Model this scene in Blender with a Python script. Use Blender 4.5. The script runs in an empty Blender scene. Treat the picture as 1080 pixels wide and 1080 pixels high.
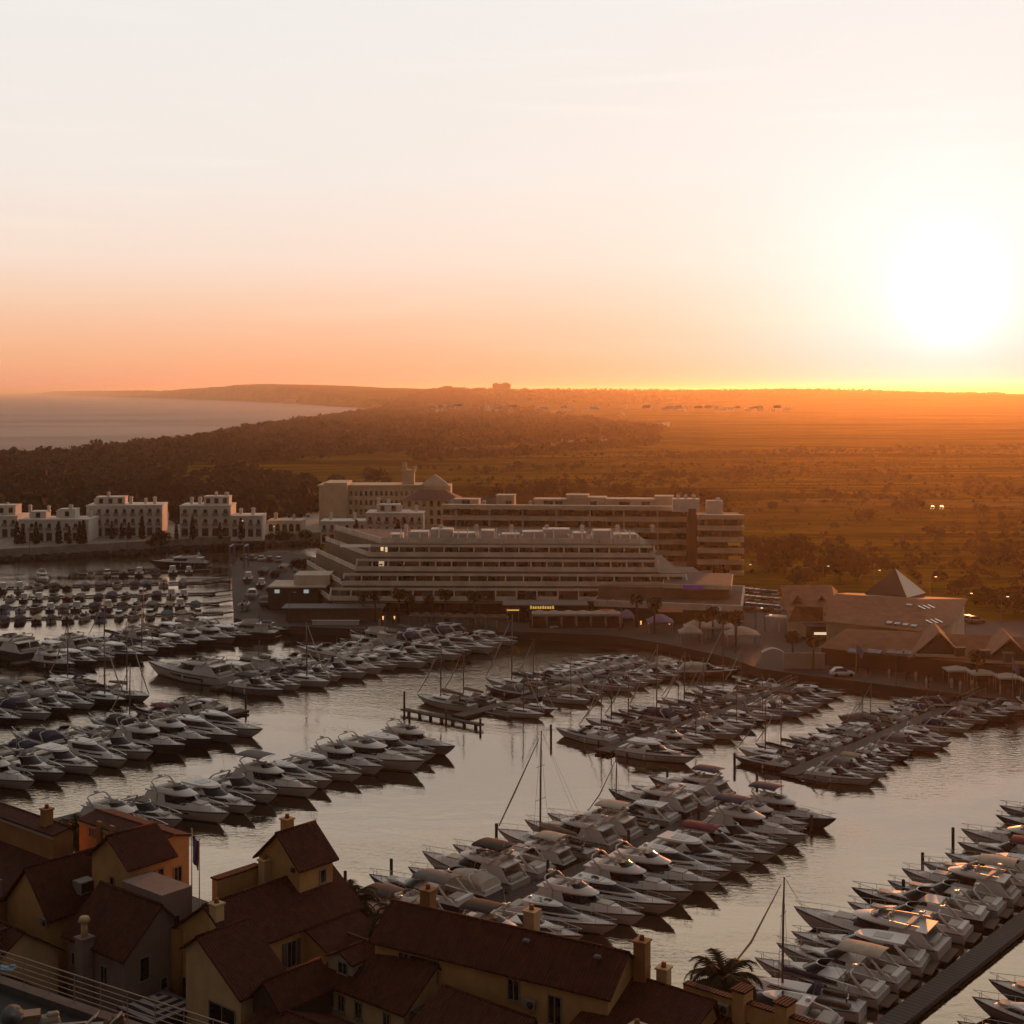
import bpy, math, random
import numpy as np
from mathutils import Vector, Matrix

R = math.radians
sc = bpy.context.scene
COL = sc.collection
rng = random.Random(7)

# ------------------------------------------------------------------ camera
H = 50.0            # eye height above the water, metres
F = 1500.0          # focal length in photo pixels (photo is 1080 wide)
HOR = 413.0         # horizon row in the photo
cam_d = bpy.data.cameras.new('camera')
cam = bpy.data.objects.new('camera', cam_d)
COL.objects.link(cam)
cam.location = (0, 0, H)
cam.rotation_euler = (R(90), 0, 0)
cam_d.sensor_width = 36.0
cam_d.lens = 36.0 * F / 1080.0
cam_d.shift_y = -(540.0 - HOR) / 1080.0
cam_d.clip_start = 1.0
cam_d.clip_end = 200000.0
sc.camera = cam

# ------------------------------------------------------------------ sky and sun
SUN_AZ, SUN_EL = R(17.1), R(3.6)
SUN_DIR = Vector((math.sin(SUN_AZ) * math.cos(SUN_EL), math.cos(SUN_AZ) * math.cos(SUN_EL), math.sin(SUN_EL)))
world = bpy.data.worlds.new('World')
sc.world = world
world.use_nodes = True
wn, wl = world.node_tree.nodes, world.node_tree.links
wn.clear()


class G:
    """small helper for writing node graphs"""
    def __init__(s, tree):
        s.t, s.n, s.l = tree, tree.nodes, tree.links

    def new(s, typ, **kw):
        n = s.n.new(typ)
        for k, v in kw.items():
            setattr(n, k, v)
        return n

    def put(s, sock, v):
        if isinstance(v, bpy.types.NodeSocket):
            s.l.new(v, sock)
        elif v is not None:
            if hasattr(sock.default_value, '__len__') and not hasattr(v, '__len__'):
                v = [v] * len(sock.default_value)
            if hasattr(v, '__len__') and len(v) == 3 and len(sock.default_value) == 4:
                v = (*v, 1)
            sock.default_value = v

    def m(s, op, a, b=None, c=None, clamp=False):
        n = s.new('ShaderNodeMath', operation=op, use_clamp=clamp)
        for i, v in enumerate((a, b, c)):
            if v is not None:
                s.put(n.inputs[i], v)
        return n.outputs[0]

    def vm(s, op, a, b=None):
        n = s.new('ShaderNodeVectorMath', operation=op)
        s.put(n.inputs[0], a)
        if b is not None:
            s.put(n.inputs[1], b)
        return n.outputs['Value'] if op in ('DOT_PRODUCT', 'LENGTH') else n.outputs[0]

    def mix(s, f, a, b, blend='MIX'):
        n = s.new('ShaderNodeMix', data_type='RGBA', blend_type=blend)
        s.put(n.inputs[0], f)
        s.put(n.inputs[6], a)
        s.put(n.inputs[7], b)
        return n.outputs[2]

    def ramp(s, f, stops, interp='LINEAR'):
        n = s.new('ShaderNodeValToRGB')
        n.color_ramp.interpolation = interp
        e = n.color_ramp.elements
        while len(e) < len(stops):
            e.new(0.5)
        for i, (p, c) in enumerate(stops):
            e[i].position = p
            e[i].color = (*c, 1) if len(c) == 3 else c
        s.put(n.inputs[0], f)
        return n.outputs[0]

    def noise(s, vec, scale, detail=3, rough=0.55, dist=0.0):
        n = s.new('ShaderNodeTexNoise')
        if vec is not None:
            s.put(n.inputs['Vector'], vec)
        n.inputs['Scale'].default_value = scale
        n.inputs['Detail'].default_value = detail
        n.inputs['Roughness'].default_value = rough
        n.inputs['Distortion'].default_value = dist
        return n.outputs[0]


g = G(world.node_tree)
tc = g.new('ShaderNodeTexCoord')
d = g.vm('NORMALIZE', tc.outputs['Generated'])
sep = g.new('ShaderNodeSeparateXYZ')
g.put(sep.inputs[0], d)
elev = sep.outputs[2]
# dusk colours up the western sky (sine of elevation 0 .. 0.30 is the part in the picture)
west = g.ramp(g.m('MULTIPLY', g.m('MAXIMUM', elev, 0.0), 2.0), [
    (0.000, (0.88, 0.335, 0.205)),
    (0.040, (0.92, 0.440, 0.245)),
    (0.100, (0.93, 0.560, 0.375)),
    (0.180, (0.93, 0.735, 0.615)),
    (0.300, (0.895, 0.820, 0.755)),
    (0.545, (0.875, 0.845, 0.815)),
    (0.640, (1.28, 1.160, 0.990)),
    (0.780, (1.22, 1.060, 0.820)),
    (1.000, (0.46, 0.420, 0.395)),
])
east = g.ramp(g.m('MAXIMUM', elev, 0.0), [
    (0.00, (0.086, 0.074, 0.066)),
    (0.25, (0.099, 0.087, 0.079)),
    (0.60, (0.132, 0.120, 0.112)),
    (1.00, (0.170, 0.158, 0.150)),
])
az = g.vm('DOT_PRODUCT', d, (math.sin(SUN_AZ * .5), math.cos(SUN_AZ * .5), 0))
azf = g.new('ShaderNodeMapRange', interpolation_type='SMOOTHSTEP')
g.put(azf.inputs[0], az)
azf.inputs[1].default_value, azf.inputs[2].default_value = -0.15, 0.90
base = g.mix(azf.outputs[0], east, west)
# glow round the low sun
ca = g.m('MAXIMUM', g.vm('DOT_PRODUCT', d, SUN_DIR), 0.0)
glow1 = g.m('ADD', g.m('MULTIPLY', g.m('POWER', ca, 250.0), 0.125), g.m('MULTIPLY', g.m('POWER', ca, 3000.0), 0.8))
glow2 = g.m('MULTIPLY', g.m('POWER', ca, 95.0), 0.80)
glow3 = g.m('MULTIPLY', g.m('POWER', ca, 26.0), 0.30)
def scaled(col, f):
    n = g.new('ShaderNodeVectorMath', operation='SCALE')
    n.inputs[0].default_value = col
    g.put(n.inputs['Scale'], f)
    return n.outputs[0]
add = lambda a, b: g.vm('ADD', a, b)
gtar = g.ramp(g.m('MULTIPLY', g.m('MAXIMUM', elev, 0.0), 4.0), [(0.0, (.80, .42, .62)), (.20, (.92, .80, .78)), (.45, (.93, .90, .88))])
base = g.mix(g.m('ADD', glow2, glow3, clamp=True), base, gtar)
glow = scaled((.70, .82, 1.0), glow1)
# faint streaks of high cloud
cl = g.vm('MULTIPLY', d, (2.0, 2.0, 34.0))
streak = g.noise(cl, 2.2, 4, .5, .3)
streak = g.m('MULTIPLY', g.m('SUBTRACT', streak, 0.55, clamp=True), 0.16)
sky_tex = g.new('ShaderNodeTexSky', sky_type='NISHITA', sun_disc=False, sun_elevation=SUN_EL, sun_rotation=SUN_AZ)
sky_tex.altitude = 50
nish = g.new('ShaderNodeVectorMath', operation='SCALE')
g.put(nish.inputs[0], sky_tex.outputs[0])
nish.inputs['Scale'].default_value = 0.004
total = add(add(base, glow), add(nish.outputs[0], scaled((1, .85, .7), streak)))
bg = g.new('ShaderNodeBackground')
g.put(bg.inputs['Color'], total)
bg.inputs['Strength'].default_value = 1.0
wo = g.new('ShaderNodeOutputWorld')
g.l.new(bg.outputs[0], wo.inputs['Surface'])

sun_d = bpy.data.lights.new('sun', 'SUN')
sun_d.energy = 3.1
sun_d.color = (1.0, 0.275, 0.045)
sun_d.angle = R(0.53)
sun = bpy.data.objects.new('sun', sun_d)
COL.objects.link(sun)
sun.location = SUN_DIR * 500
sun.rotation_euler = (-SUN_DIR).to_track_quat('-Z', 'Y').to_euler()

sc.view_settings.view_transform = 'Standard'
sc.view_settings.look = 'None'
sc.view_settings.exposure = 0.0
sc.view_settings.gamma = 1.0
sc.cycles.use_denoising = True
sc.cycles.max_bounces = 6
sc.cycles.diffuse_bounces = 2
sc.cycles.glossy_bounces = 3
sc.cycles.transmission_bounces = 3
sc.cycles.volume_bounces = 0
sc.cycles.transparent_max_bounces = 6
sc.cycles.sample_clamp_indirect = 4.0


# ------------------------------------------------------------------ helpers
def at(px, py, z=0.0):
    """where the sight line through a photo pixel meets the height z (survey of the place)"""
    Y = (H - z) * F / (py - HOR)
    return Vector(((px - 540.0) / F * Y, Y, z))


UD = Vector((.643, .766, 0)).normalized()     # along the pontoons, away from the near quay
VD = Vector((.766, -.643, 0)).normalized()    # across them
UANG = math.atan2(UD.y, UD.x)


def uv(u, v, z=0.0):
    p = UD * u + VD * v
    return Vector((p.x, p.y, z))


MATS = {}


def mat(name, color, rough=0.7, spec=0.5, metal=0.0, var=0.0, scale=1.0, bump=0.0, bscale=20.0, coat=0.0, emit=None, estr=0.0, var_col=None):
    """plain procedural material: a base colour broken up by noise, with an optional bump"""
    if name in MATS:
        return MATS[name]
    m = bpy.data.materials.new(name)
    m.use_nodes = True
    q = G(m.node_tree)
    b = m.node_tree.nodes['Principled BSDF']
    b.inputs['Roughness'].default_value = rough
    b.inputs['Specular IOR Level'].default_value = spec
    b.inputs['Metallic'].default_value = metal
    b.inputs['Coat Weight'].default_value = coat
    if emit:
        b.inputs['Emission Color'].default_value = (*emit, 1)
        b.inputs['Emission Strength'].default_value = estr
    if var or bump:
        t = q.new('ShaderNodeTexCoord')
        vec = t.outputs['Object']
    if var:
        n = q.noise(vec, scale, 4, .6)
        c2 = var_col or tuple(x * (1 - var) for x in color)
        mr = q.new('ShaderNodeMapRange')
        q.put(mr.inputs[0], n)
        mr.inputs[1].default_value, mr.inputs[2].default_value = .35, .68
        q.put(b.inputs['Base Color'], q.mix(mr.outputs[0], color, c2))
    else:
        b.inputs['Base Color'].default_value = (*color, 1)
    if bump:
        bn = q.new('ShaderNodeBump')
        bn.inputs['Strength'].default_value = bump
        bn.inputs['Distance'].default_value = 0.05
        q.put(bn.inputs['Height'], q.noise(vec, bscale, 3))
        q.put(b.inputs['Normal'], bn.outputs[0])
    MATS[name] = m
    return m


class MB:
    """collects shapes and links them as ONE mesh object"""
    def __init__(s):
        s.v, s.f, s.s = [], [], []

    def add(s, verts, faces, smooth=False):
        o = len(s.v)
        s.v.extend([tuple(p) for p in verts])
        s.f.extend([tuple(i + o for i in fc) for fc in faces])
        s.s.extend([smooth] * len(faces))
        return s

    def box(s, c, size, rz=0.0, bevel=0.0, taper=1.0):
        x, y, z = (q / 2 for q in size)
        cz, sz = math.cos(rz), math.sin(rz)
        pts = []
        if bevel <= 0:
            for k, zz in ((0, -z), (1, z)):
                t = taper if k else 1.0
                for a, b in ((-x, -y), (x, -y), (x, y), (-x, y)):
                    pts.append((a * t, b * t, zz))
            fs = [(3, 2, 1, 0), (4, 5, 6, 7), (0, 1, 5, 4), (1, 2, 6, 5), (2, 3, 7, 6), (3, 0, 4, 7)]
        else:
            b_ = min(bevel, x * .9, y * .9, z * .9)
            for zz, i in ((-z, b_), (-z + b_, 0), (z - b_, 0), (z, b_)):
                t = taper if zz > 0 else 1.0
                for a, b in ((-x + i, -y + b_), (-x + b_ , -y + i), (x - b_, -y + i), (x - i, -y + b_), (x - i, y - b_), (x - b_, y - i), (-x + b_, y - i), (-x + i, y - b_)):
                    pts.append((a * t, b * t, zz))
            fs = [tuple(reversed(range(8))), tuple(range(24, 32))]
            for r in range(3):
                for k in range(8):
                    k2 = (k + 1) % 8
                    fs.append((r * 8 + k, r * 8 + k2, r * 8 + 8 + k2, r * 8 + 8 + k))
        pts = [(p[0] * cz - p[1] * sz + c[0], p[0] * sz + p[1] * cz + c[1], p[2] + c[2]) for p in pts]
        return s.add(pts, fs)

    def prism(s, poly, z0, z1):
        """vertical prism over a polygon (counter-clockwise)"""
        n = len(poly)
        pts = [(p[0], p[1], z0) for p in poly] + [(p[0], p[1], z1) for p in poly]
        fs = [tuple(reversed(range(n))), tuple(range(n, 2 * n))]
        for k in range(n):
            k2 = (k + 1) % n
            fs.append((k, k2, n + k2, n + k))
        return s.add(pts, fs)

    def tube(s, path, r, n=6, caps=True):
        path = [Vector(p) for p in path]
        rs = r if hasattr(r, '__len__') else [r] * len(path)
        pts, fs = [], []
        for i, p in enumerate(path):
            a = path[max(i - 1, 0)]
            b = path[min(i + 1, len(path) - 1)]
            dr = (b - a).normalized()
            up = Vector((0, 0, 1)) if abs(dr.z) < .9 else Vector((1, 0, 0))
            e1 = dr.cross(up).normalized()
            e2 = e1.cross(dr).normalized()
            for k in range(n):
                t = 2 * math.pi * k / n
                pts.append(p + (e1 * math.cos(t) + e2 * math.sin(t)) * rs[i])
        for i in range(len(path) - 1):
            for k in range(n):
                k2 = (k + 1) % n
                fs.append((i * n + k, i * n + k2, i * n + n + k2, i * n + n + k))
        if caps:
            fs.append(tuple(reversed(range(n))))
            o = (len(path) - 1) * n
            fs.append(tuple(range(o, o + n)))
        return s.add(pts, fs, n > 5)

    def quad(s, a, b, c, d_):
        return s.add([a, b, c, d_], [(0, 1, 2, 3)])

    def grid(s, rows, closed=False, smooth=True, flip=False):
        """skin between equal-length rows of points"""
        n = len(rows[0])
        pts = [p for r in rows for p in r]
        fs = []
        for i in range(len(rows) - 1):
            for k in range(n if closed else n - 1):
                k2 = (k + 1) % n
                q = (i * n + k, i * n + k2, i * n + n + k2, i * n + n + k)
                fs.append(tuple(reversed(q)) if flip else q)
        return s.add(pts, fs, smooth)

    def build(s, name, m, parent=None, loc=None, rz=0.0):
        me = bpy.data.meshes.new(name)
        me.from_pydata([tuple(p) for p in s.v], [], s.f)
        me.polygons.foreach_set('use_smooth', s.s)
        me.update()
        me.materials.append(m)
        o = bpy.data.objects.new(name, me)
        COL.objects.link(o)
        if parent is not None:
            adopt(o, parent)
        if loc is not None:
            o.location = loc
        o.rotation_euler.z = rz
        return o


def tag(o, label=None, cat=None, group=None, kind=None):
    for k, v in (('label', label), ('category', cat), ('group', group), ('kind', kind)):
        if v:
            o[k] = v
    return o


def thing(name, label, cat, loc=(0, 0, 0), rz=0.0, group=None):
    o = bpy.data.objects.new(name, None)
    COL.objects.link(o)
    o.location = loc
    o.rotation_euler.z = rz
    o.empty_display_size = 0.5
    return tag(o, label, cat, group)


def copy_tree(o, parent=None, depth=0):
    c = o.copy()
    COL.objects.link(c)
    if parent is not None:
        adopt(c, parent)
    for ch in KIDS(o):
        copy_tree(ch, c, depth + 1)
    return c


KIDMAP = {}


def KIDS(o):
    return KIDMAP.get(o.name, [])


def adopt(o, parent):
    o.parent = parent
    KIDMAP.setdefault(parent.name, []).append(o)


def np_mesh(name, verts, faces, m, smooth=False):
    """one mesh from numpy arrays (all faces with the same corner count)"""
    me = bpy.data.meshes.new(name)
    nv, nf, k = len(verts), len(faces), faces.shape[1]
    me.vertices.add(nv)
    me.vertices.foreach_set('co', verts.astype(np.float32).ravel())
    me.loops.add(nf * k)
    me.loops.foreach_set('vertex_index', faces.astype(np.int32).ravel())
    me.polygons.add(nf)
    me.polygons.foreach_set('loop_start', np.arange(0, nf * k, k, dtype=np.int32))
    me.polygons.foreach_set('loop_total', np.full(nf, k, dtype=np.int32))
    if smooth:
        me.polygons.foreach_set('use_smooth', np.ones(nf, dtype=bool))
    me.update(calc_edges=True)
    me.materials.append(m)
    o = bpy.data.objects.new(name, me)
    COL.objects.link(o)
    return o
# ------------------------------------------------------------------ water
def water_mat(name, rough, ripple, near):
    m = bpy.data.materials.new(name)
    m.use_nodes = True
    q = G(m.node_tree)
    b = m.node_tree.nodes['Principled BSDF']
    b.inputs['Base Color'].default_value = (.006, .007, .006, 1)
    b.inputs['IOR'].default_value = 3.0 if near else 1.33
    b.inputs['Specular IOR Level'].default_value = .5 if near else .14
    geo = q.new('ShaderNodeNewGeometry')
    pos = geo.outputs['Position']
    # calm patches and ruffled patches
    patch = q.noise(q.vm('MULTIPLY', pos, (.012, .030, .0) if near else (.002, .004, 0)), 1.0, 4, .6, .6)
    pf = q.new('ShaderNodeMapRange', interpolation_type='SMOOTHSTEP')
    q.put(pf.inputs[0], patch)
    pf.inputs[1].default_value, pf.inputs[2].default_value = .44, .60
    q.put(b.inputs['Roughness'], q.m('ADD', rough, q.m('MULTIPLY', pf.outputs[0], .04)))
    w1 = q.noise(q.vm('MULTIPLY', pos, (.9, 1.5, 1)), 1.0 if near else .25, 3, .6, .4)
    w2 = q.noise(q.vm('MULTIPLY', pos, (.16, .30, 1)), 1.0 if near else .2, 2, .5, .5)
    h = q.m('ADD', q.m('MULTIPLY', w1, q.m('ADD', .35, q.m('MULTIPLY', pf.outputs[0], 2.0))), q.m('MULTIPLY', w2, 1.0))
    bn = q.new('ShaderNodeBump')
    bn.inputs['Strength'].default_value = ripple
    bn.inputs['Distance'].default_value = .12 if near else 1.2
    q.put(bn.inputs['Height'], h)
    q.put(b.inputs['Normal'], bn.outputs[0])
    out = m.node_tree.nodes['Material Output']
    dk = q.new('ShaderNodeBsdfDiffuse')
    gl = q.new('ShaderNodeBsdfGlossy')
    q.put(gl.inputs['Roughness'], b.inputs['Roughness'].links[0].from_socket)
    q.l.new(bn.outputs[0], gl.inputs['Normal'])
    mx = q.new('ShaderNodeMixShader')
    if near:
        # harbour water: warm reflected tone put into the mirror colour over a dark body
        dk.inputs['Color'].default_value = (.008, .007, .005, 1)
        gl.inputs['Color'].default_value = (1.0, .885, .765, 1)
        fr = q.new('ShaderNodeFresnel')
        fr.inputs['IOR'].default_value = 3.1
        q.l.new(bn.outputs[0], fr.inputs['Normal'])
        q.l.new(fr.outputs[0], mx.inputs[0])
        q.l.new(dk.outputs[0], mx.inputs[1])
        q.l.new(gl.outputs[0], mx.inputs[2])
    else:
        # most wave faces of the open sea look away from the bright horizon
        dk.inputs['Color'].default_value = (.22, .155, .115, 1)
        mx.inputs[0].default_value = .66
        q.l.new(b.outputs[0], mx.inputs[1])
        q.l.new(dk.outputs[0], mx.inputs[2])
    q.l.new(mx.outputs[0], out.inputs['Surface'])
    return m


def sheet(name, pts, z, m, kind='structure'):
    mb = MB()
    mb.add([(p[0], p[1], z) for p in pts], [tuple(range(len(pts)))])
    o = mb.build(name, m)
    o['kind'] = kind
    return o


sheet('marina_water', [(-420, 40), (330, 40), (330, 520), (-420, 520)], 0.0, water_mat('harbour water', .03, .32, True))
sheet('sea', [(-60000, 600), (-300, 600), (-300, 4000), (-300, 90000), (-60000, 90000)], -0.05, water_mat('open sea', .16, .6, False))

# ------------------------------------------------------------------ terrain
def nz(x, y, seed=0, octaves=4):
    """cheap smooth value noise, -1..1, numpy arrays"""
    out = np.zeros_like(x, dtype=float)
    amp, tot = 1.0, 0.0
    for o in range(octaves):
        xi, yi = np.floor(x), np.floor(y)
        fx, fy = x - xi, y - yi
        fx, fy = fx * fx * (3 - 2 * fx), fy * fy * (3 - 2 * fy)
        def hsh(a, b):
            t = np.sin(a * 127.1 + b * 311.7 + (seed + o) * 74.7) * 43758.5453
            return t - np.floor(t)
        v = (hsh(xi, yi) * (1 - fx) + hsh(xi + 1, yi) * fx) * (1 - fy) + (hsh(xi, yi + 1) * (1 - fx) + hsh(xi + 1, yi + 1) * fx) * fy
        out += (v * 2 - 1) * amp
        tot += amp
        amp *= .5
        x, y = x * 2.03, y * 2.03
    return out / tot


SKY_X = [-800, -200, 0, 20, 60, 130, 180, 210, 270, 300, 340, 380, 450, 520, 600, 700, 760, 820, 900, 1000, 1080, 1400]
SKY_Y = [415, 415.3, 415.2, 414, 412.5, 411.5, 410.4, 408.8, 405.8, 405.2, 406.2, 407.8, 410.6, 411.2, 411.6, 412.8, 412.2, 411.4, 412.2, 414.2, 415.2, 415]
RD_X = [-800, 0, 60, 115, 170, 300, 420, 560, 1400]
RD_Y = [26000, 25500, 22500, 15000, 10500, 8200, 6500, 5600, 5200]
CO_Y = [0, 900, 1119, 1530, 2143, 3300, 3947, 6250, 9375, 14000, 90000]
CO_X = [-420, -412, -405, -372, -392, -390, -384, -1083, -2312, -4300, -38000]


def coast_x(Y):
    return np.interp(Y, CO_Y, CO_X)


def ground_z(X, Y):
    X, Y = np.asarray(X, float), np.asarray(Y, float)
    px = 540 + X / Y * F
    sy = np.interp(px, SKY_X, SKY_Y)
    rd = np.interp(px, RD_X, RD_Y)
    top = H + (HOR - sy) * rd / F
    t = np.clip((Y / rd - .42) / .58, 0, 1)
    t = t * t * (3 - 2 * t)
    z = 2.2 + (top - 2.2) * t
    z += nz(X / 420, Y / 420, 3) * (1.2 + 9 * t) * np.clip((Y - 700) / 2500, 0, 1)
    z = np.where(Y > rd, np.minimum(z, top - (Y - rd) * .01), z)
    # dune ridge with the pine wood behind the beach, then down to the sea
    dc = X - coast_x(Y) + nz(X / 90, Y / 160, 9) * (9 + np.clip(Y - 4000, 0, 9000) * .012)
    sc_ = 1 + np.clip(Y - 4000, 0, 30000) / 1500
    z = np.where(dc < 60 * sc_, np.minimum(z, -3 + dc / (9.0 * sc_)), z)
    return np.maximum(z, -3.0)


def yb(a):
    px = 540 + a * F
    return np.interp(px, [-2000, 335, 350, 770, 800, 900, 2500], [478, 478, 336, 336, 318, 300, 300])


NA, NY = 420, 300
A = np.linspace(-.85, .85, NA)
T = np.linspace(0, 1, NY)
Yg = yb(A)[None, :] * (60000 / yb(A)[None, :]) ** (T[:, None] ** 1.15)
Xg = A[None, :] * Yg
Zg = ground_z(Xg, Yg)
Zg[0, :] = 1.0
idx = np.arange(NA * NY).reshape(NY, NA)
fc = np.stack([idx[:-1, :-1], idx[:-1, 1:], idx[1:, 1:], idx[1:, :-1]], -1).reshape(-1, 4)


def land_mat():
    m = bpy.data.materials.new('scrub and dry grass')
    m.use_nodes = True
    q = G(m.node_tree)
    b = m.node_tree.nodes['Principled BSDF']
    b.inputs['Roughness'].default_value = .95
    b.inputs['Specular IOR Level'].default_value = 0
    pos = q.new('ShaderNodeNewGeometry').outputs['Position']
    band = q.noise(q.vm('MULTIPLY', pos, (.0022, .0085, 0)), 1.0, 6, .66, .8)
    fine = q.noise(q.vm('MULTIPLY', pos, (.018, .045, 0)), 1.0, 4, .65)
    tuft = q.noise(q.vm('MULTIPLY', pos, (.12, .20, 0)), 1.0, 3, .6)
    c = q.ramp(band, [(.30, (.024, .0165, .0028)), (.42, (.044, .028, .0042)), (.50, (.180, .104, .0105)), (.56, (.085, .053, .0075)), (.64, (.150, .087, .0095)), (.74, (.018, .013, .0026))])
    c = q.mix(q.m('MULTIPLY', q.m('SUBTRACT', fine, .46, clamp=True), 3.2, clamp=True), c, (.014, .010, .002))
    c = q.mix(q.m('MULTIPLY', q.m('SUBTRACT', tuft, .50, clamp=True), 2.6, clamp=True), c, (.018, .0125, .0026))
    q.put(b.inputs['Base Color'], c)
    bn = q.new('ShaderNodeBump')
    bn.inputs['Strength'].default_value = .8
    bn.inputs['Distance'].default_value = 1.0
    q.put(bn.inputs['Height'], q.m('ADD', tuft, fine))
    q.put(b.inputs['Normal'], bn.outputs[0])
    return m


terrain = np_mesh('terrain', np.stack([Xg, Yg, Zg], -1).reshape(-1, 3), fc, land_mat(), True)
terrain['kind'] = 'structure'

# the evening haze that fades the far land: one even, closed box of air
hz = MB().box((-4000, 17500, 52), (46000, 37000, 104)).build('haze', None if False else mat('haze air', (1, 1, 1)))
hm = bpy.data.materials.new('haze volume')
hm.use_nodes = True
hm.node_tree.nodes.clear()
vol = hm.node_tree.nodes.new('ShaderNodeVolumePrincipled')
vol.inputs['Color'].default_value = (.95, .78, .58, 1)
vol.inputs['Density'].default_value = 0.000072
vol.inputs['Anisotropy'].default_value = 0.74
hout = hm.node_tree.nodes.new('ShaderNodeOutputMaterial')
hm.node_tree.links.new(vol.outputs[0], hout.inputs['Volume'])
hz.data.materials.clear()
hz.data.materials.append(hm)
hz['kind'] = 'stuff'

# ------------------------------------------------------------------ quays and promenade
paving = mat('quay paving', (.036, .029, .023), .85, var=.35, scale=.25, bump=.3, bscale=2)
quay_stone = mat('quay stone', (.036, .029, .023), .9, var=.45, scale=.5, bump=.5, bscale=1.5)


def slab(name, pts, z0, z1, m):
    """paved ground with real quay walls; pts are world XY points, counter-clockwise"""
    area = sum(a[0] * b[1] - b[0] * a[1] for a, b in zip(pts, pts[1:] + pts[:1]))
    if area < 0:
        pts = list(reversed(pts))
    o = MB().prism(pts, z0, z1).build(name, m)
    o['kind'] = 'structure'
    return o


QZ = 1.5
edge = [at(*p, QZ) for p in ((296, 660), (380, 664), (470, 665), (560, 667), (650, 671), (705, 680), (770, 694), (802, 706), (880, 716), (960, 726), (1080, 741), (1260, 768))]
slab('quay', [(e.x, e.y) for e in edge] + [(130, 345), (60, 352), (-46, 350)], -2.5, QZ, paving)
pier = [at(*p, 1.2) for p in ((244, 596), (258, 584), (302, 582), (345, 590), (345, 640), (297, 661), (247, 652))]
slab('boatyard_quay', [(e.x, e.y) for e in pier], -2.5, 1.2, quay_stone)
prom = [at(*p, 0) for p in ((-420, 612), (-120, 599), (0, 592), (100, 586), (200, 580), (300, 575), (352, 572))]
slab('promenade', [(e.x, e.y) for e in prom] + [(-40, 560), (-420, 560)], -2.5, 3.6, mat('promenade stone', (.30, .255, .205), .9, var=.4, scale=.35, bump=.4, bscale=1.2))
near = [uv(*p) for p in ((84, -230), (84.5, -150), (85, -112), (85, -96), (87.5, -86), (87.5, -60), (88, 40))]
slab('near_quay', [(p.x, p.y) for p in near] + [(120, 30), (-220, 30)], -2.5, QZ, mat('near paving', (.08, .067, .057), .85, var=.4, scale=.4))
# ------------------------------------------------------------------ woods and trees
nrs = np.random.RandomState(11)


def leaf_mat(name, c, var):
    m = bpy.data.materials.new(name)
    m.use_nodes = True
    q = G(m.node_tree)
    b = m.node_tree.nodes['Principled BSDF']
    b.inputs['Roughness'].default_value = .8
    b.inputs['Specular IOR Level'].default_value = .04
    pos = q.new('ShaderNodeNewGeometry').outputs['Position']
    n = q.noise(q.vm('MULTIPLY', pos, (.35, .35, .35)), 1.0, 3, .6)
    q.put(b.inputs['Base Color'], q.mix(q.m('MULTIPLY', q.m('SUBTRACT', n, .35), 3, clamp=True), c, var))
    return m


leaf_dark = leaf_mat('pine needles', (.009, .0085, .004), (.019, .016, .007))
leaf_mid = leaf_mat('broad leaves', (.013, .0115, .005), (.027, .022, .008))
leaf_dry = leaf_mat('dry scrub', (.026, .019, .0045), (.050, .033, .007))
bark = mat('bark', (.07, .048, .032), .95)


def crown_quads(n, blobs, size):
    """leaf-clump quads spread over a few uneven blobs; returns (n,4,3)"""
    bl = nrs.randint(0, len(blobs), n)
    B = np.array(blobs)[bl]
    dv = nrs.normal(size=(n, 3))
    dv /= np.linalg.norm(dv, axis=1)[:, None]
    rad = nrs.uniform(.55, 1.0, n) ** .5
    c = B[:, :3] + dv * B[:, 3:6] * rad[:, None]
    a = nrs.normal(size=(n, 3))
    a /= np.linalg.norm(a, axis=1)[:, None]
    b_ = np.cross(dv, a)
    b_ /= np.linalg.norm(b_, axis=1)[:, None] + 1e-6
    a = np.cross(b_, dv) * .6 + a * .4
    s1 = (size * nrs.uniform(.6, 1.35, n))[:, None]
    s2 = s1 * nrs.uniform(.5, 1.0, n)[:, None]
    return np.stack([c - a * s1, c - b_ * s2, c + a * s1, c + b_ * s2], 1)


def crown_proto(n, R_, Hh, size, nb=7, flat=.55):
    bl = []
    for k in range(nb):
        t = 2 * math.pi * k / nb + nrs.uniform(-.4, .4)
        rr = R_ * nrs.uniform(.25, .62)
        q = R_ * nrs.uniform(.38, .6)
        bl.append((rr * math.cos(t), rr * math.sin(t), Hh * nrs.uniform(.36, .80), q, q, q * flat * nrs.uniform(.9, 1.4)))
    return crown_quads(n, bl, size)


protos = [crown_proto(64, 4.2, 6.5, 1.15, 5, .6) for _ in range(6)]


def in_poly(x, y, poly):
    ins = np.zeros(len(x), bool)
    j = len(poly) - 1
    for i in range(len(poly)):
        xi, yi = poly[i]
        xj, yj = poly[j]
        ins ^= ((yi > y) != (yj > y)) & (x < (xj - xi) * (y - yi) / (yj - yi + 1e-12) + xi)
        j = i
    return ins


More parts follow.
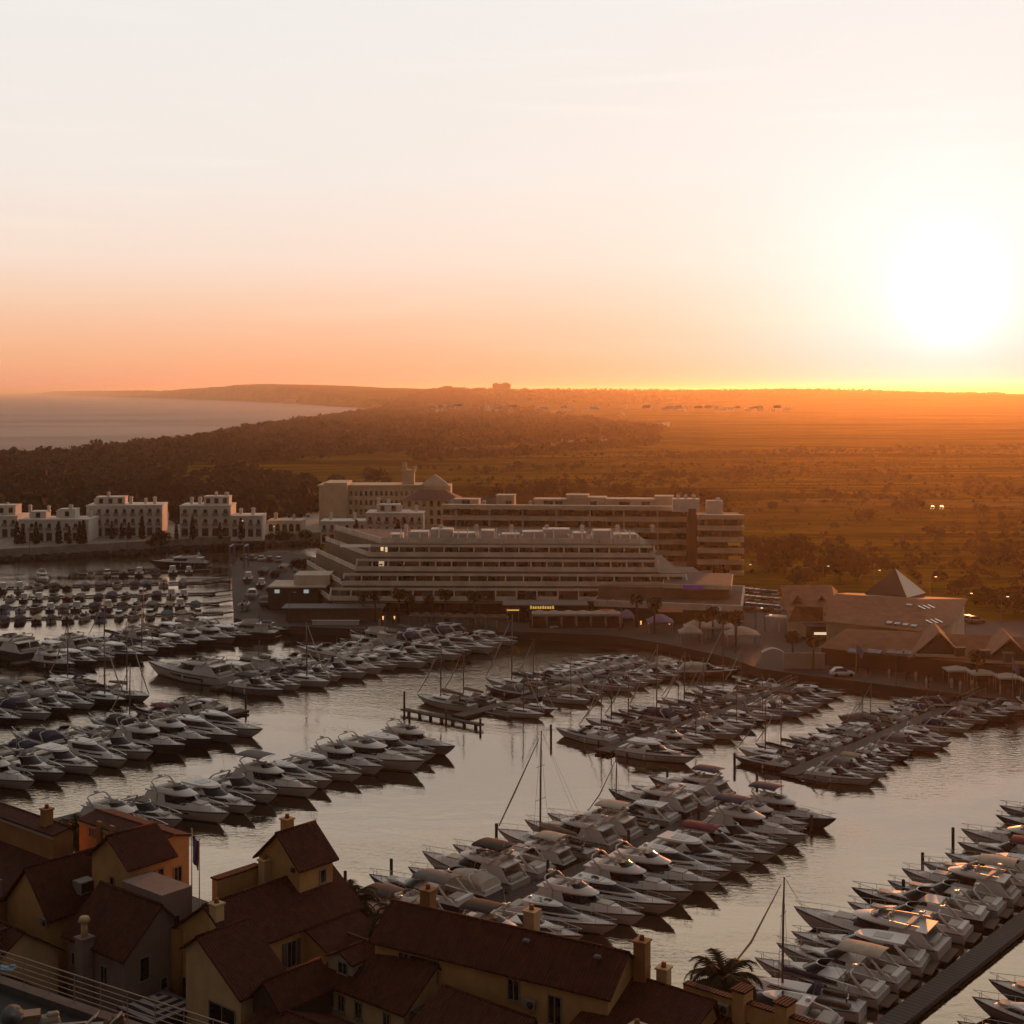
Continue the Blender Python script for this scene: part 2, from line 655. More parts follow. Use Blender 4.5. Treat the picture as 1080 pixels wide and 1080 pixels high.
def wood(name, label_poly, spacing, m, smin=.7, smax=1.25, keep=1.0, ymax=9000):
    """a wood that reads as one mass, filling an area of the survey given by photo pixels of its ground"""
    W = np.array([tuple(at(px, py, 2.5))[:2] for px, py in label_poly])
    x0, y0 = W.min(0)
    x1, y1 = W.max(0)
    n = int((x1 - x0) * (y1 - y0) / spacing ** 2)
    X, Y = nrs.uniform(x0, x1, n), nrs.uniform(y0, y1, n)
    k = in_poly(X, Y, W) & (X > coast_x(Y) + 12) & (nrs.uniform(size=n) < keep)
    k &= (nz(X / 60, Y / 60, 21) > -.32)
    X, Y = X[k], Y[k]
    Z = ground_z(X, Y)
    ok = Z > .4
    X, Y, Z = X[ok], Y[ok], Z[ok]
    n = len(X)
    sc_ = nrs.uniform(smin, smax, n) * (1 + .5 * nz(X / 40, Y / 40, 5)) * np.where(nrs.uniform(size=n) < .12, 1.45, 1.0)
    # the far trees are drawn with fewer, larger clumps
    sel = nrs.randint(0, len(protos), n)
    ang = nrs.uniform(0, 2 * math.pi, n)
    P = np.stack(protos)[sel]
    keepq = 64 if n < 2600 else 40
    P = P[:, :keepq]
    ca, sa = np.cos(ang)[:, None, None], np.sin(ang)[:, None, None]
    x = P[..., 0] * ca - P[..., 1] * sa
    y = P[..., 0] * sa + P[..., 1] * ca
    s3 = sc_[:, None, None]
    V = np.stack([x * s3 + X[:, None, None], y * s3 + Y[:, None, None], P[..., 2] * s3 + Z[:, None, None] - 1.2 * s3], -1).reshape(-1, 3)
    Fc = np.arange(len(V)).reshape(-1, 4)
    o = np_mesh(name, V, Fc, m)
    o['kind'] = 'stuff'
    return n


wood('pine_wood', [(-40, 486), (60, 478), (200, 464), (270, 450), (395, 433), (470, 424), (560, 436), (700, 452), (690, 462), (600, 466), (430, 476), (330, 484), (190, 494), (-40, 510)], 8.5, leaf_dark)
wood('coastal_wood', [(-40, 508), (120, 500), (230, 497), (300, 503), (335, 512), (350, 540), (290, 556), (120, 556), (-40, 556)], 8.5, leaf_dark, .6, 1.1)
wood('field_hedge', [(430, 480), (560, 474), (640, 468), (700, 462), (690, 469), (560, 481), (440, 487)], 9, leaf_dark, .6, 1.0)
wood('hillside_wood', [(395, 431), (470, 424.5), (640, 424.5), (830, 425), (1060, 425), (1060, 428), (830, 429), (640, 434), (470, 430)], 24, leaf_mid, .6, 1.3, .6)
for nm_, yy in (('scattered_scrub', (476, 482)), ('scattered_scrub', (489, 494)), ('scattered_scrub', (502, 512)), ('scattered_scrub', (520, 530))):
    wood(nm_, [(430, yy[0] + 4), (700, yy[0]), (1090, yy[0] - 2), (1090, yy[1]), (700, yy[1] + 2), (430, yy[1] + 3)], 9, leaf_mid, .10, .42, .6)
wood('roadside_scrub', [(770, 575), (1090, 545), (1140, 640), (1090, 655), (1010, 630), (900, 606), (830, 612), (790, 605)], 5.2, leaf_mid, .10, .50, .62)


wood('low_scrub', [(560, 500), (700, 476), (1090, 472), (1090, 545), (800, 570), (700, 540), (560, 522)], 6.5, leaf_dry, .05, .20, .8)
for poly_ in ([(640, 500), (800, 496), (960, 500), (960, 506), (800, 505), (640, 506)], [(520, 512), (700, 506), (700, 513), (520, 520)], [(840, 520), (1090, 515), (1090, 523), (840, 528)], [(690, 478), (1090, 470), (1090, 474), (690, 483)], [(500, 496), (620, 490), (620, 494), (500, 501)]):
    wood('hedgerow', poly_, 8, leaf_mid, .18, .6, .8)


def make_tree(name, R_, Hh, n, leafm, label):
    t = thing(name, label, 'tree')
    mb = MB()
    mb.tube([(0, 0, -.3), (.08, .05, Hh * .25), (-.1, .1, Hh * .55)], [.34, .26, .14], 7)
    for k in range(5):
        a = k * 1.26 + nrs.uniform(-.3, .3)
        mb.tube([(0, 0, Hh * (.28 + .04 * k)), (math.cos(a) * R_ * .3, math.sin(a) * R_ * .3, Hh * .5), (math.cos(a) * R_ * .6, math.sin(a) * R_ * .6, Hh * .66)], [.15, .09, .04], 5)
    mb.build('trunk', bark, t)
    Q = crown_proto(n, R_, Hh, R_ * .105, 11, .75)
    o = np_mesh('crown', Q.reshape(-1, 3), np.arange(n * 4).reshape(-1, 4), leafm)
    adopt(o, t)
    return t


tree_kinds = [make_tree('broad_tree', 4.6, 7.6, 620, leaf_mid, 'x'), make_tree('broad_tree', 3.6, 6.6, 520, leaf_dark, 'x'), make_tree('broad_tree', 5.4, 7.0, 700, leaf_mid, 'x')]
TREES = [  # photo pixel of the foot, height in pixels, what singles it out
    (575, 532, 22, 'tall dark tree behind the back hotel block, left of the rooftop boxes'), (597, 530, 14, 'small round tree behind the back hotel block roof'),
    (543, 529, 13, 'low tree behind the left end of the back hotel block'), (655, 530, 16, 'dark round tree beyond the roof terrace of the back hotel block'),
    (685, 528, 11, 'bushy low tree beyond the middle of the hotel roof'), (720, 535, 17, 'broad tree just left of the white chimney block'),
    (752, 540, 20, 'leaning tree right behind the tall hotel end'), (765, 546, 12, 'small tree filling the gap behind the tall hotel end'),
    (790, 585, 20, 'round tree beside the right wall of the tall hotel'), (828, 606, 44, 'largest tree at the edge of the car park'),
    (806, 600, 16, 'small tree between the hotel end and the large car park tree'), (886, 614, 36, 'dark broad tree behind the left gable of the shopping hall'),
    (905, 612, 26, 'tree behind the shopping hall, left of the glass pyramid'), (862, 612, 22, 'low tree behind the terracotta gable roof'),
    (845, 620, 20, 'bushy tree between the car park and the terracotta gable'), (1056, 600, 26, 'rounded tree in the scrub right of the glass pyramid'),
    (1010, 626, 22, 'small tree close to the tip of the glass pyramid'), (1040, 640, 24, 'bushy tree above the low shop roofs'),
    (1068, 648, 30, 'tree above the far right shop gable'), (1075, 630, 22, 'tree at the right edge above the shop roofs'),
    (985, 570, 16, 'single round bush tree in the open field on the right'), (912, 552, 16, 'lone tree on the field above the large car park tree'),
    (950, 545, 20, 'wide tree by the far road beside the headlights'), (965, 540, 16, 'second tree by the far road, right of the wide one'),
    (1035, 545, 14, 'small tree by the far road near the right edge'), (880, 560, 12, 'little tree in the middle of the grass field'),
    (732, 512, 8, 'tiny lone tree on the far grass field'), (815, 540, 12, 'small roundish tree on the field beyond the tall hotel'),
    (842, 543, 10, 'smaller tree beside the roundish field tree'), (700, 505, 6, 'tiny bush tree far out on the grass'),
    (355, 516, 16, 'tree behind the left end of the pale manor hotel'), (372, 518, 14, 'round tree behind the manor hotel roof'),
    (395, 512, 18, 'tall pair crown tree behind the manor hotel'), (408, 514, 12, 'smaller tree next to the tall one behind the manor'),
    (500, 524, 12, 'low tree right of the manor pediment'), (520, 528, 12, 'dark tree between the manor and the back hotel block'),
    (375, 540, 20, 'dark garden tree in front of the pale manor wall'), (362, 534, 14, 'garden tree at the corner of the manor wing'),
    (447, 562, 16, 'round garden tree right of the white arched villa'), (170, 575, 16, 'dark garden tree between the second and third white houses'),
    (160, 577, 12, 'low garden tree at the end of the second white house'), (300, 574, 14, 'dark tree at the right end of the promenade houses'),
    (322, 572, 14, 'tree by the pale villa on the promenade'), (285, 572, 12, 'small tree behind the promenade wall near the lamp'),
    (232, 587, 14, 'small dark tree on the rocks under the promenade wall'), (318, 606, 18, 'round dark tree at the left foot of the terraced hotel'),
    (735, 606, 12, 'umbrella shaped tree in front of the tall hotel end'), (760, 612, 14, 'broad umbrella tree on the podium end beside the red light'),
]
used = set()
for i, (px, py, hp, lab) in enumerate(TREES):
    k = i % 3
    o = tree_kinds[k] if k not in used else copy_tree(tree_kinds[k])
    used.add(k)
    gz = float(ground_z(0, 340)) if py < 560 else 2.0
    p = at(px, py, 2.2)
    z = float(ground_z(p.x, p.y)) if p.y > 345 else QZ
    if 455 < p.y < 500 and p.x < -40:
        z = 3.6
    s = max(hp, 9) * (1.3 if 515 < py < 550 and 480 < px < 800 else 1.0) * p.y / F / 7.4
    o.location = (p.x, p.y, z)
    o.scale = (s * rng.uniform(.95, 1.25), s * rng.uniform(.95, 1.25), s)
    o.rotation_euler.z = rng.uniform(0, 6.28)
    tag(o, lab, 'tree', 'trees round the marina and in the fields')

# country road with its crash-barrier line across the fields
road = [at(790, 537), at(900, 536.5), at(1000, 537), at(1100, 538)]
mb = MB()
for a_, b_ in zip(road, road[1:]):
    za, zb = float(ground_z(a_.x, a_.y)) + .25, float(ground_z(b_.x, b_.y)) + .25
    mb.quad((a_.x, a_.y - 5, za), (b_.x, b_.y - 5, zb), (b_.x, b_.y + 5, zb), (a_.x, a_.y + 5, za))
o = mb.build('country_road', mat('far asphalt', (.05, .042, .034), .95, spec=.05))
o['kind'] = 'structure'
# ------------------------------------------------------------------ buildings round the far side of the harbour
white_wall = mat('white render', (.74, .67, .59), .9, var=.22, scale=.35)
cream_wall = mat('cream render', (.60, .49, .33), .9, var=.22, scale=.35)
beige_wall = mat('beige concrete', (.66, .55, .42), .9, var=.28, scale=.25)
recess_wall = mat('shaded balcony wall', (.20, .15, .105), .9, var=.3, scale=.3)  # shade of the balcony recesses put into the wall colour
dark_glass = mat('dark window glass', (.012, .012, .013), .12, spec=.6)
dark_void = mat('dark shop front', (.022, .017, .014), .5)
grey_trim = mat('grey trim', (.24, .22, .20), .8)
tile_far = mat('far clay tiles', (.25, .105, .040), .85, var=.35, scale=.6, bump=.4, bscale=3)
tile_dark = mat('dark far tiles', (.10, .045, .028), .85, var=.3, scale=.6)
metal_pole = mat('painted metal pole', (.30, .26, .22), .5)


def share(src, parent, loc, rz=0.0, name=None):
    """another part with the same mesh"""
    o = src.copy()
    if name:
        o.name = name
    COL.objects.link(o)
    adopt(o, parent)
    o.location = loc
    o.rotation_euler.z = rz
    return o


class Parts:
    """repeated small parts of one building, one mesh each, shared"""
    cache = {}

    @classmethod
    def win(cls, parent, loc, w, h, rz=0.0, name='window', m=None, arch=False, deep=.12):
        key = (round(w, 2), round(h, 2), name, m.name if m else '', arch)
        if key not in cls.cache:
            mb = MB()
            if arch:
                n = 6
                prof = [(-w / 2, 0), (w / 2, 0), (w / 2, h - w / 2)] + [(w / 2 * math.cos(math.pi * k / n), h - w / 2 + w / 2 * math.sin(math.pi * k / n)) for k in range(1, n)] + [(-w / 2, h - w / 2)]
                N = len(prof)
                mb.add([(x, -deep / 2, z - h / 2) for x, z in prof] + [(x, deep / 2, z - h / 2) for x, z in prof],
                       [tuple(range(N)), tuple(reversed(range(N, 2 * N)))] + [(k, N + k, N + (k + 1) % N, (k + 1) % N) for k in range(N)])
            else:
                mb.box((0, 0, 0), (w, deep, h))
            o = mb.build(name, m or dark_glass, parent, loc, rz)
            cls.cache[key] = o
            return o
        return share(cls.cache[key], parent, loc, rz)


def chimney_mb(mb, x, y, z, w=.9, h=1.5):
    mb.box((x, y, z + h / 2), (w, w, h))
    mb.box((x, y, z + h + .12), (w * 1.3, w * 1.3, .2))
    mb.box((x, y, z + h + .37), (w * .8, w * .8, .3))
    return mb


def villa(name, label, x0, x1, Y, zb, floors, wallm, cols, rz=0.0, depth=11, attic=(), arch_ground=True, fh=3.1, group='white houses along the promenade', chim=3, arches=True, balc=True):
    """rendered terrace house: front of length x1-x0 facing the harbour"""
    L = x1 - x0
    t = thing(name, label, 'building', ((x0 + x1) / 2, Y, zb), rz, group)
    Hh = floors * fh + .2
    w = MB().box((0, depth / 2, Hh / 2 - .6), (L, depth, Hh + 1.2))
    w.box((0, depth / 2, Hh + .25), (L + .3, depth + .3, .5))
    for (ax, aw, ah, ad) in attic:
        w.box((ax, depth * .55, Hh + .5 + ah / 2), (aw, ad, ah))
        w.box((ax, depth * .55, Hh + .5 + ah + .1), (aw + .3, ad + .3, .22))
    w.build('wall', wallm, t)
    for (ax, aw, ah, ad) in attic:
        for k in range(max(1, int(aw / 2.6))):
            Parts.win(t, (ax - aw / 2 + (k + .5) * aw / max(1, int(aw / 2.6)), depth * .55 - ad / 2, Hh + .5 + ah * .5), 1.3, 1.6)
    for k in range(chim):
        cx = -L / 2 + L * (k + .5 + rng.uniform(-.25, .25)) / chim
        chimney_mb(MB(), cx, depth * rng.uniform(.35, .7), Hh + .4 + (1.8 if any(abs(cx - a[0]) < a[1] / 2 for a in attic) else 0), rng.uniform(.7, 1.1), rng.uniform(1.3, 2.0)).build('chimney', wallm, t)
    for f in range(floors):
        z = f * fh + 1.65
        for k in range(cols):
            x = -L / 2 + L * (k + .5) / cols
            g_ = f == 0 and arch_ground
            Parts.win(t, (x, 0, z + (-.2 if g_ else 0)), L / cols * (.62 if g_ else .42), 2.5 if g_ else 1.9, arch=arches and (f == floors - 1 or not g_))
        if balc and f > 0:
            for k in range(cols):
                x = -L / 2 + L * (k + .5) / cols
                MB().box((x, -.45, f * fh + .55), (L / cols * .62, .85, .12)).box((x, -.86, f * fh + .95), (L / cols * .62, .06, .75)).build('balcony', grey_trim, t)
    return t


def X(px, Y):
    return (px - 540) / F * Y


# white terrace houses behind the promenade, left to right
villa('terrace_house', 'white house cut by the left edge of the photo, with one row of balconies', X(-60, 452), X(18, 452), 452, 3.6, 2, white_wall, 9, .02, 12, ((4, 12, 2.9, 6),), chim=3)
villa('terrace_house', 'long white house with ground floor arcade and a row of dark cypresses in front', X(20, 440), X(93, 440), 440, 3.6, 2, white_wall, 8, .03, 12, ((-6, 5, 1.9, 5), (3, 5, 2.6, 5)), chim=5)
villa('terrace_house', 'white three storey house just right of the arcade house', X(94, 458), X(172, 458), 456, 3.6, 3, white_wall, 9, .10, 12, ((-5, 9, 2.2, 6),), chim=5)
villa('terrace_house', 'tall white house with square plain left wall and a top floor loggia', X(190, 455), X(243, 455), 455, 3.6, 3, white_wall, 5, .05, 12, ((3, 8, 2.4, 6),), chim=4)
villa('terrace_house', 'small low white house leaning on the right side of the tall loggia house', X(243, 452), X(276, 452), 453, 3.6, 2, white_wall, 4, .05, 10, (), chim=2)
villa('terrace_house', 'low brown house half hidden by dark trees right of the small white house', X(282, 470), X(318, 470), 470, 3.6, 1, beige_wall, 5, .0, 9, (), chim=2)
villa('arched_villa', 'white villa with two rows of arched windows in front of the manor hotel', X(386, 440), X(430, 440), 440, 2.5, 3, white_wall, 5, .0, 12, ((0, 7, 2.0, 5),), chim=3, group='villas below the manor hotel')
villa('arched_villa', 'low white wing on the left of the arched villa', X(338, 446), X(386, 446), 446, 2.5, 2, white_wall, 6, .0, 9, (), chim=2, group='villas below the manor hotel')
villa('arched_villa', 'narrow tall white house stuck to the right side of the arched villa', X(430, 438), X(446, 438), 439, 2.5, 3, white_wall, 2, .0, 9, (), chim=1, group='villas below the manor hotel')

# manor hotel
t = thing('manor_hotel', 'pale cream manor hotel with bell turret and white pediment at the edge of the fields', 'hotel', (X(408, 490), 490, 2.3))
w = MB()
w.box((-2, 8, 6.8), (43, 14, 16.4))
w.box((-17.5, 6, 7.6), (8, 16, 17.6))
w.box((17.5, 5.5, 7.0), (9, 14, 16.6))
w.box((-2, 8, 15.2), (44, 14.6, .5))
w.build('wall', cream_wall, t)
tw = MB().box((7, 7, 17.6), (4.2, 4.2, 4.6)).box((7, 7, 20.2), (5, 5, .5)).box((5.6, 7, 21.6), (1.5, 1.6, 2.6)).box((9.0, 7, 20.9), (1.3, 1.6, 1.4))
tw.build('bell_turret', cream_wall, t)
pd = MB()
pd.add([(11.5, 1, 15.4), (21.5, 1, 15.4), (16.5, 1, 19.2), (11.5, 3.0, 15.4), (21.5, 3.0, 15.4), (16.5, 3.0, 19.2)], [(0, 1, 2), (5, 4, 3), (0, 2, 5, 3), (1, 4, 5, 2), (0, 3, 4, 1)])
pd.build('pediment', white_wall, t)
for f in range(4):
    for k in range(15):
        xx = -12.5 + k * 1.75
        if abs(xx - 16.5) > 5.4:
            Parts.win(t, (xx, 1.0, 3.0 + f * 3.2), .85, 1.7, arch=f == 3)
# lower wing with the dark hipped roof
t = thing('hipped_wing', 'cream hotel wing with dark hipped roof in front of the manor pediment', 'hotel', (X(455, 462), 462, 2.3))
MB().box((0, 6, 6.0), (17.5, 12, 13.6)).build('wall', cream_wall, t)
hp = MB().add([(-9.5, -1, 12.6), (9.5, -1, 12.6), (9.5, 13, 12.6), (-9.5, 13, 12.6), (-4, 6, 15.4), (4, 6, 15.4)], [(0, 1, 5, 4), (1, 2, 5), (2, 3, 4, 5), (3, 0, 4), (3, 2, 1, 0)])
hp.build('roof', tile_dark, t)
for f in range(4):
    for k in range(7):
        Parts.win(t, (-7.2 + k * 2.4, 0, 2.6 + f * 2.9), 1.1, 1.8, arch=f > 1)
t = thing('tiled_annexe', 'long low building with a brown tiled roof right of the hipped wing', 'building', (X(505, 470), 470, 2.3))
MB().box((0, 6, 4.5), (22, 10, 10)).build('wall', cream_wall, t)
MB().add([(-12, 0, 9.5), (12, 0, 9.5), (12, 6, 12.4), (-12, 6, 12.4), (12, 12, 9.5), (-12, 12, 9.5)], [(0, 1, 2, 3), (3, 2, 4, 5), (0, 3, 5), (1, 4, 2), (5, 4, 1, 0)]).build('roof', tile_dark, t)
for k in range(8):
    Parts.win(t, (-9 + k * 2.5, 1, 6), 1.1, 1.8)

# back hotel block with flat roof
t = thing('hotel_block', 'long flat roofed hotel block standing behind the stepped terraces', 'hotel', (X(466, 392), 392, 2.0), -.10)
L = X(730, 385) - X(466, 392)
w = MB().box((L / 2, 9, 7.2), (L, 14, 16.4))
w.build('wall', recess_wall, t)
FB = 3.05
for f in range(6):
    b = MB()
    ztop = 1.1 + f * FB
    x0 = 0 if f < 5 else 0
    b.box((L / 2, .55, ztop), (L, 2.9, 1.15))
    b.build('balcony_band', beige_wall, t)
for f in range(5):
    for k in range(26):
        if (k * 7 + f * 3) % 5 != 0:
            Parts.win(t, (1.6 + k * 2.6, 2.0, 2.75 + f * FB), 1.5 if (k + f) % 3 else 2.2, 1.7)
for k in range(0, 8):
    MB().box((4 + k * 9.2, .62, 7.6), (.35, 2.7, 15.6)).build('party_wall', beige_wall, t)
for (cx, wd, hh, dp) in ((6, 7, 2.2, 5), (17, 5, 3.4, 5), (30, 10, 2.4, 6), (37, 6, 3.6, 5), (41, 8, 3.0, 6), (52, 14, 2.6, 6), (61, 5, 3.4, 5)):
    MB().box((cx, 8, 15.6 + hh / 2), (wd, dp, hh)).box((cx, 8, 15.6 + hh + .1), (wd + .3, dp + .3, .22)).build('penthouse', beige_wall, t)
for (cx, cw) in ((6, 2.2), (18, 1.5), (29, 2.5), (32, 2), (41.5, 2.0), (50, 3.0), (56, 2.4)):
    Parts.win(t, (cx, 5.0, 17.0), cw, 1.4)
for cx in (2, 11, 24, 33, 46, 58):
    chimney_mb(MB(), cx, 6, 15.6, .9, 1.6).build('chimney', white_wall, t)

t = thing('hotel_tower', 'taller hotel end with balconies on the right, next to a dark stair slot', 'hotel', (X(735, 372), 372, 1.6), -.06)
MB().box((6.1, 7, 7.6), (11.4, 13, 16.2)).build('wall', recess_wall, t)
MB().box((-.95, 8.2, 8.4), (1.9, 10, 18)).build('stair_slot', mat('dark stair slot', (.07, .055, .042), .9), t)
for f in range(6):
    MB().box((6.1, -.4, 1.0 + f * 2.95), (12.0, 2.6, 1.15)).build('balcony_band', beige_wall, t)
for f in range(5):
    for k, (xx, ww) in enumerate(((1.3, 1.2), (4.2, 2.6), (6.6, 1.0), (9.6, 2.0))):
        Parts.win(t, (xx, .5, 2.6 + f * 2.95), ww, 1.7)
MB().box((5.0, 6, 17.7), (4.2, 4, 3.6)).box((6.0, 6, 19.8), (1.0, 1.2, .9)).build('lift_housing', white_wall, t)
MB().box((-2.5, 7, 18.2), (7, 5, 3.4)).build('roof_housing', white_wall, t)
for k in range(3):
    chimney_mb(MB(), -4.6 + k * 2.1, 6, 19.9, .8, .7).build('chimney', white_wall, t)
for (xx, zz) in ((9.4, 9.2), (9.6, 5.6)):
    MB().add([(xx - 1.6, -1.8, zz), (xx + 1.6, -1.8, zz), (xx + 1.6, -3.0, zz - .7), (xx - 1.6, -3.0, zz - .7)], [(0, 1, 2, 3)]).build('awning', mat('yellow awning', (.62, .36, .05), .8), t)

# stepped terraces in front
t = thing('terraced_hotel', 'long stepped hotel of white balcony terraces facing the marina', 'hotel', (0, 0, QZ))
FL, FR_, BL, BR = (-39.5, 308), (46.5, 306), (-55, 352), (46, 350)
tops = [765, 765, 728, 701, 699, 686]
fz = [0, 3.1, 6.1, 9.0, 11.9, 14.8]
lightv = mat('terrace parapet', (.78, .67, .54), .9, var=.3, scale=.3)


def plate(k):
    s = 2.15 * max(0, k - 1) + (0 if k else 1.8)
    l_ = 2.6 * max(0, k - 1)
    xr = X(tops[k], 308) - .3 * k
    return [(FL[0] + l_, FL[1] + s), (xr, FR_[1] + s), (xr - 1, 346), (FL[0] + l_ * .8 - 13.2 + .2 * k, 348)]


for k in range(6):
    p = plate(k)
    (ax, ay), (bx, by), (cx, cy), (dx, dy) = p
    z = fz[k]
    fl = MB()
    MB().prism(p, z - .18, z + .14).build('terrace_floor', mat('terrace floor tiles', (.17, .125, .09), .9, var=.3, scale=.5) if k < 5 else beige_wall, t)
    # parapet along the front and the left flank
    n1 = 19
    for i in range(n1):
        if k == 1 and 5 < i < 17 and i % 2:
            continue
        xa, xb = ax + (bx - ax) * i / n1, ax + (bx - ax) * (i + 1) / n1
        ya, yb2 = ay + (by - ay) * i / n1, ay + (by - ay) * (i + 1) / n1
        if k:
            fl.box(((xa + xb) / 2, (ya + yb2) / 2 + .1, z + .5 + .14), (xb - xa - .12, .2, 1.0))
    if k:
        ang = math.atan2(dy - ay, dx - ax)
        ll = math.hypot(dx - ax, dy - ay)
        fl.box(((ax + dx) / 2 + .1, (ay + dy) / 2, z + .64), (ll, .2, 1.0), ang)
    if k:
        fl.build('parapet', lightv, t)
    if k < 6:
        w = MB()
        q = [(ax + 2.3, ay + 2.5), (bx - .8, by + 2.5), (cx - .8, cy - .5), (dx + 2.3, dy - .5)]
        top = fz[k + 1] - .19 if k < 5 else fz[k] + .1
        if k < 5:
            w.prism(q, z + .15, top)
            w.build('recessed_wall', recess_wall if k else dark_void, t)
            # pale beam under the slab above, and a planter line on the wall
            MB().box(((q[0][0] + q[1][0]) / 2 - .9, (q[0][1] + q[1][1]) / 2 - 1.5, top - .30), (q[1][0] - q[0][0] + 2.2, .25, .52), math.atan2(q[1][1] - q[0][1], q[1][0] - q[0][0])).build('lintel_band', lightv, t)
            nw = 22
            for i in range(nw):
                if (i * 5 + k * 3) % 4 == 0:
                    continue
                xx = q[0][0] + (q[1][0] - q[0][0]) * (i + .5) / nw
                yy = q[0][1] + (q[1][1] - q[0][1]) * (i + .5) / nw
                Parts.win(t, (xx, yy, z + 1.45), (q[1][0] - q[0][0]) / nw * (.42 + .3 * ((i * 7 + k) % 3 == 0)), 2.0, name='terrace_window')
            for i in range(0, n1 + 1):
                fn = MB()
                xx = ax + (bx - ax) * i / n1
                yy = ay + (by - ay) * i / n1
                hh = top - z - .16
                # sloping party walls between the balconies
                a1 = (xx, yy + .25, z + .15)
                fn.add([(xx - .13, yy + .25, z + .15), (xx - .13, yy + 2.5, z + .15), (xx - .13, yy + 2.5, z + hh), (xx - .13, yy + .6, z + 1.3),
                        (xx + .13, yy + .25, z + .15), (xx + .13, yy + 2.5, z + .15), (xx + .13, yy + 2.5, z + hh), (xx + .13, yy + .6, z + 1.3)],
                       [(3, 2, 1, 0), (4, 5, 6, 7), (0, 4, 7, 3), (3, 7, 6, 2)])
                if k:
                    fn.build('party_wall', lightv, t)
# roof pieces on the top terrace
p5 = plate(5)
for i in range(11):
    xx = p5[0][0] + 3 + i * (p5[1][0] - p5[0][0] - 6) / 10
    hh = 1.5 + (i * 37 % 5) * .28
    MB().box((xx, p5[0][1] + 5.5, fz[5] + hh / 2 + .1), (3.0 + (i * 13 % 4), 4.5, hh)).build('penthouse', white_wall, t)
    MB().box((xx + 2.6, p5[0][1] + 2.0, fz[5] + .9), (.3, 3.2, 1.6)).build('party_wall', white_wall, t)
for i in range(8):
    xx = p5[0][0] + 5 + i * 8
    chimney_mb(MB(), xx, p5[0][1] + 6, fz[5] + 1.8, .8, 1.2).build('chimney', white_wall, t)
for (px_, zz, hh) in ((418, 3.3, 2.2), (395, 6.3, 2.0), (440, .3, 2.4)):
    pass
MB().prism([(p5[0][0] + .4, p5[0][1] + .5), (p5[1][0] - .4, p5[1][1] + .5), (p5[2][0] - .4, p5[2][1] - .4), (p5[3][0] + .4, p5[3][1] - .4)], fz[5] + .144, fz[5] + .20).build('roof_deck', MATS['dark roof deck'] if 'dark roof deck' in MATS else mat('dark roof deck', (.07, .055, .045), .9, var=.3, scale=.5), t)
for i in range(26):
    xx = p5[0][0] + 2 + i * (p5[1][0] - p5[0][0] - 4) / 25
    if i % 4 != 2:
        MB().add([(xx - .12, p5[0][1] + .3, fz[5] + .2), (xx - .12, p5[0][1] + 3.6, fz[5] + .2), (xx - .12, p5[0][1] + 3.6, fz[5] + 2.2 + .4 * (i % 3)), (xx + .12, p5[0][1] + .3, fz[5] + .2), (xx + .12, p5[0][1] + 3.6, fz[5] + .2), (xx + .12, p5[0][1] + 3.6, fz[5] + 2.2 + .4 * (i % 3))], [(2, 1, 0), (3, 4, 5), (0, 3, 5, 2), (1, 2, 5, 4)]).build('party_wall', lightv, t)
# plants along the terrace edges, and a few rooms already lit
prs = np.random.RandomState(3)
for k in range(1, 5):
    p = plate(k)
    bl = []
    for i in range(60):
        tt = prs.uniform()
        if prs.uniform() < .42:
            q_ = prs.uniform(.25, .6)
            bl.append((p[0][0] + (p[1][0] - p[0][0]) * tt, p[0][1] + (p[1][1] - p[0][1]) * tt + prs.uniform(.5, 1.5), fz[k] + 1.0 + prs.uniform(-.2, .5), q_ * 1.6, q_, q_))
    Q = crown_quads(len(bl) * 16, bl, .22)
    o = np_mesh('terrace_planting', Q.reshape(-1, 3), np.arange(len(Q) * 4).reshape(-1, 4), leaf_mid)
    adopt(o, t)
    o['kind'] = 'stuff'
lit_room = mat('lit room', (.8, .7, .5), .5, emit=(1.0, .74, .44), estr=.42)
for (px_, k) in ((392, 5), (376, 4), (403, 3), (520, 2), (655, 1)):
    yy = plate(k if k < 5 else 4)[0][1] + 2.42
    xx = max(X(px_, yy), plate(min(k, 4))[0][0] + 3.2)
    Parts.win(t, (xx, yy, fz[min(k, 4)] + 1.5), 1.5, 1.3, name='lit_window', m=lit_room)
# conservatory glass and awnings seen as pale sheets on the terraces
for i, (a, b_, k, m_) in enumerate(((330, 358, 4, 'x'), (420, 455, 2, 'x'), (568, 592, 2, 'x'), (600, 640, 2, 'x'), (640, 690, 1, 'x'), (500, 530, 2, 'x'))):
    yy = plate(k)[0][1]
    x0, x1 = X(a, yy), X(b_, yy)
    x0 = max(x0, plate(k)[0][0] + .5)
    z = fz[k] + 2.5
    MB().add([(x0, yy + .4, z - .35), (x1, yy + .4, z - .35), (x1, yy + 2.4, z + .1), (x0, yy + 2.4, z + .1)], [(0, 1, 2, 3)]).build('awning', mat('pale canvas', (.55, .49, .42), .8), t)

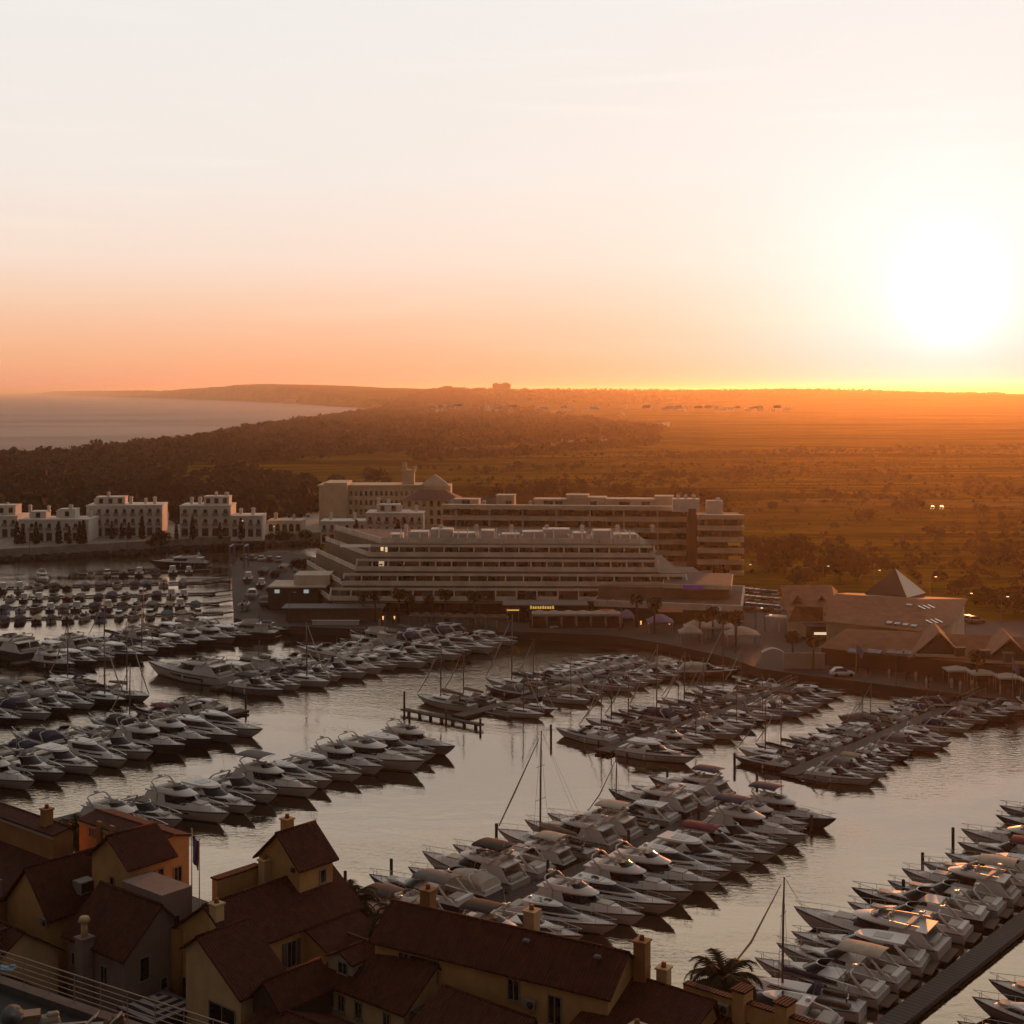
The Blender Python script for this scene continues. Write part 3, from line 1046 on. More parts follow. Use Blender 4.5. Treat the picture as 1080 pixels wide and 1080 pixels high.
# podium and shops on the right of the terraces
t = thing('shop_podium', 'low two storey shop building with long pale parapet at the right foot of the terraces', 'building', (0, 0, QZ))
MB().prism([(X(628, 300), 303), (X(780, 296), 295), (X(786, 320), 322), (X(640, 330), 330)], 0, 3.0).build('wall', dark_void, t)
MB().prism([(X(627, 299), 301.5), (X(782, 295), 293.5), (X(788, 321), 324), (X(638, 331), 331)], 3.0, 4.3).build('parapet', beige_wall, t)
MB().prism([(X(629, 300), 302.2), (X(780, 295.5), 294.4), (X(786, 320), 323), (X(640, 330), 330)], 4.304, 4.36).build('roof_deck', mat('dark roof deck', (.07, .055, .045), .9, var=.3, scale=.5), t)
MB().prism([(X(632, 304), 306), (X(770, 302), 303), (X(770, 318), 319), (X(640, 326), 327)], 4.3, 6.6).build('upper_wall', recess_wall, t)
MB().prism([(X(700, 302), 303.5), (X(772, 300), 300.5), (X(774, 319), 320), (X(700, 324), 325)], 6.6, 7.5).build('roof_edge', beige_wall, t)
MB().prism([(X(701, 302.6), 304), (X(771, 300.6), 301.1), (X(773, 318.5), 319.5), (X(701, 323.5), 324.5)], 7.504, 7.56).build('roof_deck', MATS['dark roof deck'], t)
for k in range(9):
    px_ = 640 + k * 15
    Parts.win(t, (X(px_, 301), 302.2 - k * .82 + .8, 1.6), 2.1, 2.2, -.05, name='shop_window')
MB().box((X(731, 301), 301.0, 7.1), (4.2, .12, .9), -.05).build('sign', mat('purple sign', (.14, .05, .20), .6, emit=(.22, .06, .34), estr=.10), t)
MB().box((X(811 - 60, 296), 294.2, 3.5), (3.2, .15, .7), -.05).build('pale_sign', mat('pale sign', (.5, .5, .44), .6, emit=(.5, .55, .45), estr=.12), t)
for k, (px_, c) in enumerate(((702, 'a'), (716, 'a'), (640, 'a'))):
    MB().box((X(px_, 298), 298.6 - k * .4, 2.6), (3.0, .12, .7), -.05).build('shop_sign', mat('warm shop sign', (.3, .12, .07), .6, emit=(.5, .16, .08), estr=.15), t)

# lit restaurant front under the terraces
t = thing('lit_restaurant', 'dark harbourside restaurant with small yellow lit letters over its door', 'restaurant', (X(555, 302), 302, QZ))
MB().box((4, 2, 1.7), (17, 4, 3.4)).build('wall', dark_void, t)
MB().box((4, 1, 3.5), (18, 6.6, .25)).build('roof', grey_trim, t)
ls = MB()
for k in range(10):
    hgt = .55 + .25 * (k in (0, 5, 9))
    ls.box((1.0 + k * .52, -.08, 2.65 + (hgt - .55) / 2), (.32, .1, hgt))
    if k % 2:
        ls.box((1.0 + k * .52 + .1, -.12, 2.55), (.42, .1, .14))
ls.build('lettering', mat('yellow lit letters', (.6, .4, .1), .5, emit=(1.0, .58, .10), estr=.55), t)
for k in range(4):
    Parts.win(t, (-3 + k * 3.6, 0, 1.3), 2.4, 2.1, name='shop_window')
t = thing('kiosk', 'small kiosk with glowing yellow canopy edge in front of the terraces', 'kiosk', (X(541, 302), 300, QZ))
MB().box((0, 1, 1.2), (2.2, 1.8, 2.4)).build('wall', dark_void, t)
MB().box((0, .8, 2.55), (2.9, 2.6, .14)).build('canopy', grey_trim, t)
MB().box((0, -.55, 2.48), (2.6, .08, .28)).build('lamp_strip', mat('yellow lamp strip', (.7, .4, .1), .5, emit=(1.0, .55, .08), estr=.6), t)
for s in (-1, 1):
    MB().box((s * 1.2, -.4, 1.24), (.1, .1, 2.48)).build('post', metal_pole, t)

t = thing('glass_cafe', 'long low brown cafe with flat roof on the quay below the left terraces', 'restaurant', (X(352, 302), 300, QZ))
MB().box((0, 3, 1.3), (20, 5, 2.6)).build('wall', mat('brown boarding', (.15, .095, .055), .8, var=.3, scale=1), t)
MB().box((0, 2.8, 2.75), (21.5, 6.6, .3)).build('roof', mat('teal roof edge', (.06, .07, .065), .7), t)
t = thing('white_barrier', 'long low white panel lying along the quay edge below the brown cafe', 'barrier', (X(353, 294), 295.5, QZ))
MB().box((0, 0, .45), (9.6, .5, .9)).box((0, -.05, .95), (9.9, .7, .1)).build('panel', mat('white panel', (.55, .52, .49), .7), t)

# boat shed, lift and parked hulls on the boatyard quay
t = thing('boat_shed', 'dark open boat shed at the left foot of the stepped hotel', 'shed', (X(312, 322), 318, 1.5))
MB().box((0, 4, 2.4), (11, 9, 4.8)).build('wall', mat('dark shed wall', (.06, .048, .04), .9), t)
MB().box((1, 4, 4.95), (13, 11, .3)).box((4, 5, 6.2), (8, 8, 2.2)).build('roof', beige_wall, t)
for k, (a, b_) in enumerate(((-3.5, 1.2), (3, .2))):
    Parts.win(t, (a, -.5, 3.9), 1.1, .8, name='lit_window', m=mat('lit shed window', (.5, .6, .6), .5, emit=(.75, .95, .9), estr=.3))

# shopping hall on the right with clay roofs and glass pyramid
t = thing('shopping_hall', 'big clay tiled shopping hall with skylights beside the glass pyramid', 'building', (0, 0, QZ))


def P3(px, py, z):
    p = at(px, py, z)
    return (p.x, p.y, z - QZ)


e1, e2 = P3(868, 655, 7.4), P3(981, 667, 7.2)
r1, r2 = P3(881, 626, 10.6), P3(968, 632, 10.4)
e3 = P3(1009, 656, 7.2)
bk1, bk2 = (r1[0] + 6, r1[1] + 16, 7.0), (r2[0] + 14, r2[1] + 14, 7.0)
rf = MB().add([e1, e2, e3, bk2, bk1, r1, r2], [(0, 1, 6, 5), (1, 2, 6), (2, 3, 6), (3, 4, 5, 6), (4, 0, 5), (4, 3, 2, 1, 0)])
roof_h = rf.build('roof', tile_far, t)
MB().prism([(e1[0] + .8, e1[1] + .8), (e2[0] - .3, e2[1] + 1), (e3[0] - 1, e3[1] + .4), (bk2[0] - 1, bk2[1] - 1), (bk1[0] + 1, bk1[1] - 1)], 0, 5.65).build('wall', cream_wall, t)


def on_roof(q, a, b_, c):
    """height of the roof plane through three points"""
    A_, B_, C_ = Vector(a), Vector(b_), Vector(c)
    n = (B_ - A_).cross(C_ - A_).normalized()
    return A_.z - ((q[0] - A_.x) * n.x + (q[1] - A_.y) * n.y) / n.z, n


def roof_patch(name, parent, px, py, zg, w, h, tri, m, rz=0.0):
    q = at(px, py, zg)
    z, n = on_roof((q.x, q.y), *tri)
    o = MB().box((0, 0, .06), (w, h, .2)).build(name, m, parent, (q.x, q.y, z + .05))
    quat = n.to_track_quat('Z', 'Y')
    o.rotation_euler = (quat @ Vector((0, 0, 1)).rotation_difference(Vector((0, 0, 1)))).to_euler()
    return o


sky_glass = mat('skylight glass', (.30, .30, .29), .08, spec=.9, metal=.6)
for k in range(4):
    roof_patch('skylight', t, 938 + k * 8.6, 652.5 + k * .9, 8.6, 1.0, 1.0, (e1, e2, r1), sky_glass)
roof_patch('skylight', t, 959, 642.5, 9.2, 1.1, .8, (e1, e2, r1), sky_glass)
for k in range(3):
    roof_patch('skylight', t, 972 + k * 5.0, 642 - k * 1.2, 9.4, .5, 1.5, (e2, e3, r2), sky_glass)
    roof_patch('skylight', t, 980 + k * 5.0, 654.5 - k * 1.2, 8.4, .5, 1.5, (e2, e3, r2), sky_glass)
MB().add([P3(868, 655, 7.1), P3(868, 640, 10.3), (P3(868, 640, 10.3)[0] - 4, P3(868, 640, 10.3)[1] + 6, 8.0), (e1[0] - 6, e1[1] + 3, 5.2)], [(0, 1, 2, 3)]).build('side_roof', tile_far, t)

t = thing('glass_pyramid', 'dark glass pyramid with one face coloured as if lit on the shopping hall roof', 'roof light', (P3(955, 631, 10)[0], P3(955, 631, 10)[1] + 7.5, 9.9))
bs = 6.3
ang = .10
pts = [(bs * math.cos(ang + k * math.pi / 2), bs * math.sin(ang + k * math.pi / 2), 0) for k in range(4)]
ap = (0, 0, 5.0)
order = sorted(range(4), key=lambda k: pts[k][1])
kn = order[0]
pyr = MB()
faces = [(k, (k + 1) % 4) for k in range(4)]
lit = max(faces, key=lambda f: pts[f[0]][0] + pts[f[1]][0] - .8 * (pts[f[0]][1] + pts[f[1]][1]))
for f in faces:
    if f != lit:
        pyr.add([pts[f[0]], pts[f[1]], ap], [(0, 1, 2)])
pyr.add([(p[0] * .97, p[1] * .97, -1.3) for p in pts] + [(p[0] * .97, p[1] * .97, 0) for p in pts], [(0, 1, 5, 4), (1, 2, 6, 5), (2, 3, 7, 6), (3, 0, 4, 7)])
pyr.build('glazing', mat('dark slate glazing', (.036, .024, .017), .6), t)
MB().add([pts[lit[0]], pts[lit[1]], ap], [(0, 1, 2)]).build('lit_tone_face', mat('pale metal sheet', (.60, .48, .36), .45), t)  # light falling on this side is put into a paler face colour

t = thing('gabled_shop', 'clay tiled shop with two small front gables left of the shopping hall', 'building', (0, 0, QZ))
a0, a1 = P3(828, 644, 6.5), P3(884, 648, 6.5)
b0, b1 = P3(823, 617, 10), P3(877, 617, 10)
MB().add([a0, a1, b1, b0, (b0[0] + 4, b0[1] + 12, 5.5), (b1[0] + 4, b1[1] + 12, 5.5)], [(0, 1, 2, 3), (3, 2, 5, 4), (0, 3, 4), (1, 5, 2), (4, 5, 1, 0)]).build('roof', tile_far, t)
MB().prism([(a0[0] + .5, a0[1] + .5), (a1[0] - .5, a1[1] + .5), (b1[0] + 3, b1[1] + 11), (b0[0] + 4, b0[1] + 11)], 0, 4.5).build('wall', cream_wall, t)
for px_ in (841, 867):
    c = Vector(P3(px_, 641, 6.6))
    gb = MB().add([(c.x - 2.4, c.y, c.z - .5), (c.x + 2.4, c.y, c.z - .5), (c.x, c.y, c.z + 2.6), (c.x, c.y + 9, c.z + 2.6), (c.x - 2.4, c.y + 9, c.z - .5), (c.x + 2.4, c.y + 9, c.z - .5)], [(0, 2, 3, 4), (1, 5, 3, 2)])
    gb.build('gable_roof', tile_far, t)
    MB().add([(c.x - 2.0, c.y + .5, c.z - .6), (c.x + 2.0, c.y + .5, c.z - .6), (c.x, c.y + .5, c.z + 2.1)], [(0, 1, 2)]).build('gable_window', dark_glass, t)

# low shop row along the right quay, two big triangular gables
t = thing('shop_row', 'long low clay roof over quay side shops with dark triangular glass gables', 'building', (0, 0, QZ))
f0, f1, f2 = P3(862, 683, 4.6), P3(1010, 698, 4.6), P3(1290, 726, 4.6)
g0, g1, g2 = P3(893, 663, 7.0), P3(1020, 669, 7.8), P3(1290, 684, 7.8)
MB().add([f0, f1, f2, g2, g1, g0], [(0, 1, 4, 5), (1, 2, 3, 4)]).add([g0, g1, g2, (g2[0] + 3, g2[1] + 12, 4.0), (g1[0] + 3, g1[1] + 11, 4.0), (g0[0] + 2, g0[1] + 5, 4.0)], [(0, 1, 4, 5), (1, 2, 3, 4)]).build('roof', tile_far, t)
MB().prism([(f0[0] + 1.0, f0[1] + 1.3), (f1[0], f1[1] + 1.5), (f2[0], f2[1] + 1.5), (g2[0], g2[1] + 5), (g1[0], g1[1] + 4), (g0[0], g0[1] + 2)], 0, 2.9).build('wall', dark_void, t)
for px_, py_ in ((991, 694), (1066, 701), (1150, 710)):
    c = Vector(P3(px_, py_, 4.9))
    gx, gy = Vector((.97, -.2, 0)).normalized(), Vector((.2, .97, 0)).normalized()
    L_, R__, T_ = c - gx * 5.0, c + gx * 4.6, c + Vector((0, 0, 4.4))
    L_.z -= .3
    R__.z -= .3
    bk = gy * 11
    MB().add([tuple(q) for q in (L_, R__, T_, L_ + bk, R__ + bk, T_ + bk)], [(0, 2, 5, 3), (1, 4, 5, 2)]).build('gable_roof', tile_far, t)
    i_ = gy * .6
    MB().add([tuple(q) for q in (L_ + gx * .7 + i_, R__ - gx * .7 + i_, T_ + i_ - Vector((0, 0, .6)))], [(0, 1, 2)]).build('gable_glass', mat('dark gable glass', (.03, .022, .018), .25), t)
    MB().box(tuple(c + i_ * .4 + Vector((0, 0, .35))), (8.0, .25, .5), math.atan2(gx.y, gx.x)).build('crossbeam', cream_wall, t)
for k, px_ in enumerate((902, 922, 944, 962)):
    roof_patch('roof_window', t, px_, 683.5 + k * 1.5, 5.2, 2.6, 1.5, (f0, f1, g0), dark_glass)
for k in range(3):
    q_ = at(1012 + k * 26, 684 + k * 3, 7.2)
    MB().box((0, 0, 0), (1.5, 1.2, 1.3)).box((0, 0, .75), (1.8, 1.5, .2)).build('roof_vent', MATS['dark shed wall'], t, (q_.x, q_.y, 6.6 - QZ))
lamp_warm = mat('small warm lamp', (.9, .75, .5), .5, emit=(1.0, .82, .55), estr=.8)
for k in range(7):
    px_ = 935 + k * 10
    q = at(px_, 703 + k * .9, 3.2)
    o = MB().box((0, 0, 0), (.9 if k % 3 == 0 else .35, .1, .28)).build('shop_light', lamp_warm, t, (q.x, f0[1] + 1.05 - (q.x - f0[0]) * .145, 3.2 - QZ))

# far white houses scattered over the distant slopes, and the big block on the skyline
fhm = mat('far white houses', (.85, .74, .62), .9)
proto = None
spots = []
for (x0, x1, y0, y1, n) in ((690, 832, 427, 434, 30), (455, 560, 427, 436, 22), (560, 690, 428, 446, 14), (480, 560, 443, 466, 12), (690, 735, 448, 450, 4), (590, 640, 464, 467, 5), (300, 440, 414, 420, 10), (620, 690, 420, 424, 8)):
    for k in range(n):
        spots.append((rng.uniform(x0, x1), rng.uniform(y0, y1)))
for i, (px_, py_) in enumerate(spots):
    Y = (H - 14) * F / (py_ - HOR)
    for _ in range(6):
        z = float(ground_z((px_ - 540) / F * Y, Y))
        Y = min((H - z) * F / (py_ - HOR), 6200)
    p = Vector(((px_ - 540) / F * Y, Y, z))
    if proto is None:
        proto = MB().box((0, 0, 3), (14, 9, 7)).box((3, 0, 7.2), (7, 7, 3)).box((-5, -1, 7.0), (2, 2, 2)).build('far_house', fhm)
        o = proto
    else:
        o = proto.copy()
        COL.objects.link(o)
    o.location = p
    s = Y / 3300
    o.scale = (s * rng.uniform(.7, 1.5), s, s * rng.uniform(.5, .9))
    o.rotation_euler.z = rng.uniform(-.5, .5)
    tag(o, 'tiny pale house among the trees on the far slopes below the skyline', 'house', 'white houses on the far slopes')
Y = 5200
t = thing('skyline_block', 'square dark building standing up alone on the skyline', 'building', (X(529, Y), Y, H - 6))
MB().box((0, 0, 17), (66, 40, 36)).box((-20, 0, 36), (12, 30, 4)).box((14, 0, 36.5), (20, 30, 5)).build('wall', mat('far dark block', (.09, .06, .04), .9), t)
t = thing('skyline_block', 'low wide building on the skyline left of the square dark one', 'building', (X(478, Y), Y, H - 8))
MB().box((0, 0, 13), (90, 40, 22)).box((-20, 0, 26), (32, 30, 5)).build('wall', mat('far pale block', (.2, .14, .09), .9), t)
# ------------------------------------------------------------------ boats
def gel(name, c, rough=.42):
    return mat(name, c, rough, spec=.42, var=.12, scale=.8, coat=.0)


gel_white = gel('white gelcoat', (.64, .60, .56))
gel_hull_shaded = gel('white hull shade tone', (.42, .39, .37))  # white hulls darkened: shade of their sides put into the colour
gel_cream = gel('cream gelcoat', (.38, .335, .285))
gel_grey = gel('grey gelcoat', (.16, .15, .155))
gel_navy = gel('navy gelcoat', (.022, .026, .052))
gel_black = gel('black gelcoat', (.02, .018, .02))
gel_blue = gel('pale blue gelcoat', (.20, .27, .36))
gel_red = gel('maroon gelcoat', (.12, .018, .02))
hull_mats = {'white': gel_hull_shaded, 'cream': gel_cream, 'grey': gel_grey, 'navy': gel_navy, 'black': gel_black, 'blue': gel_blue, 'maroon': gel_red}
deck_white = mat('non slip deck', (.54, .505, .485), .6, var=.12, scale=2)
teak = mat('teak deck', (.105, .064, .036), .75, var=.35, scale=3)
tinted = mat('tinted boat glass', (.007, .007, .009), .08, spec=.28)
steel = mat('stainless rail', (.55, .53, .5), .22, metal=1.0)
vinyl = mat('pale vinyl seats', (.46, .41, .35), .6, var=.15, scale=2)
rubber = mat('dark rubber', (.02, .018, .017), .6)
antifoul = mat('boot stripe', (.025, .022, .03), .5)
canv = {k: mat(k + ' canvas', c, .9, var=.2, scale=1.5) for k, c in {
    'beige': (.36, .275, .19), 'navy': (.022, .027, .06), 'black': (.02, .018, .018), 'grey': (.16, .15, .145), 'teal': (.035, .12, .15), 'maroon': (.13, .018, .03), 'cream': (.48, .41, .33)}.items()}
alloy = mat('mast alloy', (.15, .12, .10), .45, metal=.3)
sailcloth = mat('furled sail cloth', (.40, .345, .29), .85)
mahog = mat('varnished wood', (.13, .055, .025), .35, var=.3, scale=2)


def sgn_pow(v, p):
    return math.copysign(abs(v) ** p, v)


def ring(z, xa, xf, w, n=2.6, N=18, y0=0.0):
    """U shaped plan curve, open at the stern"""
    out = []
    for k in range(N + 1):
        th = -math.pi / 2 + math.pi * k / N
        out.append((xa + (xf - xa) * abs(math.cos(th)) ** (2 / n), y0 + w * sgn_pow(math.sin(th), 2 / n), z))
    return out


def tier(mb, rings, cap=True, smooth=False):
    """deckhouse skinned through plan curves, closed aft and on top"""
    mb.grid(rings, smooth=True, flip=False)
    n = len(rings[0])
    aft = [r[0] for r in rings] + [r[-1] for r in reversed(rings)]
    mb.add(aft, [tuple(reversed(range(len(aft))))])
    if cap:
        mb.add(rings[-1], [tuple(range(n))])
    return mb


def lerp_ring(a, b_, t, off=0.0):
    out = []
    for p, q in zip(a, b_):
        x, y, z = (p[i] + (q[i] - p[i]) * t for i in range(3))
        out.append([x, y, z])
    cx = out[0][0]
    for o in out:
        d_ = Vector((max(0, o[0] - cx) * .35, o[1], 0))
        if d_.length > 1e-4:
            d_.normalize()
        o[0] += d_.x * off
        o[1] += d_.y * off
    return [tuple(o) for o in out]


def band(mb, a, b_, t0, t1, off, k0=0, k1=None, slope=.0):
    """window band laid just proud of the deckhouse between two plan curves"""
    lo, hi = lerp_ring(a, b_, t0, off), lerp_ring(a, b_, t1, off)
    k1 = len(lo) if k1 is None else k1
    mb.grid([lo[k0:k1], hi[k0:k1]])
    return mb


class Hull:
    def __init__(s, L, B, fb, fbow, rake=.10, full=.36, pw=2.3, tr=.92):
        s.L, s.B, s.fb, s.fbow, s.rake, s.full, s.pw, s.tr = L, B, fb, fbow, rake, full, pw, tr

    def half(s, t):
        if t < s.full:
            return s.B * (s.tr + (1 - s.tr) * math.sin(t / s.full * math.pi / 2))
        q = (t - s.full) / (1 - s.full)
        return s.B * max(0.0, 1 - q ** s.pw)

    def sheer(s, t):
        return s.fb + (s.fbow - s.fb) * t ** 1.7

    def x(s, t, low):
        return -s.L / 2 + s.L * t * (1 - s.rake * low)

    def mesh(s, n=15):
        rows = []
        for i in range(n + 1):
            t = i / n
            t = 1 - (1 - t) ** 1.25
            b, z = s.half(t), s.sheer(t)
            if i == n:
                b = .02
            v = max(0, (t - .45) / .55)
            wl = b * (.90 - .55 * v ** 1.3)
            row = []
            for sd in (-1, 1):
                pts = [(s.x(t, 0), sd * b, z), (s.x(t, .18), sd * b * (1.0 - .05 * v), z * .74), (s.x(t, .6), sd * (b * .5 + wl * .5) * (1 if v < .2 else 1 - .05 * v), z * .33), (s.x(t, 1), sd * wl, 0.02), (s.x(t, 1.25), sd * wl * .55, -.55)]
                row.append(pts)
            rows.append(row[0] + list(reversed(row[1])))
        mb = MB()
        mb.grid(rows, smooth=True, flip=True)
        n0 = len(rows[0])
        mb.add(rows[0], [tuple(range(n0))])
        return mb, rows

    def deck(s, m_drop=.06, t0=0.0, t1=1.0, n=14, inset=.03):
        A, B_ = [], []
        for i in range(n + 1):
            t = t0 + (t1 - t0) * i / n
            b = max(.01, s.half(t) - inset)
            z = s.sheer(t) - m_drop
            A.append((s.x(t, 0), -b, z))
            B_.append((s.x(t, 0), b, z))
        return MB().grid([B_, A], smooth=False)

    def stripe(s, z0, z1, off=.012, t0=0.02, t1=.985, n=14, frac=None):
        mb = MB()
        for sd in (-1, 1):
            lo, hi = [], []
            for i in range(n + 1):
                t = t0 + (t1 - t0) * i / n
                b, z = s.half(t), s.sheer(t)
                v = max(0, (t - .45) / .55)
                wl = b * (.90 - .55 * v ** 1.3)

                def pt(zf):
                    # same section as the hull skin: sheer, .74, .33, waterline
                    st = [(1.0, s.x(t, 0), b), (.74, s.x(t, .18), b * (1 - .05 * v)), (.33, s.x(t, .6), (b * .5 + wl * .5) * (1 if v < .2 else 1 - .05 * v)), (0.0, s.x(t, 1), wl)]
                    for (a, xa, ba), (c, xc, bc) in zip(st, st[1:]):
                        if zf >= c:
                            q = (zf - c) / (a - c)
                            return (xc + (xa - xc) * q, sd * (bc + (ba - bc) * q + off), zf * z)
                    return (st[-1][1], sd * (wl + off), zf * z)
                lo.append(pt(z0))
                hi.append(pt(z1))
            mb.grid([lo, hi], smooth=True, flip=sd < 0)
        return mb

    def rail(s, t0, t1, hgt, n=9, r=.024, gap=2):
        mb = MB()
        for sd in (-1, 1):
            top = []
            for i in range(n + 1):
                t = t0 + (t1 - t0) * i / n
                p = (s.x(t, 0), sd * max(.03, s.half(t) - .08), s.sheer(t) + hgt * min(1, (i + .4) / 1.4))
                top.append(p)
                if i % gap == 0:
                    mb.tube([(p[0], p[1], s.sheer(t) - .05), p], r, 4, False)
            mb.tube(top, r, 4)
        return mb


def paint(o, m):
    """give one copied part its own colour without touching the shared mesh"""
    o.material_slots[0].link = 'OBJECT'
    o.material_slots[0].material = m


PROTO = {}


def base_boat(name, h, hullm=gel_hull_shaded, deckm=None, stripe=True, boot=True):
    t = thing(name, 'x', 'boat')
    mb, _ = h.mesh()
    mb.build('hull', hullm, t)
    h.deck().build('deck', deckm or deck_white, t)
    if boot:
        h.stripe(.015, .11).build('boot_stripe', antifoul, t)
    if stripe:
        h.stripe(.86, .93, .03).build('rubbing_strake', rubber if hullm is gel_hull_shaded else steel, t)
    return t


def seat(mb, x, y, z, w, d_, back=.45, face=1):
    mb.box((x, y, z + .2), (d_, w, .4), bevel=.06)
    mb.box((x - face * d_ * .42, y, z + .5), (.16, w, back), bevel=.05)


def ports(h, ts, zf, t_, w=.62, hh=.2):
    """hull portlights, one part each"""
    for t in ts:
        b, z = h.half(t), h.sheer(t)
        v = max(0, (t - .45) / .55)
        for sd in (-1, 1):
            o = MB().box((0, 0, 0), (w, .16, hh), 0, .04).build('portlight', tinted, t_, (h.x(t, .3), sd * (b * (.975 - .10 * v)), z * zf), -sd * .10 * (1 + 4 * v))


def fenders(h, ts, t_):
    for k, t in enumerate(ts):
        for sd in (-1, 1):
            b, z = h.half(t), h.sheer(t)
            MB().tube([(0, 0, -.36), (0, 0, -.28), (0, 0, .28), (0, 0, .36), (0, 0, z * .5)], [.04, .13, .13, .04, .015], 7).build('fender', [rubber, deck_white][k % 2], t_, (h.x(t, .3), sd * (b + .12), z * .46))


def flybridge(name, L=12.6, B=1.86, fb=1.05, fbow=1.52, bim=None, sport=False, big=False):
    h = Hull(L, B, fb, fbow, .13, .36, 1.95)
    t = base_boat(name, h)
    q = L / 12.6
    x0 = -L / 2
    # long low trunk on the foredeck
    a, b_ = ring(fb + .05, x0 + 4.0 * q, x0 + 11.2 * q, B * .80, 2.0), ring(fb + .72, x0 + 4.0 * q, x0 + 9.7 * q, B * .60, 2.0)
    tier(MB(), [a, lerp_ring(a, b_, .55, .04), b_]).build('foredeck_trunk', gel_white, t)
    # saloon
    s0, s1 = ring(fb + .02, x0 + 2.9 * q, x0 + 9.1 * q, B * .84, 2.5), ring(fb + 1.32, x0 + 2.9 * q, x0 + 6.5 * q, B * .72, 2.7)
    sal = tier(MB(), [s0, lerp_ring(s0, s1, .45), s1]).build('saloon', gel_white, t)
    band(MB(), s0, s1, .34, .93, .022, 1, -1).build('window_band', tinted, sal)
    mb = MB()
    mb.box((x0 + 2.88 * q, 0, fb + .66), (.05, B * 1.05, 1.05))
    mb.build('saloon_door', tinted, sal)
    # flybridge tub with overhang over the cockpit
    f0, f1 = ring(fb + 1.30, x0 + 1.0 * q, x0 + 7.2 * q, B * .80, 3.0), ring(fb + 1.44, x0 + 1.0 * q, x0 + 7.35 * q, B * .82, 2.8)
    fl = tier(MB(), [f0, f1]).build('flybridge', gel_white, t)
    c0, c1 = ring(fb + 1.43, x0 + 2.0 * q, x0 + 7.3 * q, B * .815, 2.5), ring(fb + 1.86, x0 + 1.6 * q, x0 + 6.0 * q, B * .74, 2.6)
    i1, i0 = lerp_ring(c0, c1, 1.0, -.14), lerp_ring(c0, c1, .05, -.24)
    MB().grid([c0, c1, i1, i0]).build('coaming', gel_white, fl)
    w0, w1 = ring(fb + 1.84, x0 + 3.2 * q, x0 + 5.98 * q, B * .73, 2.6), ring(fb + 2.16, x0 + 3.2 * q, x0 + 5.3 * q, B * .66, 2.6)
    MB().grid([w0[4:-4], w1[4:-4]]).build('windscreen', tinted, fl)
    st = MB()
    seat(st, x0 + 4.5 * q, B * .3, fb + 1.46, .55, .55)
    seat(st, x0 + 4.5 * q, -B * .3, fb + 1.46, .55, .55)
    st.box((x0 + 2.6 * q, 0, fb + 1.64), (.7, B * 1.1, .36), bevel=.08)
    st.box((x0 + 5.5 * q, B * .3, fb + 1.70), (.5, .9, .5), bevel=.08)
    st.build('seats', vinyl, fl)
    # radar arch
    ar = MB()
    xa = x0 + 2.2 * q
    ar.tube([(xa + .7, -B * .78, fb + 1.5), (xa - .3, -B * .74, fb + 2.3), (xa - .4, -B * .5, fb + 2.5), (xa - .4, B * .5, fb + 2.5), (xa - .3, B * .74, fb + 2.3), (xa + .7, B * .78, fb + 1.5)], [.13, .09, .075, .075, .09, .13], 6)
    ar.tube([(xa - .4, 0, fb + 2.48), (xa - .4, 0, fb + 2.7)], .07, 6)
    ar.tube([(xa - .4, 0, fb + 2.66), (xa - .4, 0, fb + 2.84)], [.32, .26], 10)
    ar.tube([(xa - .4, .7, fb + 2.5), (xa - .65, .75, fb + 3.7)], .018, 4)
    ar.build('radar_arch', gel_white, t)
    if bim:
        bm = MB()
        rows = []
        for i in range(5):
            xx = x0 + (1.5 + 3.6 * i / 4) * q
            rows.append([(xx, B * .82 * math.cos(math.pi * k / 8), fb + 2.95 + .22 * math.sin(math.pi * k / 8) + .06 * math.sin(math.pi * i / 4)) for k in range(9)])
        bm.grid(rows)
        lo = [[(p[0], p[1], p[2] - .06) for p in r] for r in rows]
        bm.grid(lo, flip=True)
        bm.build('bimini', canv[bim], t)
        po = MB()
        for xx in (x0 + 1.6 * q, x0 + 5.0 * q):
            for sd in (-1, 1):
                po.tube([(x0 + 3.2 * q, sd * B * .78, fb + 2.0), (xx, sd * B * .80, fb + 2.95)], .025, 4, False)
        po.build('bimini_frame', steel, t)
    # cockpit and stern
    ck = MB()
    ck.box((x0 + .75 * q, 0, fb + .22), (.6, B * 1.25, .45), bevel=.08)
    ck.build('cockpit_seat', vinyl, t)
    sp = MB().box((x0 - .42, 0, .34), (1.0, B * 1.66, .14), bevel=.05)
    sp.build('swim_platform', teak, t)
    for sd in (-1, 1):
        MB().add([(x0 + .3, sd * B * .90, fb - .05), (x0 + 2.9 * q, sd * B * .90, fb - .05), (x0 + 2.9 * q, sd * B * .80, fb + 1.3), (x0 + 1.4 * q, sd * B * .81, fb + 1.3), (x0 + .9 * q, sd * B * .86, fb + .55),
                 (x0 + .3, sd * (B * .90 - .08), fb - .05), (x0 + 2.9 * q, sd * (B * .90 - .08), fb - .05), (x0 + 2.9 * q, sd * (B * .80 - .08), fb + 1.3), (x0 + 1.4 * q, sd * (B * .81 - .08), fb + 1.3), (x0 + .9 * q, sd * (B * .86 - .08), fb + .55)],
                [(0, 1, 2, 3, 4), (9, 8, 7, 6, 5), (0, 4, 9, 5), (4, 3, 8, 9)]).build('side_wing', gel_white, t)
    h.rail(.50, .99, .62).build('bow_rail', steel, t)
    ports(h, (.5, .62), .66, t)
    fenders(h, (.2, .44), t)
    pad = MB().box((x0 + 8.2 * q, 0, fb + .78), (1.5 * q, B * .72, .12), bevel=.05)
    pad.build('sunpad', vinyl, t)
    if big:
        h.stripe(.48, .66, .02, .22, .62, 8).build('hull_window', tinted, t)
    return t


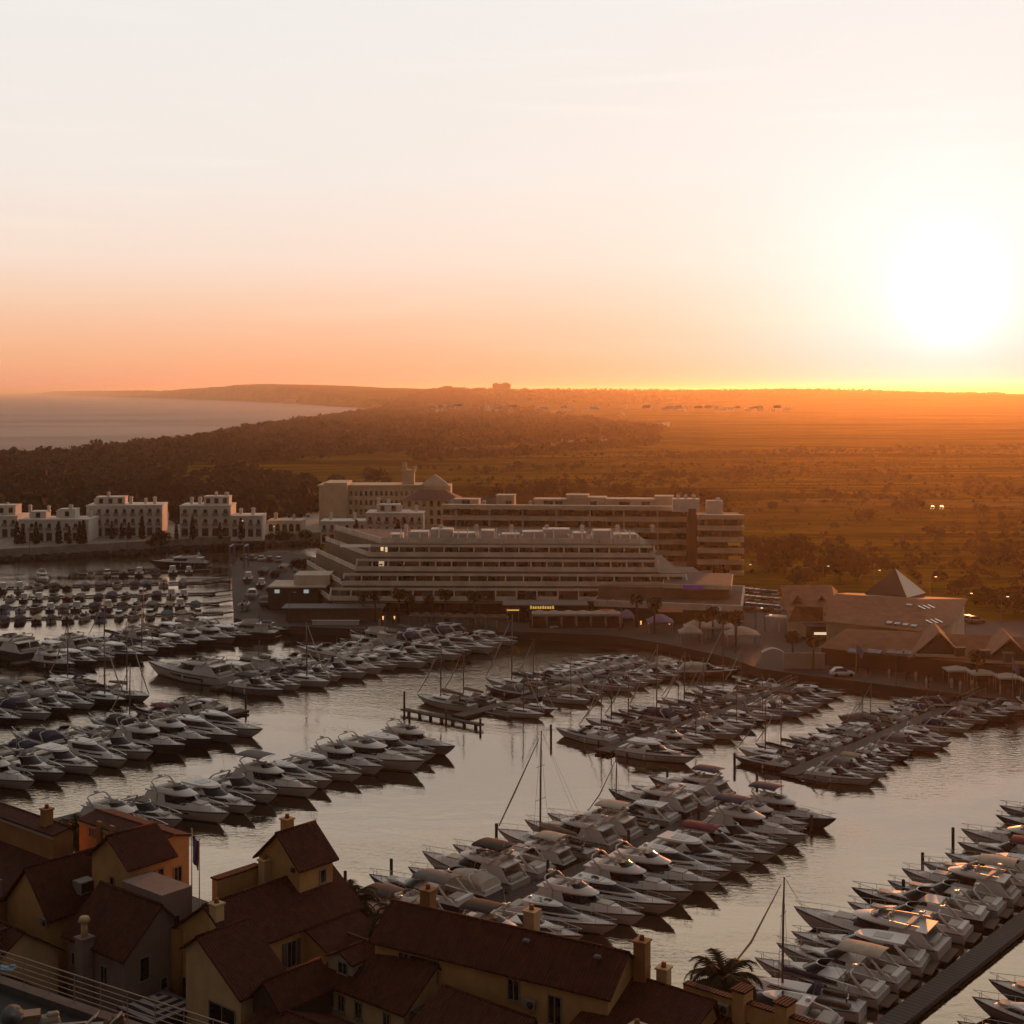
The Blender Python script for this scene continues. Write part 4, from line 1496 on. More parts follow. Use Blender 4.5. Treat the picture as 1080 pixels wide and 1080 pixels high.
def cruiser(name, L=11, B=1.66, fb=.92, fbow=1.26, top='open', cover='beige'):
    h = Hull(L, B, fb, fbow, .14, .34, 1.9)
    t = base_boat(name, h)
    q = L / 11
    x0 = -L / 2
    a, b_ = ring(fb + .02, x0 + 3.4 * q, x0 + 9.9 * q, B * .80, 1.9), ring(fb + .62, x0 + 3.4 * q, x0 + 7.6 * q, B * .64, 2.1)
    cab = tier(MB(), [a, lerp_ring(a, b_, .5, .05), b_]).build('cabin', gel_white, t)
    band(MB(), a, b_, .42, .88, .055, 1, 7).grid([lerp_ring(a, b_, .42, .055)[-7:-1], lerp_ring(a, b_, .88, .055)[-7:-1]]).build('window_band', tinted, cab)
    # wrap-round windscreen
    w0, w1 = ring(fb + .55, x0 + 3.3 * q, x0 + 6.9 * q, B * .78, 2.3), ring(fb + 1.28, x0 + 3.0 * q, x0 + 5.5 * q, B * .66, 2.5)
    MB().grid([w0[3:-3], w1[3:-3]]).build('windscreen', tinted, t)
    MB().tube([(p[0], p[1], p[2] + .02) for p in w1[3:-3]], .035, 4).build('windscreen_frame', steel, t)
    # cockpit coamings
    c0, c1 = [], []
    cw = MB()
    for sd in (-1, 1):
        cw.add([(x0 + .25, sd * B * .91, fb - .06), (x0 + 4.4 * q, sd * B * .93, fb - .06), (x0 + 4.4 * q, sd * B * .78, fb + .58), (x0 + 1.0 * q, sd * B * .82, fb + .40),
                (x0 + .25, sd * B * .74, fb - .06), (x0 + 4.4 * q, sd * B * .72, fb - .06), (x0 + 4.4 * q, sd * B * .70, fb + .58), (x0 + 1.0 * q, sd * B * .72, fb + .40)],
               [(0, 1, 2, 3), (7, 6, 5, 4), (3, 2, 6, 7), (0, 3, 7, 4), (1, 5, 6, 2)])
    cw.box((x0 + .5 * q, 0, fb + .15), (.5, B * 1.5, .5), bevel=.06)
    cw.build('coaming', gel_white, t)
    fl = h.deck(.045, .06, .40, 6, .45).build('cockpit_floor', teak, t)
    st = MB()
    seat(st, x0 + 3.4 * q, -B * .36, fb - .02, .6, .6)
    seat(st, x0 + 3.4 * q, B * .36, fb - .02, .6, .6)
    st.box((x0 + 1.25 * q, 0, fb + .2), (1.1, B * 1.05, .4), bevel=.1)
    st.build('seats', vinyl, t)
    if top in ('open', 'arch', 'bimini', 'tent'):
        ar = MB()
        xa = x0 + 2.0 * q
        hh = 1.42
        ar.tube([(xa - .7, -B * .86, fb + .35), (xa + .2, -B * .80, fb + hh - .15), (xa + .35, -B * .6, fb + hh), (xa + .35, B * .6, fb + hh), (xa + .2, B * .80, fb + hh - .15), (xa - .7, B * .86, fb + .35)], [.15, .09, .075, .075, .09, .15], 6)
        ar.tube([(xa + .3, .4, fb + hh), (xa, .5, fb + 2.7)], .016, 4)
        ar.tube([(xa + .35, 0, fb + hh + .04), (xa + .35, 0, fb + hh + .24)], [.26, .2], 9)
        ar.build('radar_arch', gel_white, t)
    if top == 'bimini':
        rows = [[(x0 + (1.6 + 3.6 * i / 4) * q, B * .80 * math.cos(math.pi * k / 8), fb + 1.52 + .28 * math.sin(math.pi * k / 8) + .05 * math.sin(math.pi * i / 4)) for k in range(9)] for i in range(5)]
        MB().grid(rows).grid([[(p[0], p[1], p[2] - .05) for p in r] for r in rows], flip=True).build('bimini', canv[cover], t)
    if top == 'tent':
        rows = []
        for xx, zz, ww in ((.35, .35, .84), (.7, 1.1, .80), (1.9, 1.50, .74), (3.4, 1.52, .70), (4.9, 1.26, .66)):
            rows.append([(x0 + xx * q, B * .92 * ww / .8 * math.cos(math.pi * k / 10) if 0 < k < 10 else math.copysign(B * .86, 1 if k == 0 else -1), fb + .32 + max(.0, zz - .32) * math.sin(math.pi * k / 10) ** .45) for k in range(11)])
        MB().grid(rows, smooth=False).build('cockpit_cover', canv[cover], t)
    if top == 'hard':
        r0, r1 = ring(fb + 1.30, x0 + 1.7 * q, x0 + 5.7 * q, B * .70, 2.8), ring(fb + 1.48, x0 + 1.5 * q, x0 + 5.4 * q, B * .66, 2.8)
        hd = tier(MB(), [r0, r1]).build('hardtop', gel_white, t)
        for sd in (-1, 1):
            MB().tube([(x0 + 1.2 * q, sd * B * .82, fb + .35), (x0 + 2.2 * q, sd * B * .70, fb + 1.32)], [.22, .12], 6).build('pillar', gel_white, hd)
        MB().box((x0 + 3.4 * q, 0, fb + 1.485), (1.5, B * .7, .03)).build('roof_hatch', tinted, hd)
    MB().box((x0 - .36, 0, .32), (.85, B * 1.6, .13), bevel=.05).build('swim_platform', teak, t)
    MB().box((x0 + 7.9 * q, 0, fb + .50), (1.7, B * .62, .12), bevel=.05).build('sunpad', vinyl, t)
    h.rail(.48, .99, .55).build('bow_rail', steel, t)
    ports(h, (.56,), .68, t, .5, .16)
    fenders(h, (.18, .42), t)
    return t


def coupe(name, L=12.4, B=1.72, fb=.98, fbow=1.34):
    h = Hull(L, B, fb, fbow, .15, .34, 1.85)
    t = base_boat(name, h)
    q = L / 12.4
    x0 = -L / 2
    a, b_ = ring(fb + .02, x0 + 2.6 * q, x0 + 10.6 * q, B * .82, 1.75), ring(fb + .66, x0 + 2.6 * q, x0 + 8.4 * q, B * .74, 1.9)
    c = ring(fb + 1.34, x0 + 2.0 * q, x0 + 5.6 * q, B * .60, 2.3)
    cab = tier(MB(), [a, lerp_ring(a, b_, .5, .04), b_, lerp_ring(b_, c, .55, .03), c]).build('cabin', gel_white, t)
    band(MB(), b_, c, .06, .80, .05, 1, -1).build('window_band', tinted, cab)
    band(MB(), a, b_, .48, .80, .055, 2, 7).grid([lerp_ring(a, b_, .48, .055)[-7:-2], lerp_ring(a, b_, .80, .055)[-7:-2]]).build('hull_glass', tinted, cab)
    MB().box((x0 + 3.9 * q, 0, fb + 1.35), (1.7 * q, B * .72, .05)).build('sunroof', tinted, cab)
    MB().tube([(x0 + 2.2 * q, -.5, fb + 1.34), (x0 + 1.9 * q, -.5, fb + 2.6)], .016, 4).tube([(x0 + 2.4 * q, 0, fb + 1.3), (x0 + 2.4 * q, 0, fb + 1.55)], [.24, .2], 9).build('mast', steel, t)
    st = MB()
    st.box((x0 + .9 * q, 0, fb + .22), (1.3, B * 1.3, .5), bevel=.12)
    st.box((x0 + 2.0 * q, -B * .4, fb + .2), (.8, .6, .45), bevel=.1)
    st.build('sunpad', vinyl, t)
    for sd in (-1, 1):
        MB().add([(x0 + .3, sd * B * .92, fb - .05), (x0 + 3.0 * q, sd * B * .9, fb - .05), (x0 + 3.0 * q, sd * B * .72, fb + .9), (x0 + 1.0 * q, sd * B * .84, fb + .42), (x0 + .3, sd * B * .8, fb - .05), (x0 + 3.0 * q, sd * B * .7, fb - .05), (x0 + 3.0 * q, sd * B * .64, fb + .9), (x0 + 1.0 * q, sd * B * .74, fb + .42)],
                 [(0, 1, 2, 3), (7, 6, 5, 4), (3, 2, 6, 7), (0, 3, 7, 4), (1, 5, 6, 2)]).build('coaming', gel_white, t)
    MB().box((x0 - .4, 0, .33), (.95, B * 1.6, .13), bevel=.05).build('swim_platform', teak, t)
    h.rail(.50, .99, .5).build('bow_rail', steel, t)
    h.stripe(.52, .66, .02, .30, .56, 8).build('hull_window', tinted, t)
    fenders(h, (.2, .42), t)
    return t


def sailer(name, L=11.5, B=1.72, cover='navy', mast_h=9.8, jib='cream'):
    h = Hull(L, B, .95, 1.18, .13, .46, 1.95, .66)
    t = base_boat(name, h, deckm=deck_white)
    x0 = -L / 2
    a, b_ = ring(.98, x0 + 3.6, x0 + 9.2, B * .60, 2.1), ring(1.48, x0 + 3.8, x0 + 8.2, B * .46, 2.3)
    cab = tier(MB(), [a, b_]).build('coachroof', gel_white, t)
    band(MB(), a, b_, .35, .78, .02, 1, 6).grid([lerp_ring(a, b_, .35, .02)[-6:-1], lerp_ring(a, b_, .78, .02)[-6:-1]]).build('window_band', tinted, cab)
    xm = x0 + 6.6
    ms = MB().tube([(xm, 0, .9), (xm - .05, 0, mast_h * .6), (xm - .15, 0, mast_h)], [.11, .10, .065], 8)
    for zz in (.42, .70):
        ms.tube([(xm - .05, -1.0 * (1.2 - zz * .6), mast_h * zz), (xm - .05, 1.0 * (1.2 - zz * .6), mast_h * zz)], .03, 4)
    ms.build('mast', alloy, t)
    MB().tube([(xm - .15, 0, 2.25), (xm - 4.6, 0, 2.15)], .08, 6).build('boom', alloy, t)
    MB().tube([(xm - .1, 0, 2.55), (xm - 1.2, 0, 2.55), (xm - 4.5, 0, 2.32)], [.22, .24, .12], 8).build('sail_cover', canv[cover], t)
    MB().tube([(x0 + L - .25, 0, 1.5), (x0 + L - 2.2, 0, mast_h * .42), (xm + .15, 0, mast_h * .93)], [.07, .10, .04], 7).build('furled_jib', canv[jib], t)
    rg = MB()
    for sd in (-1, 1):
        rg.tube([(xm - .2, sd * B * .92, 1.1), (xm - .05, sd * .9, mast_h * .42), (xm - .1, 0, mast_h * .92)], .016, 4)
        rg.tube([(x0 + .2, sd * .6, 1.1), (xm - .15, 0, mast_h)], .012, 4)
    rg.build('rigging', rubber, t)
    ck = MB()
    for sd in (-1, 1):
        ck.box((x0 + 2.1, sd * B * .52, 1.12), (2.8, .5, .32), bevel=.06)
    ck.tube([(x0 + 1.3, 0, 1.0), (x0 + 1.3, 0, 1.7)], .07, 6)
    ck.build('cockpit_seat', teak, t)
    MB().tube([(x0 + 1.25 + .02 * math.cos(k), .48 * math.cos(k * math.pi / 6), 1.75 + .48 * math.sin(k * math.pi / 6)) for k in range(13)], .03, 4).build('wheel', steel, t)
    rows = [[(x0 + 3.2 + 1.1 * i / 3, B * .50 * math.cos(math.pi * k / 8), 1.42 + (.75 - .12 * (3 - i)) * math.sin(math.pi * k / 8) ** .6 * (1 if i < 3 else .25)) for k in range(9)] for i in range(4)]
    MB().grid(rows).build('spray_hood', canv[cover], t)
    h.rail(.04, .99, .58, 12, .018).build('guard_rail', steel, t)
    return t


def trawler(name, hullm=gel_navy, L=12.5):
    h = Hull(L, 2.0, 1.35, 1.95, .10, .40, 2.2)
    t = base_boat(name, h, hullm)
    x0 = -L / 2
    a, b_ = ring(1.35, x0 + 2.4, x0 + 8.8, 1.55, 3.4), ring(2.95, x0 + 2.4, x0 + 8.0, 1.45, 3.4)
    sal = tier(MB(), [a, b_]).build('saloon', gel_white, t)
    band(MB(), a, b_, .45, .84, .02, 1, -1).build('window_band', tinted, sal)
    r0, r1 = ring(2.94, x0 + 1.0, x0 + 8.4, 1.75, 3.2), ring(3.10, x0 + 1.0, x0 + 8.4, 1.75, 3.2)
    rf = tier(MB(), [r0, r1]).build('boat_deck', gel_cream, t)
    c0, c1 = ring(3.08, x0 + 4.2, x0 + 7.8, 1.35, 3), ring(3.75, x0 + 4.2, x0 + 7.4, 1.3, 3)
    MB().grid([c0, c1]).grid([lerp_ring(c0, c1, 1, 0), lerp_ring(c0, c1, 0, -.12)]).build('coaming', gel_white, rf)
    MB().tube([(x0 + 3.9, 0, 3.1), (x0 + 3.7, 0, 6.4)], [.09, .05], 6).tube([(x0 + 3.8, -.8, 5.0), (x0 + 3.8, .8, 5.0)], .03, 4).build('mast', alloy, t)
    MB().box((x0 + 2.2, 0, 3.35), (2.2, 1.3, .5), bevel=.2).build('tender', canv['grey'], t)
    MB().box((x0 - .35, 0, .35), (.8, 3.0, .14), bevel=.05).build('swim_platform', teak, t)
    h.rail(.05, .99, .75, 12).build('guard_rail', steel, t)
    return t


def runabout(name, cover=None, cabin=False, L=6.2):
    h = Hull(L, 1.15, .72, 1.0, .12, .36, 2.2)
    t = base_boat(name, h, boot=False)
    x0 = -L / 2
    if cabin:
        a, b_ = ring(.70, x0 + 2.2, x0 + 4.9, .86, 2.6), ring(2.0, x0 + 2.2, x0 + 4.1, .74, 2.8)
        c = tier(MB(), [a, b_]).build('cabin', gel_white, t)
        band(MB(), a, b_, .50, .92, .02, 1, -1).build('window_band', tinted, c)
    elif not cover:
        w0, w1 = ring(.82, x0 + 2.7, x0 + 4.2, .88, 2.2), ring(1.28, x0 + 2.6, x0 + 3.7, .76, 2.3)
        MB().grid([w0, w1]).build('windscreen', tinted, t)
        st = MB()
        seat(st, x0 + 2.3, .4, .66, .5, .5)
        seat(st, x0 + 2.3, -.4, .66, .5, .5)
        st.box((x0 + .9, 0, .84), (.6, 1.7, .35), bevel=.06)
        st.build('seats', vinyl, t)
    if cover:
        rows = []
        for xx, zz in ((.15, .28), (1.6, .62), (3.0, .80), (4.2, .45), (5.5, .12)):
            tt = xx / L
            rows.append([(x0 + xx, (h.half(tt) + .02) * math.cos(math.pi * k / 8), h.sheer(tt) - .03 + zz * math.sin(math.pi * k / 8) ** .7) for k in range(9)])
        MB().grid(rows).build('boat_cover', canv[cover], t)
    m_ = MB()
    m_.box((x0 - .22, 0, .95), (.45, .42, .62), bevel=.1)
    m_.box((x0 - .18, 0, .3), (.2, .14, .9))
    m_.build('outboard_motor', rubber, t)
    return t


# kinds: (prototype builder, words for the label)
KINDS = {
    'fly': (lambda: flybridge('flybridge_yacht'), 'flybridge yacht', ''),
    'flyb': (lambda: flybridge('flybridge_yacht', bim='beige'), 'flybridge yacht', 'beige top canopy'),
    'flyn': (lambda: flybridge('flybridge_yacht', L=13.2, bim='navy'), 'flybridge yacht', 'navy top canopy'),
    'big': (lambda: flybridge('motor_yacht', L=17.5, B=2.45, fb=1.45, fbow=2.05, big=True), 'large motor yacht', ''),
    'open': (lambda: cruiser('sport_cruiser', top='open'), 'open sport cruiser', ''),
    'bim': (lambda: cruiser('sport_cruiser', top='bimini', cover='beige'), 'sport cruiser', 'beige sunshade'),
    'bimn': (lambda: cruiser('sport_cruiser', top='bimini', cover='navy'), 'sport cruiser', 'navy sunshade'),
    'tent': (lambda: cruiser('sport_cruiser', top='tent', cover='navy'), 'sport cruiser', 'dark cockpit cover'),
    'tentg': (lambda: cruiser('sport_cruiser', top='tent', cover='grey'), 'sport cruiser', 'grey cockpit cover'),
    'hard': (lambda: cruiser('hardtop_cruiser', L=12, B=1.9, top='hard'), 'hardtop cruiser', ''),
    'coup': (lambda: coupe('coupe_cruiser'), 'low coupe cruiser', ''),
    'coupl': (lambda: coupe('coupe_cruiser', L=14.6, B=1.95, fb=1.15, fbow=1.6), 'long low coupe cruiser', ''),
    'sail': (lambda: sailer('sailing_yacht'), 'sailing yacht', 'dark sail cover'),
    'sailb': (lambda: sailer('sailing_yacht', L=12.2, cover='beige', mast_h=12.2), 'sailing yacht', 'beige sail cover'),
    'traw': (lambda: trawler('trawler_yacht'), 'trawler yacht', 'boxy saloon'),
    'run': (lambda: runabout('small_motorboat'), 'small open motorboat', ''),
    'runc': (lambda: runabout('small_motorboat', cover='navy'), 'small covered motorboat', ''),
    'runt': (lambda: runabout('small_motorboat', cover='teal'), 'small teal covered motorboat', ''),
    'cab': (lambda: runabout('small_cabin_boat', cabin=True, L=6.6), 'small cabin boat', ''),
}
LEN = {'fly': 12.6, 'flyb': 12.6, 'flyn': 13.2, 'big': 17.5, 'open': 11, 'bim': 11, 'bimn': 11, 'tent': 11, 'tentg': 11, 'hard': 12, 'coup': 12.4, 'coupl': 14.6, 'sail': 11.5, 'sailb': 12.2, 'traw': 12.5, 'run': 6.2, 'runc': 6.2, 'runt': 6.2, 'cab': 6.6}
HALFB = {'fly': 2.0, 'flyb': 2.0, 'flyn': 2.0, 'big': 2.5, 'open': 1.8, 'bim': 1.8, 'bimn': 1.8, 'tent': 1.8, 'tentg': 1.8, 'hard': 1.95, 'coup': 1.75, 'coupl': 2.0, 'sail': 1.75, 'sailb': 1.75, 'traw': 2.05, 'run': 1.2, 'runc': 1.2, 'runt': 1.2, 'cab': 1.2}
n_boats = [0]
LABELS = set()
CANVAS_PARTS = ('bimini', 'cockpit_cover', 'sail_cover', 'spray_hood', 'boat_cover')


def boat(kind, pos, ang, L, hull='white', where='', canvas=None, group=None, beam=None):
    s = L / LEN[kind]
    if kind not in PROTO:
        PROTO[kind] = KINDS[kind][0]()
        o = PROTO[kind]
    else:
        o = copy_tree(PROTO[kind])
    o.location = pos
    o.rotation_euler = (0, 0, ang)
    sy = s if beam is None else min(s * 1.08, max(s * .86, beam / HALFB[kind]))
    o.scale = (s, sy, (s + sy) / 2)
    for ch in KIDS(o):
        n = ch.name.split('.')[0]
        if n == 'hull' and hull != 'white':
            paint(ch, hull_mats[hull])
        elif n == 'hull' and kind == 'traw':
            paint(ch, hull_mats[hull])
        if canvas and n in CANVAS_PARTS:
            paint(ch, canv[canvas])
    words = KINDS[kind][1]
    extra = KINDS[kind][2]
    if canvas and extra:
        extra = canvas + ' ' + ' '.join(extra.split()[1:])
    lab = f'{hull}-hulled {words}'
    if extra and len((lab + ' ' + extra + ' ' + where).split()) + 1 <= 16:
        lab += f' with {extra}'
    lab = f'{lab}, {where}'
    if lab in LABELS:
        print('DUP LABEL', lab)
    if len(lab.split()) > 16:
        lab = lab
    LABELS.add(lab)
    n_boats[0] += 1
    return tag(o, lab, 'boat', group)


ORD = ['first', 'second', 'third', 'fourth', 'fifth', 'sixth', 'seventh', 'eighth', 'ninth', 'tenth', 'eleventh', 'twelfth', 'thirteenth', 'fourteenth', 'fifteenth', 'sixteenth', 'seventeenth', 'eighteenth', 'nineteenth', 'twentieth']
brg = random.Random(23)


def wchoice(pairs):
    tot = sum(p[1] for p in pairs)
    r = brg.uniform(0, tot)
    for k, w in pairs:
        r -= w
        if r <= 0:
            return k
    return pairs[-1][0]


planks = bpy.data.materials.new('pontoon planks')
planks.use_nodes = True
_q = G(planks.node_tree)
_b = planks.node_tree.nodes['Principled BSDF']
_b.inputs['Roughness'].default_value = .8
_t = _q.new('ShaderNodeTexCoord')
_s = _q.new('ShaderNodeSeparateXYZ')
_q.put(_s.inputs[0], _t.outputs['Object'])
_f = _q.m('FRACT', _q.m('MULTIPLY', _s.outputs[0], 1.7))
_g = _q.m('GREATER_THAN', _f, .30)
_q.put(_b.inputs['Base Color'], _q.mix(_g, (.010, .008, .006), _q.mix(_q.noise(_t.outputs['Object'], 1.4, 3), (.030, .022, .017), (.085, .063, .047))))
pile_m = mat('tarred pile', (.022, .017, .014), .7)
pile_src = None


def pile(p, hgt=3.6, lab='dark mooring pile standing in the harbour water'):
    global pile_src
    if pile_src is None:
        pile_src = MB().tube([(0, 0, -2), (0, 0, .97), (0, 0, 1.0)], [.17, .17, .08], 9).build('mooring_pile', pile_m)
        o = pile_src
    else:
        o = pile_src.copy()
        COL.objects.link(o)
    o.location = (p[0], p[1], 0)
    o.scale = (1, 1, hgt)
    return tag(o, lab, 'mooring pile', 'mooring piles along the pontoons')


def pontoon(v, u0, u1, label, w=2.3, fingers=(), both=True):
    t = thing('pontoon', label, 'pontoon', uv(u0, v), UANG, 'floating pontoons')
    L = u1 - u0
    MB().box((L / 2, 0, .30), (L, w, .42)).build('deck', planks, t)
    MB().box((L / 2, -w / 2 - .03, .36), (L, .08, .16)).box((L / 2, w / 2 + .03, .36), (L, .08, .16)).build('edge_rail', pile_m, t)
    for (uu, sd, ln) in fingers:
        o = MB().box((0, 0, .3), (.7, ln, .28)).build('finger', planks, t, (uu - u0, -sd * (w / 2 + ln / 2), 0))
    return t


def row(v, u0, u1, side, Lr, pitch, kinds, hulls, pont, far_words=True, fixed=None, canvases=(None, None, 'black', 'grey', 'navy', 'cream', 'maroon'), piles=True, jit=.055, gaps=.045, turn=6.0, back=1.6):
    """moor a row of boats stern-to on one side of a pontoon"""
    fixed = fixed or {}
    items = []
    u = u0 + pitch / 2
    i = 0
    while u < u1 - pitch * .3:
        fx = fixed.get(i, {})
        k = fx.get('k') or wchoice(kinds)
        L = fx.get('L') or brg.uniform(Lr[0] * .88, Lr[1] * 1.04)
        if k == 'big' and 'L' not in fx:
            L = min(17, Lr[1] * 1.15)
        pt = fx.get('p', pitch * (.93 + .14 * brg.random()) * (1.0 if k != 'big' else 1.12))
        hl = fx.get('h') or wchoice(hulls)
        if k == 'traw' and hl == 'white':
            hl = 'navy'
        items.append((u, k, L, hl, pt, fx.get('c', brg.choice(canvases))))
        u += pt
        i += 1
    items = [it for q_, it in enumerate(items) if q_ in fixed or brg.random() > gaps]
    n = len(items)
    out = []
    for i, (u, k, L, hl, pt, cv) in enumerate(items):
        j = n - 1 - i
        if i <= j:
            where = f'{ORD[i]} from near end, {pont}'
        else:
            where = f'{ORD[j]} from far end, {pont}'
        p = uv(u, v + side * (back + L / 2))
        ang = math.atan2(VD.y * side, VD.x * side) + R(turn) + brg.uniform(-jit, jit)
        out.append(boat(k, (p.x, p.y, brg.uniform(-.03, .03)), ang, L, hl, where, cv, 'boats moored along the pontoons', beam=pt * .465))
    return out


mix_near = [('fly', 3), ('flyb', 2), ('flyn', 1.2), ('open', 2.4), ('bim', 1.2), ('bimn', .8), ('tent', 1), ('tentg', .8), ('hard', 1.8), ('coup', 2.2), ('coupl', 1)]
mix_small = [('fly', 1.4), ('open', 2.6), ('bim', 1.4), ('bimn', 1.2), ('tent', 1.8), ('tentg', 1.3), ('hard', 1.6), ('coup', 1.8), ('sail', 1.7), ('traw', .4)]
hw = [('white', 8), ('cream', 2), ('grey', 1.3), ('navy', 1.3), ('black', .5)]
hw_d = [('white', 4.5), ('cream', 2), ('grey', 2), ('navy', 2.4), ('black', 1), ('blue', .6)]
cvs = (None, None, 'beige', 'black', 'grey', 'cream', 'navy')

NA_, NB_, NC_ = 'x', 'in the left row with its own pontoon', 'bow right central pontoon'
def fset(v, us, side, ln):
    return [(u, side, ln) for u in us]

import itertools
def urange(a, b, s):
    out = []
    while a < b:
        out.append(a)
        a += s
    return out


# C: the big central pontoon from the near quay
pontoon(-89.3, 86, 151, 'long central pontoon crowded with yachts on both sides', fingers=fset(0, urange(92, 150, 8.8), 1, 6) + fset(0, urange(94, 150, 8.8), -1, 6))
row(-89.3, 91, 150.5, 1, (11.2, 12.8), 3.95, mix_near, hw, 'bow right central pontoon', fixed={4: {'k': 'fly', 'L': 12.2, 'h': 'white'}, 5: {'k': 'coupl', 'L': 13, 'h': 'white'}, 6: {'k': 'fly', 'L': 12.4}, 7: {'k': 'fly', 'L': 13.0, 'h': 'cream'}, 8: {'k': 'coup', 'L': 12}, 9: {'k': 'hard', 'L': 12.5}, 12: {'k': 'flyb', 'L': 12.4}})
row(-89.3, 91, 150.5, -1, (11, 12.6), 3.95, mix_near + [('sailb', .6)], hw, 'bow left central pontoon', fixed={2: {'k': 'bimn', 'h': 'navy', 'L': 12.4}, 4: {'k': 'flyb', 'L': 13}, 7: {'k': 'sailb', 'L': 12.5, 'h': 'cream'}, 10: {'k': 'sail', 'L': 9}}, canvases=cvs)
# B: left centre row, bows right
pontoon(-145.6, 88, 150, 'single sided pontoon behind the left centre row of big white yachts', fingers=fset(0, urange(97, 149, 9.4), 1, 7))
row(-145.6, 93, 150, 1, (13, 14.6), 4.25, [('fly', 3), ('flyb', 1.2), ('flyn', 1), ('open', 1.2), ('hard', 1.2), ('coup', 1.4), ('coupl', 1.4)], [('white', 9), ('cream', 1.4), ('grey', .5)], 'bow right, left centre pontoon', fixed={1: {'k': 'open', 'L': 11}, 2: {'k': 'fly', 'L': 14}, 3: {'k': 'hard', 'c': None, 'h': 'white', 'L': 13.6}, 5: {'k': 'flyb', 'L': 14}, 4: {'k': 'open', 'L': 12}, 7: {'k': 'hard', 'L': 13}, 9: {'k': 'big', 'L': 16, 'h': 'white', 'p': 4.9}, 11: {'k': 'fly', 'L': 13, 'h': 'grey'}})
# A: upper left row
pontoon(-174.5, 74, 143, 'pontoon behind the second row of white yachts on the left', fingers=fset(0, urange(80, 140, 9.0), 1, 6))
row(-174.5, 76, 142, 1, (12, 13.6), 4.5, [('fly', 2.4), ('flyb', 1.2), ('open', 2), ('hard', 1.2), ('bim', 1), ('flyn', .6), ('coup', 1.6), ('coupl', .8)], hw, 'bow right second left pontoon')
row(-174.5, 80, 142, -1, (8.6, 10.5), 4.1, mix_small, hw_d, 'bow left second left pontoon', canvases=cvs)
# G: bottom right row
pontoon(-49.0, 88, 168, 'broad plank pontoon at the bottom right with yachts on its left side only', w=1.9, fingers=fset(0, urange(96, 166, 9.6), 1, 0.1))
row(-49.4, 93.5, 168, -1, (11, 13), 4.15, [('fly', 2), ('open', 2), ('hard', 2), ('bim', 1), ('coup', 2)], hw, 'broad plank pontoon', fixed={0: {'k': 'hard', 'L': 12}, 1: {'k': 'coup', 'h': 'white', 'L': 12.2}, 2: {'k': 'sail', 'L': 11.6, 'h': 'white'}, 3: {'k': 'open', 'L': 11.4}, 4: {'k': 'bim', 'L': 11.6, 'c': 'cream'}, 5: {'k': 'hard', 'L': 12.0, 'h': 'white'}, 6: {'k': 'big', 'L': 14.2, 'h': 'white', 'p': 5.4}, 7: {'k': 'open', 'L': 11.5}, 8: {'k': 'open', 'L': 12.9, 'h': 'black'}, 9: {'k': 'open', 'L': 11.2}, 10: {'k': 'fly', 'L': 11.5}, 11: {'k': 'bim', 'L': 11}}, back=2.0, turn=8.5)
# H: next row, only its bows reach into the picture
row(-33.0, 100, 124, -1, (11, 11.6), 4.6, [('bim', 1), ('tentg', 1)], hw, 'beyond the broad plank pontoon', canvases=('beige', 'cream'))
pontoon(-31.8, 96, 160, 'pontoon just outside the lower right corner')
# D: row in front of the shops, left of the last
pontoon(-116.5, 158, 219, 'pontoon in the middle distance with several bare masts at its near end', fingers=fset(0, urange(163, 215, 8), 1, 5))
row(-116.5, 159, 215, 1, (8.2, 9.4), 3.8, mix_small, hw_d, 'bow right many mast pontoon', fixed={0: {'k': 'hard', 'L': 11.5, 'h': 'white'}}, canvases=cvs)
row(-116.5, 161, 214, -1, (8.4, 9.8), 3.9, mix_small + [('sail', 3)], hw_d, 'bow left many mast pontoon', fixed={0: {'k': 'open', 'L': 10}, 2: {'k': 'sail', 'L': 10.5}, 3: {'k': 'sail', 'L': 9.8}, 5: {'k': 'sailb', 'L': 10.6}, 7: {'k': 'sail', 'L': 10}, 10: {'k': 'sailb', 'L': 11}}, canvases=cvs)
# E: right hand pontoon
pontoon(-91.0, 164, 222, 'pontoon nearest the clay roofed shops, packed with smaller cruisers', fingers=fset(0, urange(164, 218, 8), 1, 4.5))
row(-91.0, 165, 219, 1, (7.2, 8.8), 3.5, mix_small, hw_d, 'bow right shop side pontoon', canvases=cvs)
row(-91.0, 165, 218, -1, (6.8, 8.0), 3.6, mix_small, hw_d, 'bow left shop side pontoon', fixed={1: {'k': 'sail', 'L': 9.5}, 2: {'k': 'sail', 'L': 9}}, canvases=cvs)
# I: behind the T jetty
pontoon(-146, 161, 218, 'middle distance pontoon beginning at two tall masts', fingers=fset(0, urange(166, 214, 8), 1, 5))
row(-146, 162, 216, 1, (8.6, 10.0), 4.2, mix_small, hw_d, 'bow right two mast pontoon', canvases=cvs)
row(-146, 164, 216, -1, (9.6, 11.4), 4.2, mix_small, hw_d, 'bow left two mast pontoon', fixed={0: {'k': 'sail', 'L': 11.5, 'h': 'cream'}, 1: {'k': 'sail', 'L': 10}, 4: {'k': 'sailb', 'L': 12, 'h': 'white'}}, canvases=cvs)
